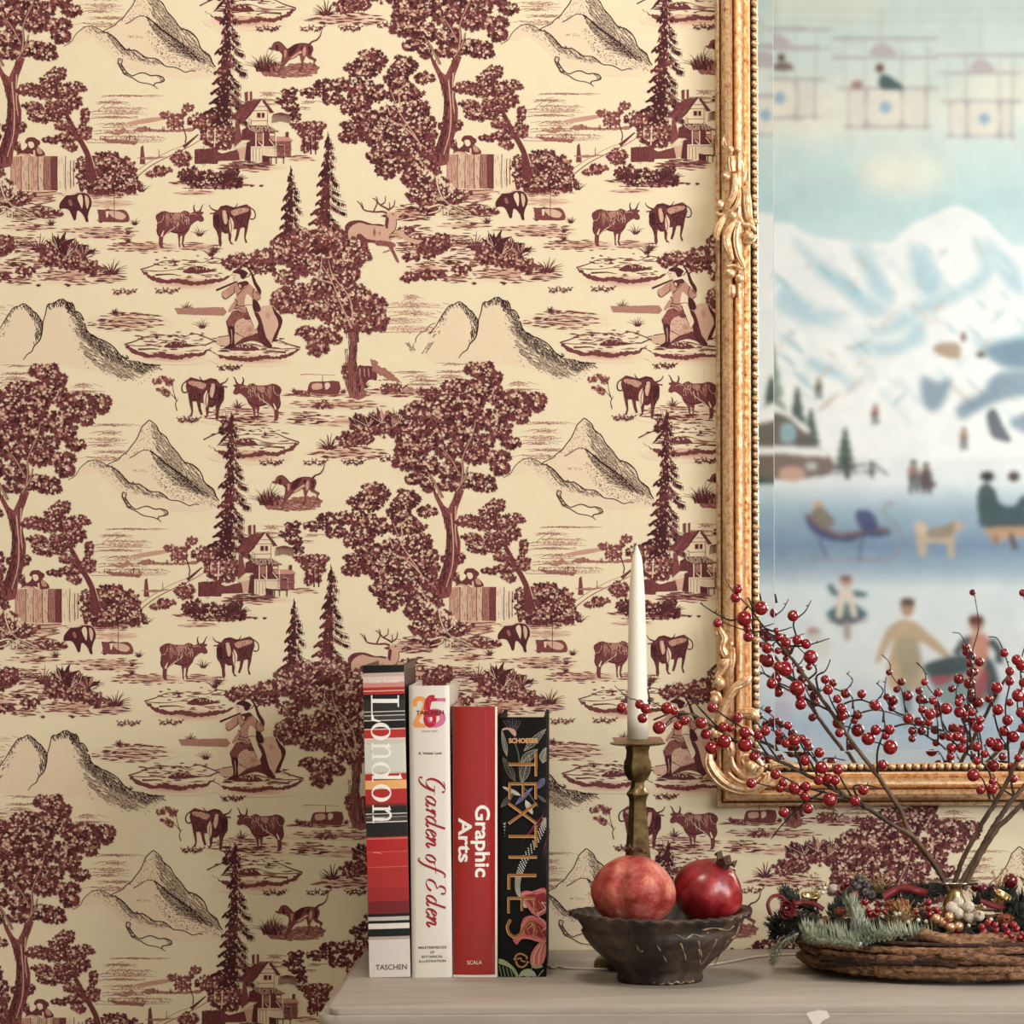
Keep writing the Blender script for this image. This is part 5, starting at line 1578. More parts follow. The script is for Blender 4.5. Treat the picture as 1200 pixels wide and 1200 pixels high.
def orn(name, elems, fx, ox, oy, sc):
    """carved ornament: list of (points, radii, lift) strokes traced in a zoomed frame"""
    bm = bmesh.new()
    for e in elems:
        pts, rad, lift = e[0], e[1], e[2]
        ribs = e[3] if len(e) > 3 else 0
        n = len(pts)
        rr = rad if isinstance(rad, (list, tuple)) else [rad]*n
        W = []
        for (x, y), r in zip(pts, rr):
            d = .020 + lift
            p = fx(ox + x/sc, oy + y/sc, d)
            W.append((p, r/sc*.00097))
        if n == 1:
            rx = rr[0]/sc*.00097
            ball(bm, W[0][0], rx, 1, .8, 1.15 if ribs == 0 else ribs, 16, 12)
            continue
        cp = catmull([w[0] for w in W], 6)
        cr = [r.x for r in catmull([(w[1], 0, 0) for w in W], 6)]
        cr = [max(c, .0003) for c in cr]
        rings = tube(bm, cp, cr, 10)
        for ring in rings:
            c = sum((v.co for v in ring), Vector()) / len(ring)
            for v in ring:
                v.co.y = c.y + (v.co.y - c.y)*.75
        if ribs:
            # raised veins along a leaf
            for s_ in (range(-ribs, ribs+1)):
                q = []
                for i, c in enumerate(cp):
                    t = (cp[min(i+1, len(cp)-1)] - cp[max(i-1, 0)]).normalized()
                    nrm = Vector((t.z, 0, -t.x))
                    q.append(c + nrm*cr[i]*.62*s_/max(1, ribs) + Vector((0, -cr[i]*(.72 - .25*abs(s_)/max(1, ribs)), 0)))
                tube(bm, q, [c*.17 + .0002 for c in cr], 6)
    o = obj(name, bm, gold.m, None)
    return off(o, mir)
ps = lambda x, y, d: P(x, y, d)
corner = [
    ([(235, 770), (232, 850), (270, 930), (340, 1010), (430, 1065), (550, 1095), (660, 1075), (735, 1010), (760, 930)], [30, 52, 62, 62, 58, 50, 45, 40, 24], .008, 1),
    ([(330, 980), (260, 970), (200, 985), (190, 1010)], [30, 30, 22, 8], .004, 0),
    ([(600, 895)], [58], .018), ([(540, 880), (520, 820), (560, 790), (640, 810), (690, 870), (680, 940), (610, 985), (520, 960), (450, 890), (430, 800)], [14, 18, 20, 22, 24, 26, 28, 30, 28, 12], .010, 0),
    ([(430, 790), (420, 720), (360, 640), (290, 560), (250, 470)], [30, 44, 48, 42, 24], .006, 1),
    ([(330, 500), (350, 400), (400, 290), (470, 190), (560, 130), (600, 90)], [52, 48, 44, 42, 40, 16], .010, 1),
    ([(300, 560), (330, 470), (380, 330), (440, 230), (520, 180)], [20, 20, 18, 16, 8], .016, 0),
    ([(460, 480), (520, 420), (600, 410), (640, 450), (650, 505)], [34, 42, 46, 40, 18], .010, 2),
    ([(470, 570), (530, 550), (590, 590), (600, 660), (560, 700)], [22, 30, 32, 28, 12], .012, 1),
    ([(275, 590)], [42], .012), ([(280, 300)], [42], .012), ([(245, 250), (300, 240), (335, 310), (300, 380)], [18, 24, 22, 10], .008, 0),
    ([(325, 155)], [54], .012), ([(300, 110), (330, 60), (370, 10), (390, -60)], [30, 34, 30, 26], .008, 1),
    ([(400, 130), (430, 40), (450, -60), (450, -160)], [16, 18, 18, 12], .006, 0),
    ([(355, -20)], [36], .012), ([(380, -80), (350, -160), (370, -240), (330, -320), (310, -380)], [30, 34, 30, 22, 8], .008, 1), ([(425, -190)], [28], .006), ([(300, -260), (290, -330), (270, -390)], [16, 16, 6], .004, 0),
    ([(780, 880), (860, 870), (960, 880), (1050, 900)], [34, 30, 22, 6], .004, 1),
    ([(700, 1050), (790, 1040), (880, 1030), (960, 1045)], [30, 28, 20, 6], .002, 1),
    ([(400, 940), (480, 1010), (600, 1040), (690, 980)], [16, 18, 18, 8], .018, 0),
]
orn('corner_ornament', corner, ps, 800, 780, 7.5)
side_o = [
    ([(262, 160), (255, 240), (290, 300), (320, 360)], [24, 44, 40, 22], .004, 1),
    ([(310, 300)], [38], .012), ([(383, 300)], [34], .010), ([(318, 365), (320, 450), (330, 530)], [42, 46, 38], .008, 1),
    ([(400, 380), (430, 460), (440, 540)], [20, 18, 8], .004, 0), ([(460, 520), (440, 600), (420, 660)], [20, 26, 14], .004, 0),
    ([(262, 575)], [52], .010, .9), ([(350, 540), (355, 640), (345, 740), (300, 840), (250, 910)], [22, 34, 38, 34, 14], .010, 2),
    ([(390, 650), (400, 760), (370, 860), (300, 940)], [14, 24, 28, 16], .008, 1), ([(290, 640), (300, 720), (280, 790)], [18, 24, 12], .006, 0),
    ([(205, 855)], [52], .006, 1.1), ([(160, 930), (200, 960), (250, 950)], [20, 26, 20], .004, 0),
    ([(440, 670), (470, 760), (480, 880), (500, 1000), (540, 1080)], [24, 42, 46, 36, 20], .006, 2),
    ([(335, 965)], [40], .016), ([(400, 970), (440, 1050), (520, 1070), (560, 1120)], [20, 26, 30, 16], .008, 0),
    ([(270, 960), (200, 1060), (170, 1150), (190, 1220)], [30, 44, 40, 14], .008, 2),
    ([(370, 1000), (300, 1100), (270, 1200), (290, 1300), (330, 1420)], [24, 40, 46, 42, 22], .010, 2),
    ([(400, 1020), (370, 1130), (370, 1260), (400, 1380), (440, 1460), (440, 1520)], [22, 34, 38, 34, 26, 10], .008, 1),
    ([(490, 1165)], [52], .010, 1.1), ([(430, 1120), (440, 1200), (480, 1240), (540, 1220), (550, 1150)], [14, 18, 18, 18, 10], .006, 0),
    ([(300, 1545)], [66], .008, .9), ([(400, 1595)], [46], .008), ([(270, 1480), (350, 1470), (430, 1500)], [16, 20, 14], .012, 0),
    ([(325, 1660), (325, 1740), (325, 1790)], [34, 44, 20], .006, 0), ([(420, 1640), (430, 1740), (432, 1850)], [14, 16, 4], .002, 0),
]
orn('side_ornament', side_o, ps, 820, 140, 8.571)
# the same carvings on the other corners and right side
def orn_mirror(name, src, fx, fz):
    me = src.data.copy()
    for v in me.vertices:
        if fx: v.co.x = 2*MXL + MW - v.co.x
        if fz: v.co.z = 2*MZB + MH - v.co.z
    if fx != fz:
        me.flip_normals()
    o = link(name, me); off(o, mir)
srcs = [o for o in mir.children]
co = [o for o in srcs if o.name.startswith('corner_ornament')][0]
so = [o for o in srcs if o.name.startswith('side_ornament')][0]
orn_mirror('corner_ornament', co, True, False); orn_mirror('corner_ornament', co, False, True); orn_mirror('corner_ornament', co, True, True)
orn_mirror('side_ornament', so, True, False)

# ------------------------------------------------------------------ coloured print helper for book spines
class Print:
    def __init__(s, fmap):
        s.V, s.F, s.C, s.f, s.k = [], [], [], fmap, 0
    def tri(s, pts, tris, col, lim=26.0):
        # split long triangles so that the print follows the curve of the spine
        pts = list(pts); todo = [tuple(t) for t in tris]; done = []; mids = {}
        while todo:
            t = todo.pop()
            best, be = lim, None
            for k in range(3):
                a, c = t[k], t[(k+1) % 3]
                l = abs(pts[a][0]-pts[c][0])
                if l > best:
                    best, be = l, k
            if be is None:
                done.append(t); continue
            a, c, o_ = t[be], t[(be+1) % 3], t[(be+2) % 3]
            key = (min(a, c), max(a, c))
            if key not in mids:
                pts.append(((pts[a][0]+pts[c][0])/2, (pts[a][1]+pts[c][1])/2))
                mids[key] = len(pts)-1
            m = mids[key]
            todo += [(a, m, o_), (m, c, o_)]
        tris = done
        b = len(s.V)
        s.k += 1
        for x, y in pts:
            s.V.append(s.f(x, y, s.k))
            s.C.append(col)
        s.F += [tuple(b+i for i in t) for t in tris]
    def poly(s, pts, col, sm=0):
        if sm:
            pts = [(p.x, p.y) for p in catmull([(x, y, 0) for x, y in pts], sm, True)]
        tr = tessellate_polygon([[Vector((a, b, 0)) for a, b in pts]])
        s.tri(pts, [tuple(t) for t in tr], col)
    def rect(s, x0, y0, x1, y1, col, n=8):
        pts, tr = [], []
        for k in range(n+1):
            t = k/n
            pts += [(x0+(x1-x0)*t, y0[0]+(y0[1]-y0[0])*t if isinstance(y0, tuple) else y0), (x0+(x1-x0)*t, y1[0]+(y1[1]-y1[0])*t if isinstance(y1, tuple) else y1)]
        for k in range(n):
            tr += [(2*k, 2*k+1, 2*k+3), (2*k, 2*k+3, 2*k+2)]
        s.tri(pts, tr, col)
    def line(s, pts, w, col, sm=4, pen=None, taper=0):
        """w full width; pen=(thin, angle) gives thick strokes across the pen angle"""
        if sm and len(pts) > 2:
            pts = [(p.x, p.y) for p in catmull([(x, y, 0) for x, y in pts], sm)]
        n = len(pts); L, Q = [], []
        for i, (x, y) in enumerate(pts):
            a, b = pts[max(0, i-1)], pts[min(n-1, i+1)]
            dx, dy = b[0]-a[0], b[1]-a[1]
            d = math.hypot(dx, dy) or 1
            ww = w
            if pen:
                thin, ang = pen
                c = abs(dx/d*math.cos(ang) + dy/d*math.sin(ang))
                ww = thin + (w-thin)*c**1.6
            if taper:
                t = i/max(1, n-1)
                ww *= max(.15, min(1, t/taper, (1-t)/taper)) if taper < 1 else max(.1, 1-t)
            L.append((x-dy/d*ww/2, y+dx/d*ww/2)); Q.append((x+dy/d*ww/2, y-dx/d*ww/2))
        tr = []
        for i in range(n-1):
            tr += [(i, i+1, n+i+1), (i, n+i+1, n+i)]
        s.tri(L+Q, tr, col)
    def ring(s, cx, cy, rx, ry, ix, iy, col, n=36, dx=0):
        pts, tr = [], []
        for k in range(n):
            a = 2*PI*k/n
            pts += [(cx+rx*math.cos(a), cy+ry*math.sin(a)), (cx+dx+ix*math.cos(a), cy+iy*math.sin(a))]
        for k in range(n):
            a, b = 2*k, 2*((k+1) % n)
            tr += [(a, b, b+1), (a, b+1, a+1)]
        s.tri(pts, tr, col)
    def ell(s, cx, cy, rx, ry, col, n=20):
        s.poly([(cx+rx*math.cos(2*PI*k/n), cy+ry*math.sin(2*PI*k/n)) for k in range(n)], col)
    def text(s, body, fn, col, bold=0.0, shear=0.0, space=1.0, wide=1.0):
        """body set in Blender's own font; fn maps (s, t) in em to print coordinates"""
        cu = bpy.data.curves.new('t', 'FONT')
        cu.body = body; cu.size = 1.0; cu.offset = bold; cu.shear = shear; cu.space_character = space; cu.resolution_u = 5
        o = bpy.data.objects.new('t', cu); COL.objects.link(o)
        dg = bpy.context.evaluated_depsgraph_get(); dg.update()
        me = o.evaluated_get(dg).to_mesh()
        vs = [(v.co.x*wide, v.co.y) for v in me.vertices]
        me.calc_loop_triangles()
        tr = [tuple(t.vertices) for t in me.loop_triangles]
        if vs:
            s.tri([fn(*v) for v in vs], tr, col)
        w = max(v[0] for v in vs) if vs else 0
        o.evaluated_get(dg).to_mesh_clear()
        bpy.data.objects.remove(o); bpy.data.curves.remove(cu)
        return w
    def build(s, name, mat, parent):
        me = bpy.data.meshes.new(name)
        me.from_pydata([tuple(v) for v in s.V], [], s.F)
        # face outwards (local -y)
        for p_ in me.polygons:
            if p_.normal.y > 0:
                p_.flip()
        ca = me.color_attributes.new('paint', 'FLOAT_COLOR', 'POINT')
        ca.data.foreach_set('color', np.array(s.C, dtype=np.float32).ravel())
        me.shade_flat()
        return link(name, me, mat, parent)
def text_width(body, **k):
    pr = Print(lambda x, y, n: (x, y, 0))
    return pr.text(body, lambda a, b: (a, b), (0, 0, 0, 1), **k)
gloss = NT('glossy printed jacket', rough=.34, spec=.35, coat=.2)
gloss.color(gloss.attr('paint').outputs['Color'])
cloth_print = NT('printed cloth', rough=.8, spec=.15)
cloth_print.color(cloth_print.attr('paint').outputs['Color'])
paperm = NT('page block', rough=.85)
pw = paperm.n('ShaderNodeTexWave', wave_type='BANDS', bands_direction='X')
pw.inputs['Scale'].default_value = 380
pw.inputs['Distortion'].default_value = 1.5
paperm.l(paperm.coord(), pw.inputs['Vector'])
paperm.color(paperm.mix(pw.outputs['Fac'], srgb(226, 212, 190), srgb(176, 158, 136)))

def make_book(name, label, corners, d, depth, mats, bulge, zf, page_gap=.006, board=.003):
    """corners TL TR BR BL in photo px; returns root, print mapper in zoomed photo coordinates"""
    TL, TR, BR, BL = corners
    bl, br = P(*BL, d), P(*BR, d)
    tl, tr = P(*TL, d), P(*TR, d)
    mb, mt = (bl+br)/2, (tl+tr)/2
    w = ((br.x-bl.x)+(tr.x-tl.x))/2
    h = mt.z - TABLE_Z
    lean = math.atan2(mb.x-mt.x, h)
    root = thing(name, label, 'book', (mb.x, -d, TABLE_Z + abs(math.sin(lean))*w/2), 0, None)
    root.rotation_euler = (0, -lean, 0)
    h /= math.cos(lean)
    def front(x):
        u = x/w + .5
        return -bulge*(1-(2*u-1)**2)
    # cover: spine, two boards
    bm = bmesh.new()
    n = 14
    prof_o = [(-w/2 + w*k/n, front(-w/2 + w*k/n)) for k in range(n+1)]
    e = board
    out = [(-w/2, depth)] + [(-w/2, .002)] + prof_o[1:-1] + [(w/2, .002)] + [(w/2, depth)] + [(w/2-e, depth)] + [(w/2-e, e+.002)] + [(-w/2+e, e+.002)] + [(-w/2+e, depth)]
    b = [bm.verts.new((x, y, 0)) for x, y in out]; t = [bm.verts.new((x, y, h)) for x, y in out]
    m = len(out)
    for k in range(m):
        bm.faces.new((b[k], b[(k+1) % m], t[(k+1) % m], t[k]))
    bm.faces.new(list(reversed(b))); bm.faces.new(t)
    bmesh.ops.recalc_face_normals(bm, faces=bm.faces)
    obj('cover', bm, mats[0], root, smooth='auto')
    bm = bmesh.new()
    box(bm, -w/2+e+.0002, w/2-e-.0002, e+.0022, depth-.006, .003, h-page_gap)
    obj('page_block', bm, paperm.m, root, smooth=False)
    zx, zy, sc = zf
    def fm(X, Y, k):
        px, py = zx + X/sc, zy + Y/sc
        p = P(px, py, d)
        q = Matrix.Rotation(lean, 3, 'Y') @ (p - Vector(root.location))
        x = min(max(q.x, -w/2+.0001), w/2-.0001)
        z = min(max(q.z, .0002), h-.0002)
        return (x, front(x) - .00015 - k*.000004, z)
    return root, fm, w, h

# --- striped book titled London
g_l = (400, 760, 4.4444)
cov = NT('dark jacket edge', rough=.4); cov.color(srgb(60, 44, 40))
root, fm, w_, h_ = make_book('book', 'tall red, white and black striped book titled London, leftmost of the upright books', ((423.8, 780.5), (474.6, 779), (480.2, 1145.5), (434, 1146)), .272, .235, (cov.m,), .0012, g_l, .010)
pr = Print(fm)
Y2 = lambda y: y + (930-760)*4.4444      # coordinates read in the lower zoom
def stripe(y0, y1, c, sk=-9):
    pr.rect(90, (y0, y0+sk), 380, (y1, y1+sk), c, n=12)
C = srgb
seq = [(84, 130, (20, 17, 15)), (130, 150, (196, 172, 160)), (150, 180, (222, 200, 190)), (180, 205, (206, 140, 130)), (205, 222, (176, 50, 46)), (222, 226, (232, 200, 190)), (226, 242, (182, 46, 42)),
       (242, 270, (20, 19, 18)), (270, 330, (46, 43, 40)), (330, 334, (226, 222, 212)), (334, 350, (50, 47, 44)), (350, 354, (216, 212, 202)), (354, 376, (62, 59, 54)), (376, 380, (226, 222, 212)), (380, 420, (22, 19, 18)), (420, 426, (228, 190, 180)),
       (426, 470, (184, 48, 44)), (470, 476, (232, 210, 200)), (476, 500, (206, 200, 186)), (500, 645, (212, 212, 200)), (645, 655, (200, 194, 182)), (655, 690, (180, 44, 42)), (690, 696, (240, 180, 120)), (696, 730, (236, 176, 112)), (730, 736, (230, 180, 130)),
       (736, 812, (178, 44, 42)), (812, 825, (110, 44, 40)), (825, 862, (36, 33, 30)), (862, 866, (226, 224, 214)), (866, 880, (60, 56, 52)), (880, 882, (200, 196, 186)), (882, 904, (64, 60, 56)), (904, 909, (232, 230, 220)), (909, 985, (32, 30, 28)),
       (985, 992, (190, 64, 58)), (992, 996, (222, 130, 120)), (996, 1060, (176, 40, 40)), (1060, 1064, (206, 84, 78)), (1064, 1140, (178, 46, 44)), (1140, 1143, (214, 104, 96)), (1143, 1250, (172, 46, 44)), (1250, 1320, (156, 42, 42)), (1320, 1385, (116, 34, 36))]
for (a, b, c) in seq:
    stripe(a, b, C(*c))
for (a, b, c) in ((630, 645, (24, 22, 22)), (645, 665, (190, 184, 174)), (665, 680, (22, 22, 22)), (680, 708, (224, 218, 206)), (708, 748, (16, 22, 22)), (748, 765, (176, 160, 154)), (765, 962, (214, 204, 198))):
    stripe(Y2(a), Y2(b), C(*c))
wh = C(246, 244, 236)
# title: L o n d o n drawn letter by letter, reading downwards
B0 = 155
def lt(s_, t):
    """text coordinates: s_ runs down the spine, t up from the baseline"""
    return (B0 + t + (s_-240)*.012, s_)
def lrect(s0, s1, t0, t1):
    pr.poly([lt(s0, t0), lt(s1, t0), lt(s1, t1), lt(s0, t1)], wh)
def lring(s, t, rs, rt, i_s, it):
    c = lt(s, t)
    pr.ring(c[0], c[1], rt, rs, it, i_s, wh)
def serif_o(s): lring(s, 48, 46, 51, 25, 45)
def serif_n(s):
    lrect(s+12, s+27, 4, 92); lrect(s, s+40, 0, 7); pr.poly([lt(s, 88), lt(s+27, 98), lt(s+27, 84), lt(s+12, 84)], wh)
    lrect(s+66, s+82, 4, 62); lrect(s+54, s+94, 0, 7)
    pr.line([lt(s+26, 70), lt(s+40, 90), lt(s+58, 94), lt(s+73, 80), lt(s+74, 55)], 12, wh, sm=6)
lrect(262, 283, 4, 142); lrect(243, 304, 138, 145); lrect(243, 372, 0, 7)
pr.poly([lt(362, 0), lt(376, 0), lt(384, 46), lt(376, 46), lt(366, 16), lt(340, 7), (lt(283, 7))], wh)
serif_o(432); serif_n(488)
lring(632, 46, 42, 49, 22, 43); lrect(662, 679, 6, 150); pr.poly([lt(648, 146), lt(679, 158), lt(679, 142), lt(662, 140)], wh); lrect(662, 694, 0, 7)
serif_o(752); serif_n(815)
def small(body, cx, y, wpx, hpx, col, sc=None, **k):
    wd = text_width(body, **k)
    f = wpx / wd
    pr.text(body, lambda a, b: (cx - wpx/2 + a*f, y - b*hpx/.72 - (a*f)*.02), col, **k)
small('Reuel Golden', 223, 180, 155, 19, C(244, 240, 232), bold=.012)
small('TASCHEN', 260, Y2(918), 162, 28, C(24, 24, 26), bold=.01)
pr.line([(165, 1064), (190, 1062), (208, 1068)], 2.5, C(230, 180, 170), sm=2)
pr.build('spine_print', gloss.m, root)

# --- white book titled Garden of Eden
cw = NT('ivory jacket', rough=.3, coat=.3); cw.color(srgb(228, 222, 210))
root, fm, w_, h_ = make_book('book', 'thick white book with red script title Garden of Eden', ((478.0, 804), (527.4, 803.5), (529.3, 1145.5), (483.6, 1146.5)), .272, .24, (cw.m,), .0022, g_l, .010)
bk2 = root
pr = Print(fm)
# anniversary numerals, overlapping transparent inks
ora, pnk, red = C(238, 160, 92), C(206, 112, 150), C(184, 36, 52)
pr.line([(385, 300), (384, 275), (405, 260), (430, 268), (437, 292), (425, 325), (402, 355), (388, 385), (384, 400)], 24, ora, sm=6)
pr.poly([(378, 390), (395, 372), (420, 390), (440, 396), (440, 412), (378, 410)], ora)
pr.rect(462, 258, 543, 275, pnk); pr.poly([(543, 252), (543, 278), (530, 276)], pnk)
pr.ring(487, 362, 57, 50, 26, 24, pnk); pr.poly([(436, 262), (462, 258), (462, 318), (436, 330)], pnk)
pr.line([(487, 258), (462, 262), (450, 290), (446, 320)], 34, red, sm=5)
pr.ring(462, 366, 34, 46, 13, 20, red); pr.poly([(430, 330), (480, 318), (520, 335), (500, 352), (440, 355)], red, sm=3)
pr.rect(487, 258, 500, 272, red)
small('TASCHEN', 462, 345, 144, 22, C(36, 34, 36), bold=.02)
small('semper aliud', 460, 434, 84, 10, C(120, 116, 112), shear=.3)
small('R. Walter Lack', 464, 552, 122, 13, C(44, 40, 44), bold=.02)
# script title, strokes of a broad pen running down the spine; s along the spine, t up from the baseline
ink_r = C(158, 30, 44)
def gt(s_, t):
    return (440 + (s_-670)*.005 + t, s_)
def pen(pts, w=11.5, thin=2.6):
    pr.line([gt(a + b*.32, b) for a, b in pts], w, ink_r, sm=6, pen=(thin, R(18)))
def dot(a, b, r):
    q = gt(a + b*.32, b); pr.ell(q[0], q[1], r, r, ink_r, 12)
def s_a(s): pen([(s+34, 44), (s+18, 52), (s+2, 32), (s+4, 8), (s+18, 0), (s+34, 20)]); pen([(s+38, 50), (s+34, 10), (s+44, 0), (s+56, 14)])
def s_r(s): pen([(s, 30), (s+8, 50), (s+10, 30), (s+8, 0)]); pen([(s+10, 24), (s+22, 50), (s+34, 48)]); dot(s+34, 44, 4.5)
def s_d(s): pen([(s+32, 44), (s+18, 52), (s+2, 32), (s+4, 8), (s+18, 0), (s+34, 20)]); pen([(s+38, 100), (s+36, 50), (s+34, 10), (s+44, 0), (s+56, 14)])
def s_e(s): pen([(s, 22), (s+22, 34), (s+26, 48), (s+14, 52), (s+2, 32), (s+6, 6), (s+20, 0), (s+36, 16)])
def s_n(s): pen([(s, 34), (s+8, 50), (s+10, 30), (s+6, 0)]); pen([(s+8, 14), (s+24, 48), (s+36, 46), (s+36, 14), (s+44, 0), (s+58, 18)])
pen([(722, 84), (712, 98), (694, 98), (672, 70), (668, 34), (684, 6), (706, 4), (722, 22), (726, 44)], 13)
pen([(700, 46), (726, 46), (748, 44)], 8); pen([(728, 44), (722, 0), (708, -28), (688, -36), (676, -26)]); dot(678, -22, 6); pen([(664, 92), (680, 100), (690, 96)], 6)
s_a(764); s_r(828); s_d(868); s_e(936); s_n(974)
pen([(a_+36, b_) for a_, b_ in [(1062, 44), (1048, 50), (1034, 30), (1038, 4), (1054, 0), (1066, 20), (1064, 42), (1078, 46)]])
pen([(a_+34, b_) for a_, b_ in [(1128, 92), (1118, 100), (1104, 84), (1098, 30), (1092, -20), (1078, -40), (1066, -32)]]); pen([(1118, 50), (1156, 50)], 7)
pen([(a_+18, b_) for a_, b_ in [(1234, 84), (1222, 100), (1200, 96), (1196, 74), (1214, 56)]], 12); pen([(a_+18, b_) for a_, b_ in [(1214, 56), (1186, 44), (1180, 14), (1202, 0), (1226, 10), (1234, 26)]], 12); dot(1250, 82, 6)
s_d(1280); s_e(1348); s_n(1386)
for k, (tx, wd) in enumerate((('MASTERPIECES', 146), ('OF', 24), ('BOTANICAL', 112), ('ILLUSTRATION', 140))):
    small(tx, 474, Y2(808 + k*23.5), wd, 13, C(50, 46, 50), bold=.012)
pr.build('spine_print', gloss.m, root)

# --- red book titled Graphic Arts
crd = NT('red jacket', rough=.18, coat=.6)
crd.color(crd.ramp(crd.noise(4, 3), [(.2, srgb(152, 24, 22)), (.8, srgb(168, 32, 28))]))
root, fm, w_, h_ = make_book('book', 'bright red glossy book with white bold title Graphic Arts', ((530.2, 828.5), (583.2, 827.5), (582.7, 1145), (531.2, 1146)), .272, .23, (crd.m,), .003, g_l, .008)
pr = Print(fm)
ivory = C(232, 226, 212)
pr.rect(801, 302, 818, Y2(962), ivory, n=3)
pr.rect(570, Y2(943), 818, Y2(965), ivory)
def down(body, s0, s1, x0, hx, col, **k):
    wd = text_width(body, **k)
    pr.text(body, lambda a, b: (x0 + b*hx/.73, s0 + a*(s1-s0)/wd), col, **k)
down('Graphic', 812, 1190, 700, 76, wh, bold=.024)
down('Arts', 885, 1112, 612, 70, wh, bold=.024)
small('SCALA', 694, Y2(888), 78, 20, C(230, 214, 200), bold=.01)
pr.line([(752, 330), (754, 600), (756, 900), (770, Y2(380))], 1.6, C(206, 84, 72), sm=3)  # highlight streak of the curved glossy jacket, drawn as a paler line
pr.build('spine_print', gloss.m, root)

# --- black floral book titled Textiles
cbk = NT('black book cloth', rough=.75, spec=.15)
wv = cbk.n('ShaderNodeTexWave', wave_type='BANDS', bands_direction='DIAGONAL'); wv.inputs['Scale'].default_value = 260
cbk.l(cbk.coord((1, 1, -1)), wv.inputs['Vector'])
cbk.color(cbk.mix(wv.outputs['Fac'], srgb(10, 10, 10), srgb(28, 27, 26)))
cbk.bump(wv.outputs['Fac'], .3, .0005)
root, fm, w_, h_ = make_book('book', 'black cloth book with embroidered flowers and gold title Textiles, rightmost of the upright books', ((584.6, 841), (641, 840.5), (639.8, 1145.5), (584.6, 1146)), .272, .235, (cbk.m,), .0006, (560, 830, 10), .008, .0034)
pr = Print(fm)
T8 = lambda *p: [(x/8.575*10, 1900 + y/8.571*10) for x, y in p]     # lower zoom (origin y 1020)
lg, lgd, lil = C(150, 146, 128), C(98, 94, 82), C(150, 128, 146)
def leaf(a, b, w, c1, c2, veins=6):
    (x0, y0), (x1, y1) = a, b
    dx, dy = x1-x0, y1-y0
    d = math.hypot(dx, dy); nx, ny = -dy/d, dx/d
    pr.poly([(x0, y0), (x0+dx*.3+nx*w*.8, y0+dy*.3+ny*w*.8), (x0+dx*.65+nx*w*.7, y0+dy*.65+ny*w*.7), (x1, y1), (x0+dx*.65-nx*w*.7, y0+dy*.65-ny*w*.7), (x0+dx*.3-nx*w*.8, y0+dy*.3-ny*w*.8)], c2, sm=4)
    pr.line([a, (x0+dx*.5, y0+dy*.5), b], 8, c1, sm=0)
    for s_ in (-1, 1):
        pr.line([a, (x0+dx*.3+nx*w*.8*s_, y0+dy*.3+ny*w*.8*s_), (x0+dx*.65+nx*w*.7*s_, y0+dy*.65+ny*w*.7*s_), b], 7, c1)
        for k in range(veins):
            t = (k+1)/(veins+2)
            pr.line([(x0+dx*t, y0+dy*t), (x0+dx*(t+.14)+nx*w*.6*s_, y0+dy*(t+.14)+ny*w*.6*s_)], 4, c1, sm=0)
for k in range(9):
    pr.line([(400+k*4, 300), (300+k*26, 120+abs(k-4)*6)], 10, lil if k % 2 else C(196, 184, 190), taper=.4, sm=0)
pr.poly([(290, 240), (340, 225), (420, 245), (450, 290), (440, 330), (400, 300), (350, 250), (290, 262)], C(190, 152, 136), sm=3)
leaf((340, 560), (280, 260), 30, lg, C(60, 58, 52)); leaf((540, 500), (800, 240), 46, lg, C(52, 50, 46)); leaf((500, 640), (700, 480), 60, lg, C(70, 68, 60))
leaf((760, 640), (800, 460), 60, C(170, 164, 146), lgd); leaf((520, 870), (600, 540), 60, lg, C(60, 58, 52)); leaf((440, 860), (290, 570), 46, lgd, C(46, 44, 40))
pr.line([(430, 320), (440, 420), (480, 560), (500, 850), (600, 1000), (700, 1150)], 14, lgd)
leaf((500, 1020), (290, 920), 24, C(206, 200, 180), lg); leaf((560, 1080), (640, 1240), 34, C(214, 208, 190), lg); leaf((780, 820), (700, 940), 40, C(110, 110, 140), C(60, 60, 76))
leaf((270, 1160), (420, 990), 34, lgd, C(50, 46, 40)); leaf((800, 1100), (700, 1020), 20, lgd, C(50, 46, 40)); leaf((440, 1130), (640, 930), 26, C(118, 116, 150), C(66, 64, 84))
for k in range(5):
    pr.poly([(290+k*6, 1350+k*36), (330-k*5, 1335+k*40), (318, 1372+k*34)], C(150, 156, 146))
# the checkered plume
pl_ = [(790, 1290), (760, 1400), (680, 1560), (560, 1750), (500, 1900), (470, 2010), (470, 2140), (520, 2240), (560, 2340)]
pr.line(pl_, 100, C(28, 28, 28), taper=.9)
cp_ = catmull([(x, y, 0) for x, y in pl_], 9)
for k in range(len(cp_)-1):
    wd = 44*(1-abs(k/len(cp_)-.35)*.9)
    for j in range(-2, 3):
        if (k + j) % 2 == 0:
            pr.ell(cp_[k].x + j*wd*.42, cp_[k].y + 2*j, 7.5, 9, C(206, 206, 190), 6)
mag = C(120, 52, 70)
for (a, b) in (((800, 1190), (560, 1500)), ((810, 1240), (600, 1480)), ((820, 1400), (760, 1700)), ((830, 1500), (770, 1750)), ((700, 1290), (520, 1560))):
    pr.line([a, ((a[0]+b[0])/2+14, (a[1]+b[1])/2), b], 15, mag, taper=.4)
pk, pkd, crm = C(196, 104, 104), C(142, 52, 58), C(222, 190, 170)
pr.poly(T8((430, 230), (500, 200), (560, 220), (620, 180), (690, 195), (690, 400), (600, 460), (540, 420), (480, 340)), pk, sm=3)
pr.poly(T8((470, 260), (540, 235), (600, 240), (680, 230), (680, 380), (600, 420), (540, 360)), pkd, sm=3)
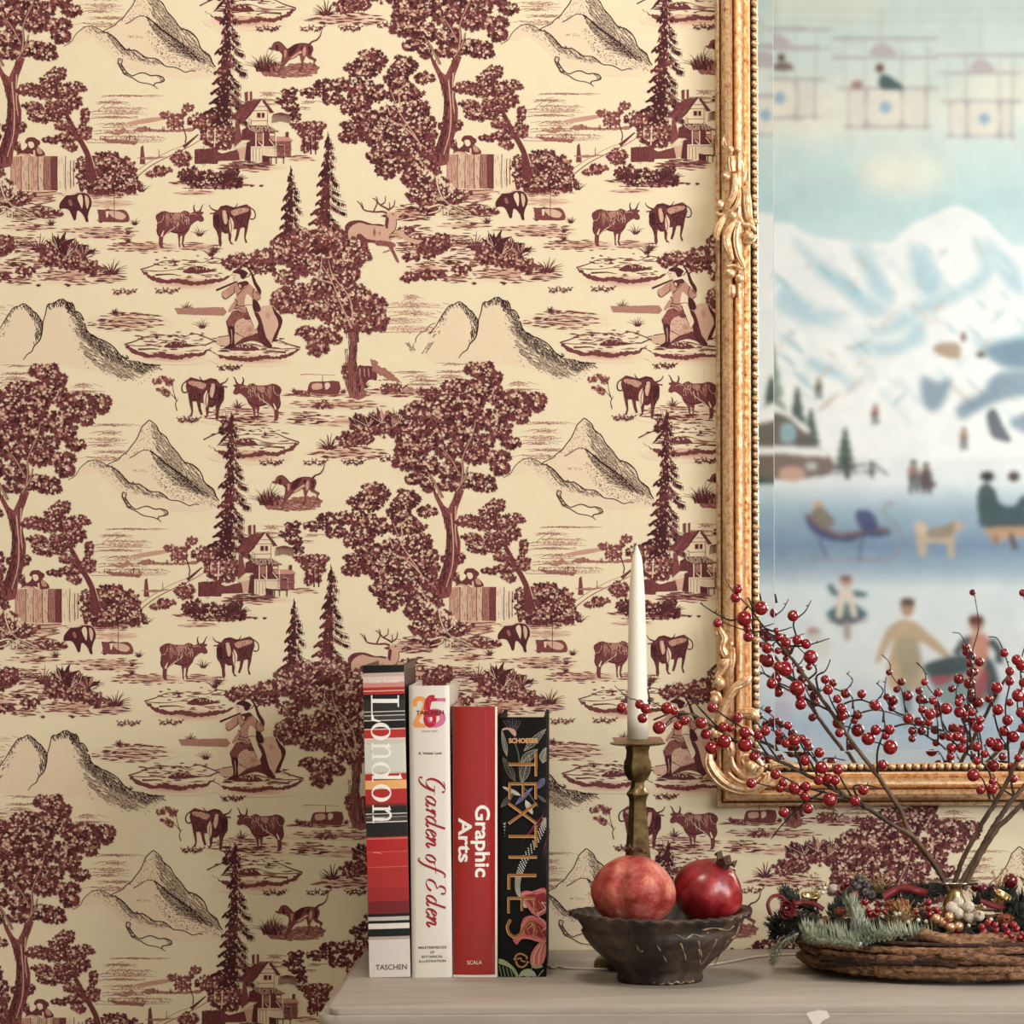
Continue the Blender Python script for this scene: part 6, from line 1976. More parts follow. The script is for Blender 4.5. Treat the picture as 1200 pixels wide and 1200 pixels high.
pr.poly(T8((430, 560), (460, 480), (530, 450), (600, 470), (690, 520), (690, 720), (600, 715), (520, 690), (440, 690), (390, 745), (350, 680), (420, 660)), pk, sm=3)
pr.poly(T8((480, 560), (540, 500), (620, 540), (680, 600), (680, 680), (580, 660), (480, 640)), pkd, sm=3)
for q in (((440, 240), (520, 220), (620, 195), (680, 210)), ((440, 560), (500, 480), (560, 460)), ((390, 700), (460, 670), (560, 690), (690, 715)), ((500, 590), (560, 540), (600, 620))):
    pr.line(T8(*q), 9, C(220, 150, 146))
pr.line(T8((690, 330), (640, 320), (680, 380), (600, 440), (650, 500), (690, 560), (650, 600)), 11, crm)
for k in range(12):
    a = T8((470+k*17, 300+(k % 4)*30))[0]
    pr.line([a, (a[0]+30, a[1]+50)], 4, C(226, 150, 148), sm=0)
    a = T8((470+k*17, 560+(k % 4)*34))[0]
    pr.line([a, (a[0]+34, a[1]+34)], 4, C(226, 150, 148), sm=0)
pr.poly(T8((540, 960), (530, 860), (580, 760), (650, 715), (690, 760), (670, 900), (610, 970)), C(196, 120, 110), sm=3)
for k in range(4):
    pr.line(T8((560+k*26, 940), (570+k*24, 840), (630+k*12, 740)), 6, C(120, 52, 56) if k % 2 else crm)
pr.poly(T8((530, 900), (560, 950), (640, 950), (650, 970), (580, 985), (540, 960)), C(150, 150, 110), sm=2)
grn = C(150, 160, 118)
pr.poly(T8((200, 890), (260, 895), (340, 950), (400, 1030), (405, 1075), (380, 1075), (340, 990), (260, 950), (200, 930)), grn, sm=2)
for k in range(5):
    pr.line(T8((215+k*36, 950+k*10), (240+k*36, 1068)), 13, C(110, 122, 92), sm=0)
pr.poly(T8((410, 1070), (440, 1010), (510, 985), (570, 1020), (585, 1070), (540, 1060), (500, 1072), (460, 1055)), C(160, 168, 140), sm=3)
pr.line(T8((600, 1070), (660, 995)), 9, C(160, 168, 140), sm=0)
pr.line(T8((530, 1000), (560, 950)), 7, C(150, 150, 110), sm=0)
# gilt roundel
gl = C(176, 128, 84)
pr.line(T8((370, 880), (395, 845), (435, 835), (485, 860), (495, 890)), 20, gl); pr.line(T8((495, 935), (460, 965), (420, 965), (390, 935), (385, 905)), 20, gl)
pr.poly(T8((352, 885), (385, 878), (378, 910)), gl); pr.poly(T8((525, 920), (490, 905), (490, 935)), gl)
pr.line(T8((390, 890), (430, 880), (440, 905), (480, 915)), 16, gl)
# gold lettering
go, ge = C(150, 100, 48), C(222, 184, 140)
def gl_line(pts, w=22, sm=0):
    pr.line([(x-3, y+4) for x, y in pts], w+5, ge, sm=sm)
    pr.line(pts, w, go, sm=sm)
gl_line([(365, 652), (700, 652)], 30); gl_line([(685, 520), (685, 790)], 26)
def gE(y0, y1, x0=365, x1=695):
    gl_line([(x0, y0+14), (x1, y0+14)], 28)
    for x in (x0+12, (x0+x1)/2+4, x1-12):
        gl_line([(x, y0+14), (x, y1 if x != (x0+x1)/2+4 else y1-30)], 24)
gE(865, 1058)
gl_line([(365, 1110), (690, 1345)], 26); gl_line([(690, 1110), (365, 1345)], 26)
gl_line([(365, 1495), (700, 1495)], 28); gl_line([(685, 1370), (685, 1620)], 26)
gl_line([(365, 1738), (695, 1738)], 28)
q = T8((305, 45), (590, 45)); gl_line(q, 32); q = T8((315, 45), (315, 185)); gl_line(q, 28)
a, b = T8((0, 262), (0, 425)); gE(a[1], b[1], 352, 680)
gl_line([(x, y) for x, y in T8((330, 490), (300, 560), (320, 630), (370, 660), (430, 630), (480, 550), (530, 510), (570, 540), (580, 600), (560, 650))], 30, sm=6)
wd = text_width('SCHOESER', bold=.04)
pr.text('SCHOESER', lambda a_, b_: (362 + a_*350/wd, 405 - b_*56/.73), C(214, 164, 112), bold=.04)
pr.build('spine_print', cloth_print.m, root)

# ------------------------------------------------------------------ bowl with pomegranates
clay = NT('dark glazed earthenware', rough=.5, spec=.4)
cn = clay.noise(22, 6, .65)
cn2 = clay.noise(90, 4, .6)
cc = clay.ramp(cn, [(.36, srgb(16, 12, 11)), (.48, srgb(36, 28, 24)), (.58, srgb(74, 58, 48)), (.72, srgb(124, 102, 84))])
clay.color(clay.mix(clay.math('MULTIPLY', cn2, .4), cc, srgb(60, 46, 38)))
clay.bump(clay.noise(140, 5), .4, .001)
bc = P(773, 1100, .31)
bowl = thing('bowl', 'dark rustic earthenware bowl with a wavy rim holding two pomegranates', 'bowl', (bc.x, -.31, TABLE_Z))
pf = [(0, .001), (.040, .001), (.0455, .0), (.047, .004), (.0455, .009), (.050, .015), (.060, .024), (.072, .035), (.081, .046), (.0855, .0545), (.0835, .057), (.0865, .062), (.0895, .067), (.0945, .0695), (.0975, .0725), (.0975, .0745), (.092, .0755), (.087, .0725), (.081, .066), (.070, .054), (.052, .042), (.030, .035), (0, .033)]
def wavy(r, z, a):
    k = max(0, min(1, (z-.066)/.006)) if r > .085 else 0
    wv_ = math.sin(a*34) * k
    n_ = .0006*math.sin(a*3+1) + .0004*math.sin(a*7)
    return (r + .0013*wv_ + n_*(r/.09), z - .0013*wv_*(1 if r > .095 else .4) + .0008*math.sin(a*2+.6)*(z/.07))
bm = bmesh.new()
lathe(bm, pf[1:-1], 204, fn=wavy)
bm.verts.ensure_lookup_table()
bottom = bm.verts[:204]; top_ = bm.verts[-204:]
bm.faces.new(list(reversed(list(bottom)))); bm.faces.new(list(top_))
obj('body', bm, clay.m, bowl)
drip = NT('pale slip drips', rough=.55); drip.color(drip.ramp(drip.noise(120, 4), [(.35, srgb(96, 78, 58)), (.6, srgb(168, 146, 110))]))
def bsurf(x, y):
    """point of the photo on the outer face of the bowl, x y in the 4x zoom at 640,900"""
    px, py = 640 + x/4, 900 + y/4
    best = None
    v = ray(px, py)
    c = Vector((bowl.location.x, -.31, TABLE_Z))
    for i in range(160):
        dd = .31 + .1*(1-i/160)
        p = CP + v*((-dd-CP.y)/v.y)
        z = p.z-c.z
        r = math.hypot(p.x-c.x, p.y-c.y)
        zs = [a[1] for a in pf[2:15]]; rs = [a[0] for a in pf[2:15]]
        rr = np.interp(z, zs, rs)
        if r <= rr + .0003:
            return p - c
    return p - c
bm = bmesh.new()
for pts in ([(520, 830), (545, 870), (565, 910)], [(630, 820), (645, 860), (655, 900)], [(610, 780), (650, 800), (690, 780), (730, 790), (760, 770)], [(712, 810), (722, 850), (728, 890)], [(800, 800), (770, 860), (728, 920), (720, 900), (715, 850)],
            [(850, 810), (820, 860), (790, 925)], [(730, 760), (790, 750), (850, 760), (880, 740)], [(425, 830), (440, 860), (455, 855)], [(870, 800), (890, 780), (905, 740)]):
    cpts = [bsurf(p.x, p.y) for p in catmull([(a, b, 0) for a, b in pts], 5)]
    tube(bm, cpts, [.0007 + .0004*math.sin(k) for k in range(len(cpts))], 6)
obj('slip_drip', bm, drip.m, bowl)
bm = bmesh.new()
for a0, a1 in ((-1.75, -1.0), (-.95, -.7)):
    n = 24
    tube(bm, [Vector((math.cos(a0+(a1-a0)*k/n)*.0462, math.sin(a0+(a1-a0)*k/n)*.0462, .0026 + .0012*math.sin(k*.8))) for k in range(n+1)], [.0008+.0004*math.sin(k*1.1) for k in range(n+1)], 6)
obj('chipped_foot', bm, drip.m, bowl)

pom = NT('pomegranate skin', rough=.5, spec=.35, coat=.0)
pn = pom.noise(38, 8, .7); pn2 = pom.noise(160, 4, .7)
pc = pom.ramp(pn, [(.34, srgb(120, 32, 30)), (.45, srgb(164, 66, 58)), (.55, srgb(192, 104, 88)), (.7, srgb(216, 152, 130))])
pom.color(pom.mix(pom.math('GREATER_THAN', pn2, .64), pc, pom.mix(.5, pc, srgb(150, 92, 60))))
pom.bump(pom.noise(120, 5), .2, .001)
pom2 = NT('dark pomegranate skin', rough=.35, spec=.5, coat=.15)
pn = pom2.noise(36, 8, .7)
pom2.color(pom2.ramp(pn, [(.3, srgb(78, 10, 18)), (.48, srgb(132, 24, 32)), (.6, srgb(164, 46, 46)), (.75, srgb(200, 106, 88))]))
pom2.bump(pom2.noise(120, 5), .2, .001)
crown = NT('dried pomegranate crown', rough=.8); crown.color(crown.ramp(crown.noise(120, 4), [(.3, srgb(44, 28, 20)), (.7, srgb(112, 80, 54))]))
def pomegranate(label, px, py, d, r, sx, sz, tilt, rot, mat, seed):
    c = P(px, py, d)
    root = thing('pomegranate', label, 'fruit', (c.x, c.y, c.z), 0, None)
    root.rotation_euler = (tilt[0], tilt[1], rot)
    bm = bmesh.new()
    bmesh.ops.create_uvsphere(bm, u_segments=48, v_segments=32, radius=r)
    rnd = random.Random(seed)
    ph = [rnd.uniform(0, 6.28) for _ in range(4)]
    for v in bm.verts:
        a = math.atan2(v.co.y, v.co.x)
        t = v.co.z/r
        rib = 1.03 - (.15 if seed == 3 else .08)*(1-abs(math.cos(a*2.5+3.98)))**2.5*(1-t*t*.4) + .02*math.cos(a*3+ph[1]) + .015*math.sin(t*4+ph[2]) + .008*math.sin(a*9+t*5)
        v.co.x *= sx*rib; v.co.y *= sx*rib
        v.co.z *= sz
        if t > .8:
            v.co.z += (t-.8)*r*.28 - max(0, t-.93)*r*1.2
    obj('flesh', bm, mat, root)
    bm = bmesh.new()
    n = 30
    rings = []
    for (rr, zz) in ((.0075, .93), (.0068, 1.03), (.0072, 1.12), (.0095, 1.22), (.0118, 1.32)):
        ring = []
        for k in range(n):
            a = 2*PI*k/n
            tooth = abs(((k % 5)-2)/2)
            z = zz*r*sz - (tooth*r*.16 if zz > 1.2 else 0)*(1 if zz > 1.3 else .4)
            q = rr*(1 + .12*math.sin(a*2+seed))
            ring.append(bm.verts.new((q*math.cos(a), q*math.sin(a), z)))
        rings.append(ring)
    for i in range(4):
        for k in range(n):
            bm.faces.new((rings[i][k], rings[i][(k+1) % n], rings[i+1][(k+1) % n], rings[i+1][k]))
    o = obj('crown', bm, crown.m, root)
    md = o.modifiers.new('s', 'SOLIDIFY'); md.thickness = .0014
    return root
pomegranate('pale red pomegranate with ribbed skin in the bowl in front of the candlestick', 742, 1046, .325, .0448, 1.0, .86, (R(-14), R(9), 0), .3, pom.m, 3)
pomegranate('deep crimson pomegranate with its crown tipped right, resting in the bowl', 829, 1045, .283, .0396, .96, .88, (R(8), R(30), 0), -.2, pom2.m, 8)

# ------------------------------------------------------------------ brass candlestick and candle
brass = NT('aged brass', rough=.34, metal=.85)
bn = brass.noise(60, 5, .65)
brass.color(brass.ramp(bn, [(.3, srgb(96, 76, 48)), (.55, srgb(150, 126, 84)), (.8, srgb(176, 152, 106))]))
brass.l(brass.ramp(brass.noise(200, 3), [(.3, (.28, .28, .28, 1)), (.7, (.5, .5, .5, 1))]), brass.b.inputs['Roughness'])
CD = .182
cb = P(747.5, 1000, CD)
stick = thing('candlestick', 'aged brass candlestick with eight-sided stem behind the fruit bowl', 'candlestick', (cb.x, -CD, TABLE_Z), R(22.5))
def zc(py):
    return P(747, py, CD).z - TABLE_Z
mm = pxm(CD)
def rp(px_w):
    return px_w*mm/2/math.cos(PI/8)*.985
bm = bmesh.new()
prof = [(.052, .0), (.054, .004), (.050, .010), (.036, .016), (.022, .022), (.0165, .032), (rp(33), zc(1050)), (rp(31), zc(1008)), (rp(27), zc(985)), (rp(21.5), zc(955)), (rp(20), zc(940)), (rp(22), zc(934)), (rp(26.5), zc(931)), (rp(26.5), zc(929.5)),
        (rp(19), zc(925)), (rp(15), zc(919)), (rp(16), zc(916)), (rp(23), zc(913)), (rp(31), zc(906)), (rp(33.5), zc(900)), (rp(32), zc(893)), (rp(27.5), zc(888)), (rp(26), zc(880)), (rp(30), zc(874)), (.0, zc(874))]
rings = lathe(bm, prof[:-1], 8)
bm.faces.new(list(reversed(rings[0]))); bm.faces.new(rings[-1])
obj('stem', bm, brass.m, stick, smooth='auto')
bm = bmesh.new()
prof = [(rp(26), zc(874.6)), (rp(50), zc(873.5)), (rp(65), zc(871.5)), (rp(66), zc(870.8)), (rp(58), zc(870)), (rp(32), zc(867)), (rp(28), zc(866))]
rings = lathe(bm, prof, 8)
bm.faces.new(list(reversed(rings[0]))); bm.faces.new(rings[-1])
obj('drip_pan', bm, brass.m, stick, smooth='auto')
wax = NT('ivory wax', rough=.45, spec=.4)
wax.color(srgb(240, 236, 222))
wax.b.inputs['Subsurface Weight'].default_value = .35
wax.b.inputs['Subsurface Radius'].default_value = (.01, .007, .004)
wax.b.inputs['Subsurface Scale'].default_value = .6
candle = thing('candle', 'tall tapered white candle standing in the brass candlestick', 'candle', (cb.x+.0002, -CD, TABLE_Z + zc(866)))
bm = bmesh.new()
cz = lambda py: zc(py) - zc(866)
cr = lambda w: w*mm/2
lathe(bm, [(cr(24), 0), (cr(24), cz(840)), (cr(22.6), cz(790)), (cr(20.6), cz(740)), (cr(17.5), cz(690)), (cr(14.2), cz(665)), (cr(11.6), cz(654)), (cr(7.5), cz(647)), (cr(3.4), cz(642)), (cr(2.6), cz(640))], 40, close=True)
obj('wax', bm, wax.m, candle)
bm = bmesh.new()
wk = NT('wick', rough=.9); wk.color(srgb(222, 216, 200))
tube(bm, [(0, 0, cz(641)), (.0003, 0, cz(637)), (.0008, 0, cz(634.5))], [.0008, .0008, .0005], 6)
obj('wick', bm, wk.m, candle)

# ------------------------------------------------------------------ white cable
wc = NT('white cable sheath', rough=.5); wc.color(srgb(214, 204, 188))
bm = bmesh.new()
cpts = [PT(x, y, TABLE_Z+.0016) for x, y in ((630, 1124), (646, 1134), (654, 1132.5), (664, 1134.5), (690, 1135.5), (720, 1136), (760, 1137), (800, 1136), (850, 1128), (900, 1120), (1000, 1116))]
cpts = [cpts[0] + Vector((0, .0, 0))] + cpts[1:]
tube(bm, catmull(cpts, 6), .0013, 8)
o = obj('cable', bm, wc.m)
tag(o, 'thin white cable lying on the sideboard from the books to behind the bowl', 'cable')
# ------------------------------------------------------------------ wreath
RW = random.Random(21)
bark = NT('brown twig bark', rough=.8)
bk = bark.noise(130, 7, .7, vec=bark.coord((1, 1, 2.2)), dist=.8)
bark.color(bark.ramp(bk, [(.36, srgb(48, 28, 20)), (.46, srgb(112, 74, 50)), (.56, srgb(158, 112, 80)), (.72, srgb(190, 150, 118))]))
bark.bump(bark.noise(260, 6, .7, vec=bark.coord((1, 1, 2.5))), 1.0, .003)
def bark_like(name, cols):
    b = NT(name, rough=.85)
    b.color(b.ramp(b.noise(120, 7, .7, vec=b.coord((1, 1, 2.2)), dist=.8), [(.36, srgb(*cols[0])), (.5, srgb(*cols[1])), (.7, srgb(*cols[2]))]))
    b.bump(b.noise(240, 6, .7, vec=b.coord((1, 1, 2.5))), 1.0, .003)
    return b
bark2 = bark_like('dark twig bark', ((26, 16, 12), (70, 46, 34), (118, 84, 62)))
bark3 = bark_like('pale twig bark', ((66, 42, 28), (150, 108, 76), (206, 166, 128)))
needle = NT('blue green fir needles', rough=.55)
needle.color(needle.ramp(needle.noise(40, 3), [(.3, srgb(120, 132, 112)), (.55, srgb(170, 178, 154)), (.75, srgb(206, 206, 180))]))
dneedle = NT('dark fir needles', rough=.6)
dneedle.color(dneedle.ramp(dneedle.noise(40, 3), [(.3, srgb(14, 20, 16)), (.7, srgb(38, 46, 34))]))
mossm = NT('dark dried moss', rough=.95); mossm.color(mossm.ramp(mossm.noise(90, 5), [(.3, srgb(8, 7, 6)), (.7, srgb(28, 21, 15))]))
redb = NT('red lacquered berry', rough=.2, coat=.6)
redb.color(redb.ramp(redb.noise(60, 3), [(.3, srgb(112, 6, 18)), (.7, srgb(152, 14, 26))]))
darkb = NT('dark red berry', rough=.2, coat=.6); darkb.color(srgb(104, 10, 24))
frostm = NT('frosted white berry', rough=.9); frostm.color(frostm.ramp(frostm.noise(400, 4), [(.35, srgb(176, 160, 142)), (.6, srgb(224, 214, 200))])); frostm.bump(frostm.noise(900, 2), .5, .0006)
pearl = NT('copper pearl bead', rough=.25, metal=.6); pearl.color(srgb(226, 176, 138))
goldc = NT('polished gold cup', rough=.22, metal=.9); goldc.color(srgb(214, 184, 130))
silver = NT('silver rim', rough=.2, metal=1.0); silver.color(srgb(210, 206, 200))
ribbon = NT('red ribbon', rough=.55); ribbon.color(srgb(104, 10, 18))
orange = NT('orange dried flower', rough=.85); orange.color(orange.ramp(orange.noise(200, 4), [(.3, srgb(120, 56, 34)), (.7, srgb(204, 124, 88))]))
straw = NT('pale dried grass', rough=.85); straw.color(straw.ramp(straw.noise(100, 3), [(.3, srgb(128, 98, 56)), (.7, srgb(206, 176, 124))]))
podm = NT('frosted dark seed pod', rough=.8); podm.color(podm.ramp(podm.noise(300, 3), [(.4, srgb(44, 34, 36)), (.65, srgb(128, 118, 116))]))

WC = P(1122, 1100, .20); WC.z = TABLE_Z
wr = thing('wreath', 'rustic twig wreath with fir, berries and ribbons lying at the right of the sideboard', 'wreath', (WC.x, WC.y, TABLE_Z))
WO = Vector((WC.x, WC.y, TABLE_Z))
def wpt(px, py, d):
    return P(px, py, d) - WO
def wobj(name, bm, mat, label=None, smooth=True, parent=None):
    o = obj(name, bm, mat, parent or wr, smooth)
    if label: o['label'] = label
    return o
# moss filled core
bm = bmesh.new()
n1, n2 = 72, 14
grid = []
for i in range(n1):
    a = 2*PI*i/n1
    ring = []
    for j in range(n2):
        b = 2*PI*j/n2
        rr = .023*(1 + RW.uniform(-.15, .15))
        R0 = .142
        ring.append(bm.verts.new(((R0+rr*1.1*math.cos(b))*math.cos(a), (R0+rr*1.1*math.cos(b))*math.sin(a), .027+rr*.86*math.sin(b))))
    grid.append(ring)
for i in range(n1):
    for j in range(n2):
        bm.faces.new((grid[i][j], grid[(i+1) % n1][j], grid[(i+1) % n1][(j+1) % n2], grid[i][(j+1) % n2]))
wobj('moss_core', bm, mossm.m)
# inner floor of dark greenery
bm = bmesh.new()
for i in range(260):
    a, q = RW.uniform(0, 2*PI), .042 + math.sqrt(RW.random())*.088
    c = Vector((q*math.cos(a), q*math.sin(a), RW.uniform(.014, .05)))
    ball(bm, c, RW.uniform(.004, .009), 1, 1, .7, 7, 5)
for v in bm.verts:
    v.co += Vector((RW.uniform(-1, 1), RW.uniform(-1, 1), RW.uniform(-1, 1)))*.0016
o = wobj('moss_bed', bm, mossm.m)
def twig(pts, r, jag=.12, seg=9):
    bm = bmesh.new()
    cp = catmull(pts, 5)
    n = len(cp)
    out = []
    for i, p in enumerate(cp):
        out.append(Vector(p) + Vector((RW.uniform(-1, 1), RW.uniform(-1, 1), RW.uniform(-1, 1)))*r*.09)
    rr = [r*(1 + RW.uniform(-jag, jag)*.8 + (.3 if RW.random() < .05 else 0)) for _ in range(n)]
    rr[0] *= .6; rr[-1] *= .6
    tube(bm, out, rr, seg, jit=.09)
    return bm
def arc(R0, z0, z1, a0, a1, n=18, wob=.004):
    pts = []
    for k in range(n+1):
        t = k/n
        a = a0 + (a1-a0)*t
        pts.append(Vector(((R0+wob*math.sin(t*5+z0*200))*math.cos(a), (R0+wob*math.sin(t*5+z0*200))*math.sin(a), z0+(z1-z0)*t)))
    return pts
tw_ = [(.170, .012, .013, 0, 2*PI, .0075), (.176, .027, .030, 3.3, 6.4, .0055), (.172, .028, .026, .2, 3.4, .0065), (.179, .020, .036, 3.6, 5.9, .0048), (.168, .040, .044, 3.4, 5.3, .0055), (.172, .034, .047, 4.2, 6.6, .006),
       (.160, .048, .050, 2.6, 4.4, .0055), (.158, .050, .046, 4.6, 7.2, .006), (.164, .044, .040, .2, 2.6, .006), (.178, .010, .022, 4.9, 6.6, .0062), (.150, .054, .05, .6, 3.4, .005), (.120, .046, .05, 1.0, 5.2, .005), (.112, .03, .034, 0, 6.2, .006), (.166, .010, .03, 2.7, 4.3, .006)]
tw_ += [(.174, .036, .039, 3.0, 5.6, .004), (.176, .014, .018, 3.1, 5.0, .0045), (.168, .022, .02, 3.4, 6.3, .005), (.180, .030, .016, 4.4, 6.4, .0042), (.172, .046, .042, 3.9, 5.6, .0038)]
tw_ += [(.1805, .012, .034, 3.6, 4.7, .0044), (.181, .036, .014, 4.5, 5.7, .0050), (.178, .046, .022, 3.9, 4.6, .0036), (.181, .02, .042, 4.9, 5.5, .0038)]
for (R0, z0, z1, a0, a1, r) in tw_:
    r *= .72
    z0 *= .94; z1 *= .94
    tn_k = int(R0*1000 + z0*3000)
    wobj('twig', twig(arc(R0, z0+.0015, z1+.0015, a0, a1, max(8, int((a1-a0)*7)), wob=RW.uniform(.001, .005)), r*RW.choice((.75, 1, 1.25)), .2), (bark.m, bark2.m, bark3.m)[tn_k % 3])
# bark slab in front
sl = [wpt(1077, 1094, .352), wpt(1092, 1097, .358), wpt(1112, 1103, .362), wpt(1135, 1108, .364), wpt(1155, 1111, .366), wpt(1168, 1113, .366)]
bm = twig(sl, .0062, .2)
wobj('bark_slab', bm, bark3.m, 'rough piece of bark')
sl = [wpt(1125, 1100, .335), wpt(1160, 1108, .35), wpt(1200, 1112, .352), wpt(1240, 1110, .34)]
wobj('twig', twig(sl, .005), bark.m)

def sprig_mesh(path, length, dens, curl, w=.00085, spread=1.0, rstem=.0016):
    """a fir shoot: needles standing all round a stem"""
    bm = bmesh.new()
    cp = catmull(path, 10)
    tube(bm, cp, rstem, 6)
    tot = sum((cp[i+1]-cp[i]).length for i in range(len(cp)-1))
    n = int(tot*dens)
    for k in range(n):
        t = RW.random()
        i = min(int(t*(len(cp)-1)), len(cp)-2)
        f = t*(len(cp)-1)-i
        p = cp[i].lerp(cp[i+1], f)
        tan = (cp[i+1]-cp[i]).normalized()
        a = tan.orthogonal().normalized(); b = tan.cross(a)
        ph = RW.uniform(0, 2*PI)
        d = (a*math.cos(ph) + b*math.sin(ph))
        d = (d*spread + tan*.55).normalized()
        L = length*RW.uniform(.75, 1.1)*(1 - .35*max(0, t-.85)/.15)
        p1 = p + d*L*.55
        p2 = p + d*L*.8 + curl*L*.34
        side_ = d.cross(curl if curl.length > 0 else Vector((0, 0, 1)))
        if side_.length < 1e-4:
            side_ = a
        side_ = side_.normalized()*w
        up_ = Vector((0, -w*.8, 0))
        v = [bm.verts.new(q) for q in (p-side_*.7, p+side_*.7, p1-side_, p1+side_, p2, p+up_, p1+up_)]
        bm.faces.new((v[0], v[2], v[6], v[5])); bm.faces.new((v[5], v[6], v[3], v[1])); bm.faces.new((v[2], v[4], v[6])); bm.faces.new((v[6], v[4], v[3]))
        bm.faces.new((v[0], v[1], v[3], v[2])); bm.faces.new((v[2], v[3], v[4]))
    return bm
upv = Vector((0, -.15, 1))
nob = [([wpt(1095, 1104, .345), wpt(1060, 1096, .345), wpt(1030, 1096, .345), wpt(1002, 1104, .34)], .016),
       ([wpt(1010, 1106, .35), wpt(985, 1103, .345), wpt(960, 1101, .335), wpt(945, 1098, .325)], .013),
       ([wpt(995, 1098, .335), wpt(975, 1092, .33), wpt(950, 1089, .315), wpt(944, 1090, .30)], .012),
       ([wpt(1003, 1094, .335), wpt(1004, 1080, .33), wpt(1000, 1066, .32), wpt(993, 1054, .31)], .012),
       ([wpt(1015, 1096, .33), wpt(1010, 1082, .32), wpt(1003, 1070, .31)], .011)]
for k, (pts, L) in enumerate(nob):
    wobj('fir_sprig', sprig_mesh(pts, L*1.05, 3600, upv*1.5, .00115, .9, .0022), needle.m, 'grey-green fir sprig' )
for pts, L in (([wpt(935, 1094, .25), wpt(918, 1104, .26), wpt(910, 1118, .26), wpt(906, 1128, .255)], .010), ([wpt(925, 1100, .25), wpt(912, 1108, .24), wpt(904, 1116, .24)], .009)):
    wobj('fir_sprig', sprig_mesh(pts, L, 4200, Vector((-.3, 0, -.4)), .0007, .7), needle.m, 'grey-green fir sprig')
dk_ = [([wpt(950, 1085, .24), wpt(930, 1078, .235), wpt(912, 1078, .225), wpt(900, 1086, .22)], .016), ([wpt(940, 1100, .25), wpt(920, 1094, .24), wpt(903, 1094, .23)], .016), ([wpt(960, 1070, .26), wpt(935, 1060, .25), wpt(915, 1050, .23)], .015),
       ([wpt(935, 1060, .2), wpt(925, 1050, .2), wpt(918, 1044, .19)], .014), ([wpt(960, 1085, .29), wpt(940, 1080, .28), wpt(925, 1080, .27)], .016), ([wpt(975, 1075, .27), wpt(985, 1060, .25), wpt(1000, 1050, .22)], .016),
       ([wpt(1046, 1060, .2), wpt(1064, 1048, .19), wpt(1084, 1044, .17)], .018), ([wpt(1060, 1050, .14), wpt(1085, 1046, .13), wpt(1110, 1042, .11)], .018), ([wpt(1140, 1060, .17), wpt(1165, 1050, .15), wpt(1190, 1046, .13)], .018),
       ([wpt(1175, 1070, .24), wpt(1190, 1062, .24), wpt(1206, 1050, .24)], .018), ([wpt(1180, 1080, .26), wpt(1200, 1070, .26), wpt(1225, 1055, .25)], .018), ([wpt(1040, 1080, .27), wpt(1055, 1065, .24), wpt(1080, 1055, .22)], .016),
       ([wpt(1210, 1090, .28), wpt(1240, 1080, .26), wpt(1270, 1070, .22)], .018), ([wpt(990, 1050, .14), wpt(1020, 1046, .1), wpt(1050, 1046, .08)], .016)]
for pts, L in dk_:
    wobj('fir_sprig', sprig_mesh(pts, L, 5200, Vector((0, -.1, .3)), .0009, 1.0), dneedle.m, 'dark green fir sprig')

def cluster(name, pts, r, mat, d, label, stem=True):
    bm = bmesh.new()
    base = wpt(sum(p[0] for p in pts)/len(pts), max(p[1] for p in pts)+4, d-.02)
    for (x, y) in pts:
        c = wpt(x, y, d)
        if stem:
            tube(bm, [base, base.lerp(c, .5)+Vector((0, .002, 0)), c], .0006, 5)
    root = wobj(name, bm, straw.m, label)
    for k, (x, y) in enumerate(pts):
        bm = bmesh.new()
        rr = r*RW.uniform(.92, 1.08)
        c = wpt(x, y, d + RW.uniform(-.003, .004))
        ball(bm, c, rr, 1, 1, 1, 16, 12)
        o = obj('berry', bm, mat, root)
    return root
z3 = lambda *p: [(1040 + x/7.5, 1020 + y/7.5) for x, y in p]
cluster('frosted_berries', z3((625, 278), (565, 328), (716, 322), (625, 378), (718, 405), (805, 400)), .0064, frostm.m, .30, 'frosted white berry cluster', False)
cluster('pearl_beads', z3((430, 425), (485, 455), (542, 410), (555, 500), (625, 495)), .0052, pearl.m, .315, 'copper pearl beads')
cluster('red_beads', z3((365, 385), (362, 332), (360, 282), (250, 362), (430, 345), (455, 378), (618, 535)), .0037, redb.m, .30, 'small red beads')
cluster('red_berries', z3((830, 495), (845, 545), (950, 480), (955, 525), (1030, 490), (1055, 540), (1135, 515), (1015, 585), (955, 612), (1085, 575), (1160, 590), (1038, 650), (1098, 640), (1190, 560), (1198, 630), (885, 460), (1110, 480), (1240, 600), (1230, 520)), .0038, redb.m, .350, 'glossy red berry cluster')
cluster('red_beads', [(890+x/7.5, 1030+y/7.5) for x, y in ((960, 275), (1035, 268), (1015, 310), (1100, 290), (930, 205), (890, 215), (965, 305))], .0034, redb.m, .29, 'small red beads')
cluster('dark_berries', [(992, 1036), (988, 1040), (984, 1046), (1003, 1046)], .0036, darkb.m, .2, 'dark red berries')
for (x, y) in ((1003, 1037), (1015, 1036), (1014, 1045), (1021, 1049), (1007, 1030)):
    bm = bmesh.new()
    c = wpt(x, y, .20)
    lathe(bm, [(.0005, .003), (.003, .0042), (.0052, .002), (.0056, -.002), (.003, -.006), (.0005, -.0065)], 16)
    for v in bm.verts:
        v.co = Vector((v.co.x, -v.co.z, v.co.y)) + c
    wobj('seed_pod', bm, podm.m)
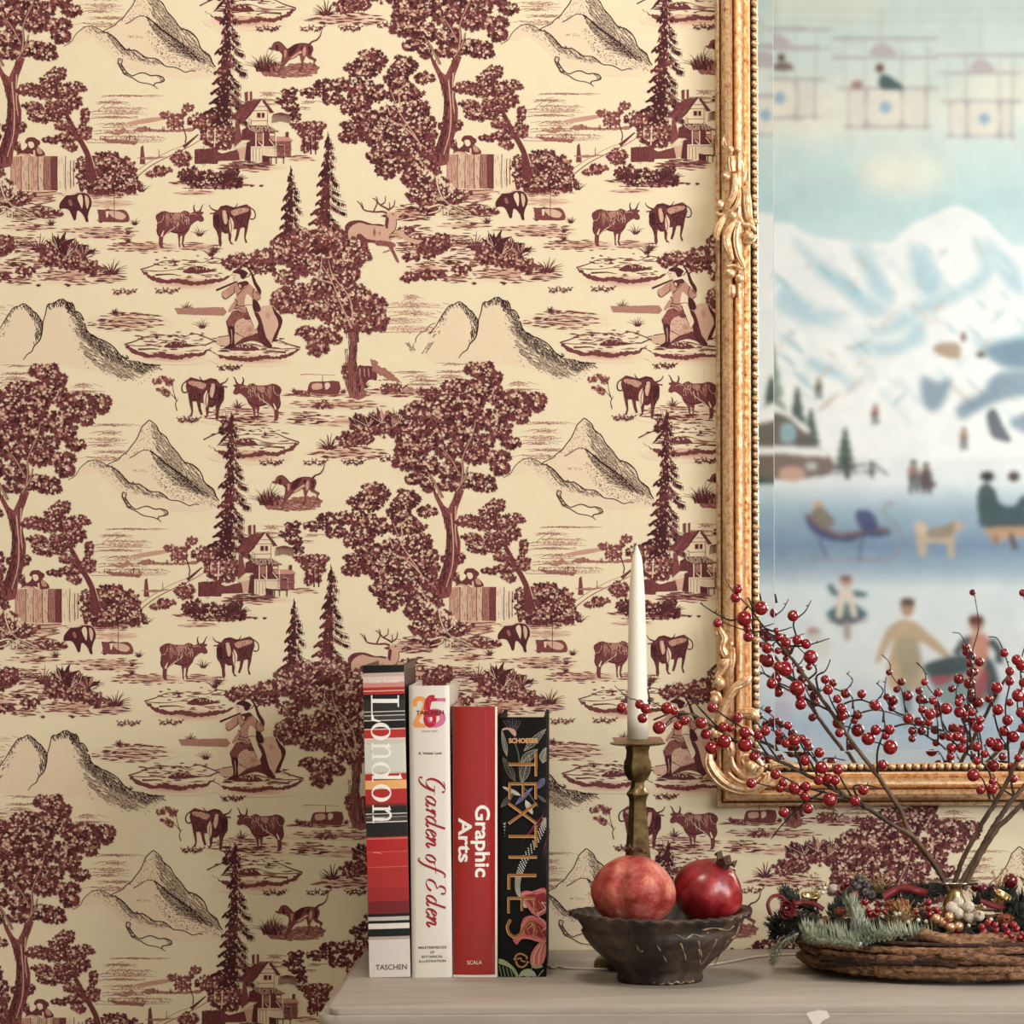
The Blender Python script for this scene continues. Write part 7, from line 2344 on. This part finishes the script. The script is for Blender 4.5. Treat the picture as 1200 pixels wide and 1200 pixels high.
# red bauble, ribbons, rose
for (x, y, r, d) in ((1184, 1032, .0085, .16), (1152, 1042, .006, .15), (1163, 1041, .005, .15), (1143, 1040, .005, .14)):
    bm = bmesh.new(); ball(bm, wpt(x, y, d), r, 1, 1, 1, 20, 14)
    wobj('bauble', bm, darkb.m, 'dark red bauble')
def strip(pts, w, tw=0.0, up=Vector((0, 0, 1))):
    bm = bmesh.new()
    cp = catmull(pts, 8)
    A_, B_ = [], []
    for i, p in enumerate(cp):
        t = (cp[min(i+1, len(cp)-1)]-cp[max(i-1, 0)]).normalized()
        s_ = t.cross(Vector((0, -1, 0)))
        s_ = (s_.normalized() if s_.length > 1e-5 else up)
        ang = tw*i/len(cp)
        s_ = s_*math.cos(ang) + Vector((0, -1, 0))*math.sin(ang)
        A_.append(bm.verts.new(p+s_*w/2)); B_.append(bm.verts.new(p-s_*w/2))
    for i in range(len(cp)-1):
        bm.faces.new((A_[i], B_[i], B_[i+1], A_[i+1]))
    return bm
def ribbon_obj(name, bm, label=None):
    o = wobj(name, bm, ribbon.m, label, smooth='auto')
    m = o.modifiers.new('s', 'SOLIDIFY'); m.thickness = .0004
    return o
ribbon_obj('ribbon', strip([wpt(903, 1072, .26), wpt(900, 1060, .255), wpt(905, 1051, .25), wpt(915, 1050, .25), wpt(922, 1056, .255)], .0042, .8), 'curled red ribbon')
ribbon_obj('ribbon', strip([wpt(928, 1060, .265), wpt(940, 1058, .26), wpt(955, 1060, .26), (wpt(965, 1066, .26))], .006, .5), 'red ribbon')
ribbon_obj('ribbon', strip([wpt(1035, 1052, .24), wpt(1048, 1044, .23), wpt(1062, 1041, .23), wpt(1075, 1044, .23), wpt(1086, 1047, .22)], .009, .4), 'broad red ribbon')
ribbon_obj('ribbon', strip([wpt(1148, 1056, .24), wpt(1160, 1060, .24), wpt(1172, 1063, .24), wpt(1182, 1062, .24)], .007, .9), 'red ribbon')
rc = wpt(922, 1065, .275)
bm = bmesh.new()
pts = []
for k in range(70):
    t = k/69
    a = t*6.3*PI
    r = .0015 + .0085*t
    pts.append((a, r, t))
A_, B_ = [], []
for a, r, t in pts:
    c = rc + Vector((r*math.cos(a), -.004*(1-t), r*math.sin(a)*1.05))
    fl = 1 + .18*math.sin(a*2.3)
    A_.append(bm.verts.new(rc + Vector((r*1.15*fl*math.cos(a), -.008+.006*t*fl, r*1.15*fl*math.sin(a))))); B_.append(bm.verts.new(rc + Vector((r*.45*math.cos(a), .003+.003*t, r*.45*math.sin(a)))))
for i in range(69):
    bm.faces.new((A_[i], B_[i], B_[i+1], A_[i+1]))
o = ribbon_obj('ribbon_rose', bm, 'red ribbon rose')
def petal_strip(c, a):
    return strip([c, c + Vector((math.cos(a), -.3, math.sin(a)))*.007, c + Vector((math.cos(a+.6), 0, math.sin(a+.6)))*.0135], .008, 1.1)
for a in (-.9,):
    ribbon_obj('rose_petal', petal_strip(rc, a))
# gold candle cups
for (x, y, d, r, tilt) in ((950, 1052, .2, .0105, .05), (1176, 1052, .21, .0125, .55)):
    bm = bmesh.new()
    lathe(bm, [(r*.35, -.016), (r*.45, -.013), (r*.7, -.006), (r*.8, -.002), (r*1.05, .0005), (r*1.1, .002), (r*1.02, .003), (r*.75, .0015), (r*.7, -.001), (r*.3, -.008), (.0004, -.009)], 28)
    M_ = Matrix.Rotation(tilt, 3, 'Y') @ Matrix.Rotation(R(12), 3, 'X')
    c = wpt(x, y-1, d)
    for v in bm.verts:
        v.co = M_ @ v.co + c
    wobj('candle_cup', bm, goldc.m, 'gold candle cup')
# dried flowers and grasses
bm = bmesh.new()
for k in range(90):
    a = RW.uniform(0, PI); r = RW.uniform(.006, .016)
    c = wpt(1052, 1066, .28)
    p = c + Vector((r*math.cos(a), RW.uniform(-.006, .004), r*math.sin(a)*.8))
    tube(bm, [c + Vector((RW.uniform(-.003, .003), 0, -.004)), c.lerp(p, .6)+Vector((0, -.002, 0)), p], .00045, 4)
    ball(bm, p, .0011, 1, 1, 1, 6, 4)
wobj('dried_flower', bm, orange.m, 'orange dried flower head')
for (x, y, rr, d) in ((1178, 1077, .009, .30), (985, 1068, .007, .3), (1001, 1048, .004, .28)):
    bm = bmesh.new()
    c = wpt(x, y, d)
    for q in range(5):
        for k in range(9):
            a = 2*PI*k/9 + q*.35
            r = rr*(1-q*.17)
            p = c + Vector((r*math.cos(a), -.0015*q-.001, r*math.sin(a)*.7))
            m = c + Vector((r*.3*math.cos(a), -.0015*q, r*.3*math.sin(a)*.7))
            nrm = Vector((-math.sin(a), 0, math.cos(a)))*rr*.22
            v = [bm.verts.new(z) for z in (m-nrm*.5, p-nrm, p+Vector((0, -.001, 0))*1.5, p+nrm, m+nrm*.5)]
            bm.faces.new(v)
    o = wobj('seed_cone', bm, orange.m, 'small orange-brown cone'); md = o.modifiers.new('s', 'SOLIDIFY'); md.thickness = .0006
bm = bmesh.new()
for (x, y, n_, sp) in ((1062, 1072, 26, 16), (1138, 1078, 20, 14), (955, 1040, 9, 10), (1030, 1040, 40, 20), (1050, 1082, 20, 22), (1172, 1036, 16, 12)):
    for k in range(n_):
        d = .30 if y > 1060 else .19
        a = wpt(x + RW.uniform(-sp, sp)*.4, y + 6, d)
        b = wpt(x + RW.uniform(-sp, sp), y - RW.uniform(2, 18), d + RW.uniform(-.01, .01))
        tube(bm, [a, a.lerp(b, .5)+Vector((RW.uniform(-.002, .002), 0, .001)), b], .0003, 4)
        if RW.random() < .7:
            ball(bm, b, RW.uniform(.0008, .0018), 1, 1, 1, 7, 5)
wobj('dried_grass', bm, straw.m, 'pale dried grass and buds')['kind'] = 'stuff'
bm = bmesh.new()
for p in z3((75, 385), (270, 438), (180, 455), (910, 432), (715, 485), (105, 380), (850, 325), (340, 450)) + [(966, 1041), (964, 1046), (992, 1052), (1034, 1074), (1000, 1064)]:
    bm = bmesh.new()
    ball(bm, wpt(p[0], p[1], .31 if p[1] > 1060 else .27), RW.uniform(.0018, .0026), 1, 1, 1, 10, 8)
    wobj('pale_bud', bm, frostm.m, 'pale dried bud')
bm = bmesh.new(); ball(bm, wpt(977, 1042, .19), .0065, 1.1, 1, .9, 14, 10)
wobj('frosted_pod', bm, frostm.m, 'round frosted pod')

# ------------------------------------------------------------------ little vase with berry branches
VD = .205
vb = P(1119, 1034, VD)
vz = vb.z - TABLE_Z
vase = thing('vase', 'small brass vase with a flat silver rim standing inside the wreath', 'vase', (vb.x, -VD, TABLE_Z))
bm = bmesh.new()
lathe(bm, [(.024, .0), (.025, .003), (.018, .009), (.010, .018), (.0095, vz-.045), (.0155, vz-.030), (.0125, vz-.022), (.0085, vz-.013), (.0082, vz-.004), (.0095, vz-.001), (.0075, vz-.002), (.0065, vz-.02)], 36)
obj('body', bm, goldc.m, vase)
bm = bmesh.new()
lathe(bm, [(.0098, vz-.0032), (.020, vz-.0026), (.0285, vz+.0005), (.0287, vz+.0016), (.021, vz-.0002), (.0098, vz-.0006), (.0098, vz-.0032)], 40, fn=lambda r, z, a: (r*(1+.03*math.sin(a*8)) if r > .015 else r, z))
o = obj('rim', bm, silver.m, vase); o['label'] = 'flat silver rim'

stemm = NT('brown branch bark', rough=.7)
stemm.color(stemm.ramp(stemm.noise(50, 4, vec=stemm.coord((1, 1, .3))), [(.35, srgb(52, 36, 26)), (.65, srgb(108, 84, 60))]))
darktw = NT('black twig', rough=.6); darktw.color(srgb(34, 24, 20))
berrym = redb
mb_ = bpy.data.meshes.new('berry')
bm = bmesh.new()
bmesh.ops.create_uvsphere(bm, u_segments=24, v_segments=16, radius=1)
for v in bm.verts:
    if v.co.z > .93: v.co.z -= (v.co.z-.93)*.9
bm.to_mesh(mb_); bm.free(); mb_.shade_smooth(); mb_.materials.append(berrym.m)

class Branch:
    def __init__(s, label, mains, berries, twigs, seed):
        """mains: list of ([(px,py,d,radius px)...]); berries: (px,py,r px); first main starts in the vase"""
        s.rn = random.Random(seed)
        p0 = P(mains[0][0][0], mains[0][0][1], mains[0][0][2])
        s.root = thing('berry_branch', label, 'branch', p0, 0, None)
        s.o = p0
        nodes = []
        bm = bmesh.new()
        for m in mains:
            W = [P(x, y, d) - p0 for x, y, d, r in m]
            cp = catmull(W, 8)
            cr = [max(q.x, .3)*pxm(.2) for q in catmull([(r, 0, 0) for *_, r in m], 8)]
            cp = [c + Vector((s.rn.uniform(-1, 1), s.rn.uniform(-1, 1), s.rn.uniform(-1, 1)))*.0005 for c in cp]
            tube(bm, cp, cr, 9, jit=.08)
            nodes += list(zip(cp, [x[0] for x in zip(cr)]))
        obj('stem', bm, stemm.m, s.root)
        bm = bmesh.new()
        for t in twigs:
            W = [P(x, y, d) - p0 for x, y, d in t]
            cp = catmull(W, 6)
            tube(bm, cp, [pxm(.2)*max(.5, 1.5*(1-k/len(cp)*.65)) for k in range(len(cp))], 6)
            nodes += [(c, .001) for c in cp]
            for k in range(1, len(cp)-1, 4):
                if s.rn.random() < .7:
                    q = cp[k] + Vector((s.rn.uniform(-1, 1), s.rn.uniform(-.6, .2), s.rn.uniform(-.2, 1)))*.0045
                    tube(bm, [cp[k], q], [.0008, .0003], 5)
        for (x, y, r) in berries:
            # hang the berry on the nearest wood that lies closer to the root
            v = ray(x, y)
            best = None
            for c, cr in nodes:
                w = c + p0
                tpar = (w.y-CP.y)/v.y
                q = CP + v*tpar
                dd = (q-w).length
                if dd < r*.0009:
                    dd += .004
                if best is None or dd < best[0]:
                    best = (dd, w)
            w = best[1]
            dep = -w.y + s.rn.uniform(-.002, .008) + .003
            c = P(x, y, dep) - p0
            rr = r*1.08*(CAM_D-dep)/F_PX
            b = bpy.data.objects.new('berry', mb_)
            COL.objects.link(b); b.parent = s.root
            b.location = c
            dirv = (c - (w-p0))
            L = dirv.length
            b.scale = (rr, rr, rr*s.rn.uniform(.94, 1.02))
            b.rotation_euler = ((dirv.to_track_quat('Z', 'Y').to_euler()) if L > 1e-4 else (0, 0, 0))
            st = w - p0
            mid = st.lerp(c, .5) + Vector((0, 0, -.1*L))
            tube(bm, [st, mid, c], [.0009, .0007, .0006], 5)
            tip = c + dirv.normalized()*rr*.98
            ball(bm, tip, .0007, 1, 1, 1, 6, 4)
        obj('twigs', bm, darktw.m, s.root)
z = lambda L, d=None: [(800+x/3, 640+y/3, d_, r) for x, y, d_, r in L]
zt = lambda d, *p: [(800+x/3, 640+y/3, d) for x, y in p]
B3 = lambda *p: [(800+x/3, 640+y/3, r/3) for x, y, r in p]
B5 = lambda *p: [(700+x/7.5, 740+y/7.5, r/7.5) for x, y, r in p]
Branch('long berry branch rising steeply from the vase up the left side of the mirror',
       [z([(925, 1210, .205, 3.0), (920, 1175, .205, 3.4), (870, 1100, .21, 3.2), (800, 1010, .212, 3.1), (760, 920, .214, 2.9), (680, 800, .216, 2.6), (590, 680, .217, 2.5), (520, 580, .216, 2.3), (440, 470, .214, 2.1), (370, 380, .212, 1.8), (290, 290, .21, 1.4), (230, 210, .208, 1.0), (170, 150, .206, .8), (145, 90, .206, .6), (152, 20, .206, .4)])],
       B3((193, 150, 16), (185, 182, 17), (275, 218, 24), (216, 255, 26), (228, 291, 14), (230, 320, 17), (122, 271, 15), (388, 245, 19), (329, 297, 10), (338, 320, 14), (362, 338, 17), (403, 330, 17), (434, 344, 17), (297, 359, 18), (335, 368, 12), (450, 390, 24), (360, 432, 26), (336, 424, 17), (444, 425, 11), (313, 483, 18), (402, 500, 26), (412, 528, 15), (415, 556, 19), (501, 469, 15), (511, 505, 17), (544, 537, 15), (558, 570, 17), (562, 597, 16), (551, 657, 15), (629, 520, 15), (678, 561, 18), (652, 677, 22), (679, 646, 18), (727, 645, 18), (713, 667, 14), (730, 707, 25), (703, 768, 17), (793, 606, 18)),
       [zt(.207, (230, 210), (180, 260), (122, 240), (60, 200)), zt(.21, (330, 320), (280, 300), (235, 300), (140, 268)), zt(.212, (370, 390), (400, 330), (390, 270), (430, 230), (452, 190)), zt(.212, (350, 350), (430, 350), (515, 325)), zt(.212, (290, 290), (330, 300), (385, 285)),
        zt(.214, (440, 470), (470, 440), (450, 400), (400, 350)), zt(.214, (480, 520), (470, 460), (500, 440), (520, 400)), zt(.213, (520, 580), (440, 540), (380, 500), (300, 460), (275, 420)), zt(.216, (540, 610), (560, 560), (620, 540), (670, 550), (705, 510), (680, 480)), zt(.217, (705, 620), (705, 580), (680, 550)),
        zt(.217, (685, 800), (685, 720), (710, 640), (705, 590)), zt(.217, (700, 650), (760, 630), (800, 625), (865, 640), (915, 660)), zt(.21, (250, 230), (235, 190), (225, 180)), zt(.215, (470, 510), (400, 470), (350, 440)), zt(.215, (560, 640), (545, 590), (520, 540), (500, 480)), zt(.205, (330, 200), (325, 168))], 1)
Branch('low berry branch reaching far left across the candle from the vase',
       [z([(935, 1210, .225, 2.6), (915, 1170, .226, 2.8), (860, 1085, .23, 2.8), (810, 1022, .232, 2.7), (740, 980, .235, 2.5), (630, 910, .238, 2.5), (560, 870, .24, 2.6), (450, 810, .24, 2.3), (330, 750, .242, 2.1), (220, 700, .243, 1.6), (130, 650, .244, 1.3), (60, 605, .245, 1.1), (0, 585, .246, 1.0), (-100, 575, .246, .9), (-150, 545, .246, .8), (-195, 530, .246, .7), (-240, 490, .246, .4)])],
       B3((103, 568, 17), (81, 661, 18), (64, 622, 20), (101, 709, 22), (145, 687, 24), (141, 636, 17), (168, 640, 14), (193, 603, 17), (218, 655, 20), (218, 698, 25), (267, 665, 17), (290, 650, 17), (250, 739, 17), (370, 631, 14), (337, 657, 13), (363, 693, 16), (392, 683, 20), (420, 676, 14), (438, 692, 14), (480, 726, 17), (430, 754, 18), (326, 802, 18), (240, 834, 17), (342, 850, 16), (352, 832, 15), (393, 852, 22), (433, 845, 17), (430, 880, 17), (354, 936, 17), (440, 923, 18), (488, 778, 22), (478, 822, 18), (512, 818, 18), (535, 823, 17), (545, 785, 18), (518, 891, 24), (605, 896, 18), (635, 857, 18))
       + B5((213, 672, 42), (372, 640, 40), (425, 680, 42), (396, 763, 42), (543, 845, 55), (612, 675, 52), (675, 700, 35), (765, 783, 42), (708, 830, 38), (910, 800, 42)),
       [zt(.243, (220, 700), (150, 680), (80, 700)), zt(.244, (150, 665), (60, 570), (45, 545)), zt(.243, (300, 735), (240, 660), (150, 600), (100, 560), (70, 540)), zt(.243, (340, 755), (300, 700), (260, 620), (190, 600)), zt(.243, (420, 790), (380, 690), (300, 640), (265, 635)),
        zt(.242, (480, 820), (440, 740), (390, 660), (330, 620)), zt(.242, (560, 870), (500, 800), (440, 720), (400, 660)), zt(.241, (560, 880), (440, 850), (350, 810), (240, 750)), zt(.241, (580, 890), (480, 890), (360, 860), (250, 830)), zt(.24, (500, 860), (420, 910), (350, 980), (310, 1030)),
        zt(.24, (640, 920), (600, 850), (640, 840), (690, 850)), zt(.24, (600, 890), (545, 800)), zt(.245, (60, 605), (30, 590), (-30, 600), (-70, 640)), [(700+x/7.5, 740+y/7.5, .246) for x, y in ((460, 640), (455, 570), (440, 500))], [(700+x/7.5, 740+y/7.5, .246) for x, y in ((760, 800), (640, 700), (480, 620))]], 2)
Branch('straight berry branch leaning right, leftmost of the three right-hand branches',
       [z([(958, 1210, .21, 2.8), (960, 1175, .21, 3.0), (990, 1090, .212, 3.0), (1050, 980, .215, 2.9), (1100, 900, .217, 2.8), (1150, 810, .219, 2.7), (1200, 700, .22, 2.6), (1260, 590, .221, 2.2), (1330, 470, .222, 1.6)])],
       B3((850, 478, 12), (898, 515, 15), (880, 545, 13), (842, 575, 14), (870, 590, 19), (865, 620, 14), (927, 571, 20), (970, 551, 14), (973, 583, 19), (995, 590, 10), (1018, 585, 13), (1045, 610, 14), (1038, 636, 19), (937, 670, 14), (965, 670, 16), (985, 680, 12), (943, 709, 16), (980, 710, 16), (942, 740, 14), (1033, 705, 17), (1062, 730, 14), (1035, 755, 14), (1022, 805, 22), (1048, 857, 16), (1088, 855, 18), (1090, 828, 14)),
       [zt(.218, (1105, 900), (1090, 870), (1080, 800), (1050, 760), (1000, 730), (960, 700), (930, 665), (915, 640), (905, 580), (895, 540), (860, 490), (850, 440), (820, 408)), zt(.218, (915, 650), (870, 630), (840, 590), (832, 540), (838, 495)), zt(.217, (940, 670), (910, 610), (912, 570)), zt(.217, (1000, 730), (1000, 660), (985, 600)), zt(.217, (1040, 750), (1040, 690), (1030, 620)), zt(.218, (1080, 890), (1060, 830), (1040, 800))], 3)
Branch('knotty berry branch leaning right, middle of the three right-hand branches',
       [z([(975, 1210, .195, 3.2), (982, 1178, .195, 3.4), (1040, 1080, .192, 3.4), (1080, 1010, .19, 3.5), (1110, 960, .19, 3.3), (1160, 890, .188, 3.0), (1240, 800, .186, 2.6), (1340, 680, .184, 2.0)])],
       B3((1130, 375, 15), (1150, 440, 15), (1150, 475, 15), (1103, 498, 20), (1077, 537, 14), (1108, 575, 19), (1142, 612, 18), (1130, 650, 18), (1163, 670, 20), (1083, 690, 18), (1105, 700, 24), (1125, 740, 14), (1155, 775, 14), (1163, 818, 14), (1090, 772, 22), (1150, 550, 13)),
       [zt(.188, (1165, 880), (1150, 800), (1145, 720), (1140, 640), (1135, 560), (1150, 480), (1145, 420), (1110, 330), (1075, 318)), zt(.188, (1145, 720), (1110, 650), (1090, 560), (1095, 520)), zt(.188, (1150, 760), (1090, 750), (1060, 700)), zt(.188, (1165, 880), (1120, 850), (1090, 800))], 4)
Branch('berry branch leaning furthest right out of the vase',
       [z([(990, 1210, .225, 3.0), (1000, 1172, .225, 3.2), (1050, 1080, .23, 3.3), (1100, 1000, .232, 3.2), (1150, 950, .234, 3.0), (1220, 880, .236, 2.6), (1330, 780, .24, 2.2)])],
       B3((1195, 164, 12), (1175, 400, 18), (1190, 420, 18), (1180, 525, 22), (1190, 585, 18), (1195, 640, 16), (1198, 480, 16), (1205, 700, 18), (1215, 600, 20), (1220, 440, 18), (1180, 745, 14)),
       [zt(.236, (1230, 870), (1225, 760), (1205, 660), (1200, 560), (1190, 480), (1190, 400), (1215, 300), (1200, 180)), zt(.236, (1210, 640), (1180, 580), (1175, 500))], 5)

# repeats of a kind belong together
for o in scene.objects:
    if o.parent is None and 'label' in o.keys():
        if o['category'] == 'book':
            o['group'] = 'books standing upright on the sideboard'
        elif o['category'] == 'fruit':
            o['group'] = 'pomegranates in the earthenware bowl'
        elif o['category'] == 'branch':
            o['group'] = 'berry branches in the small vase'
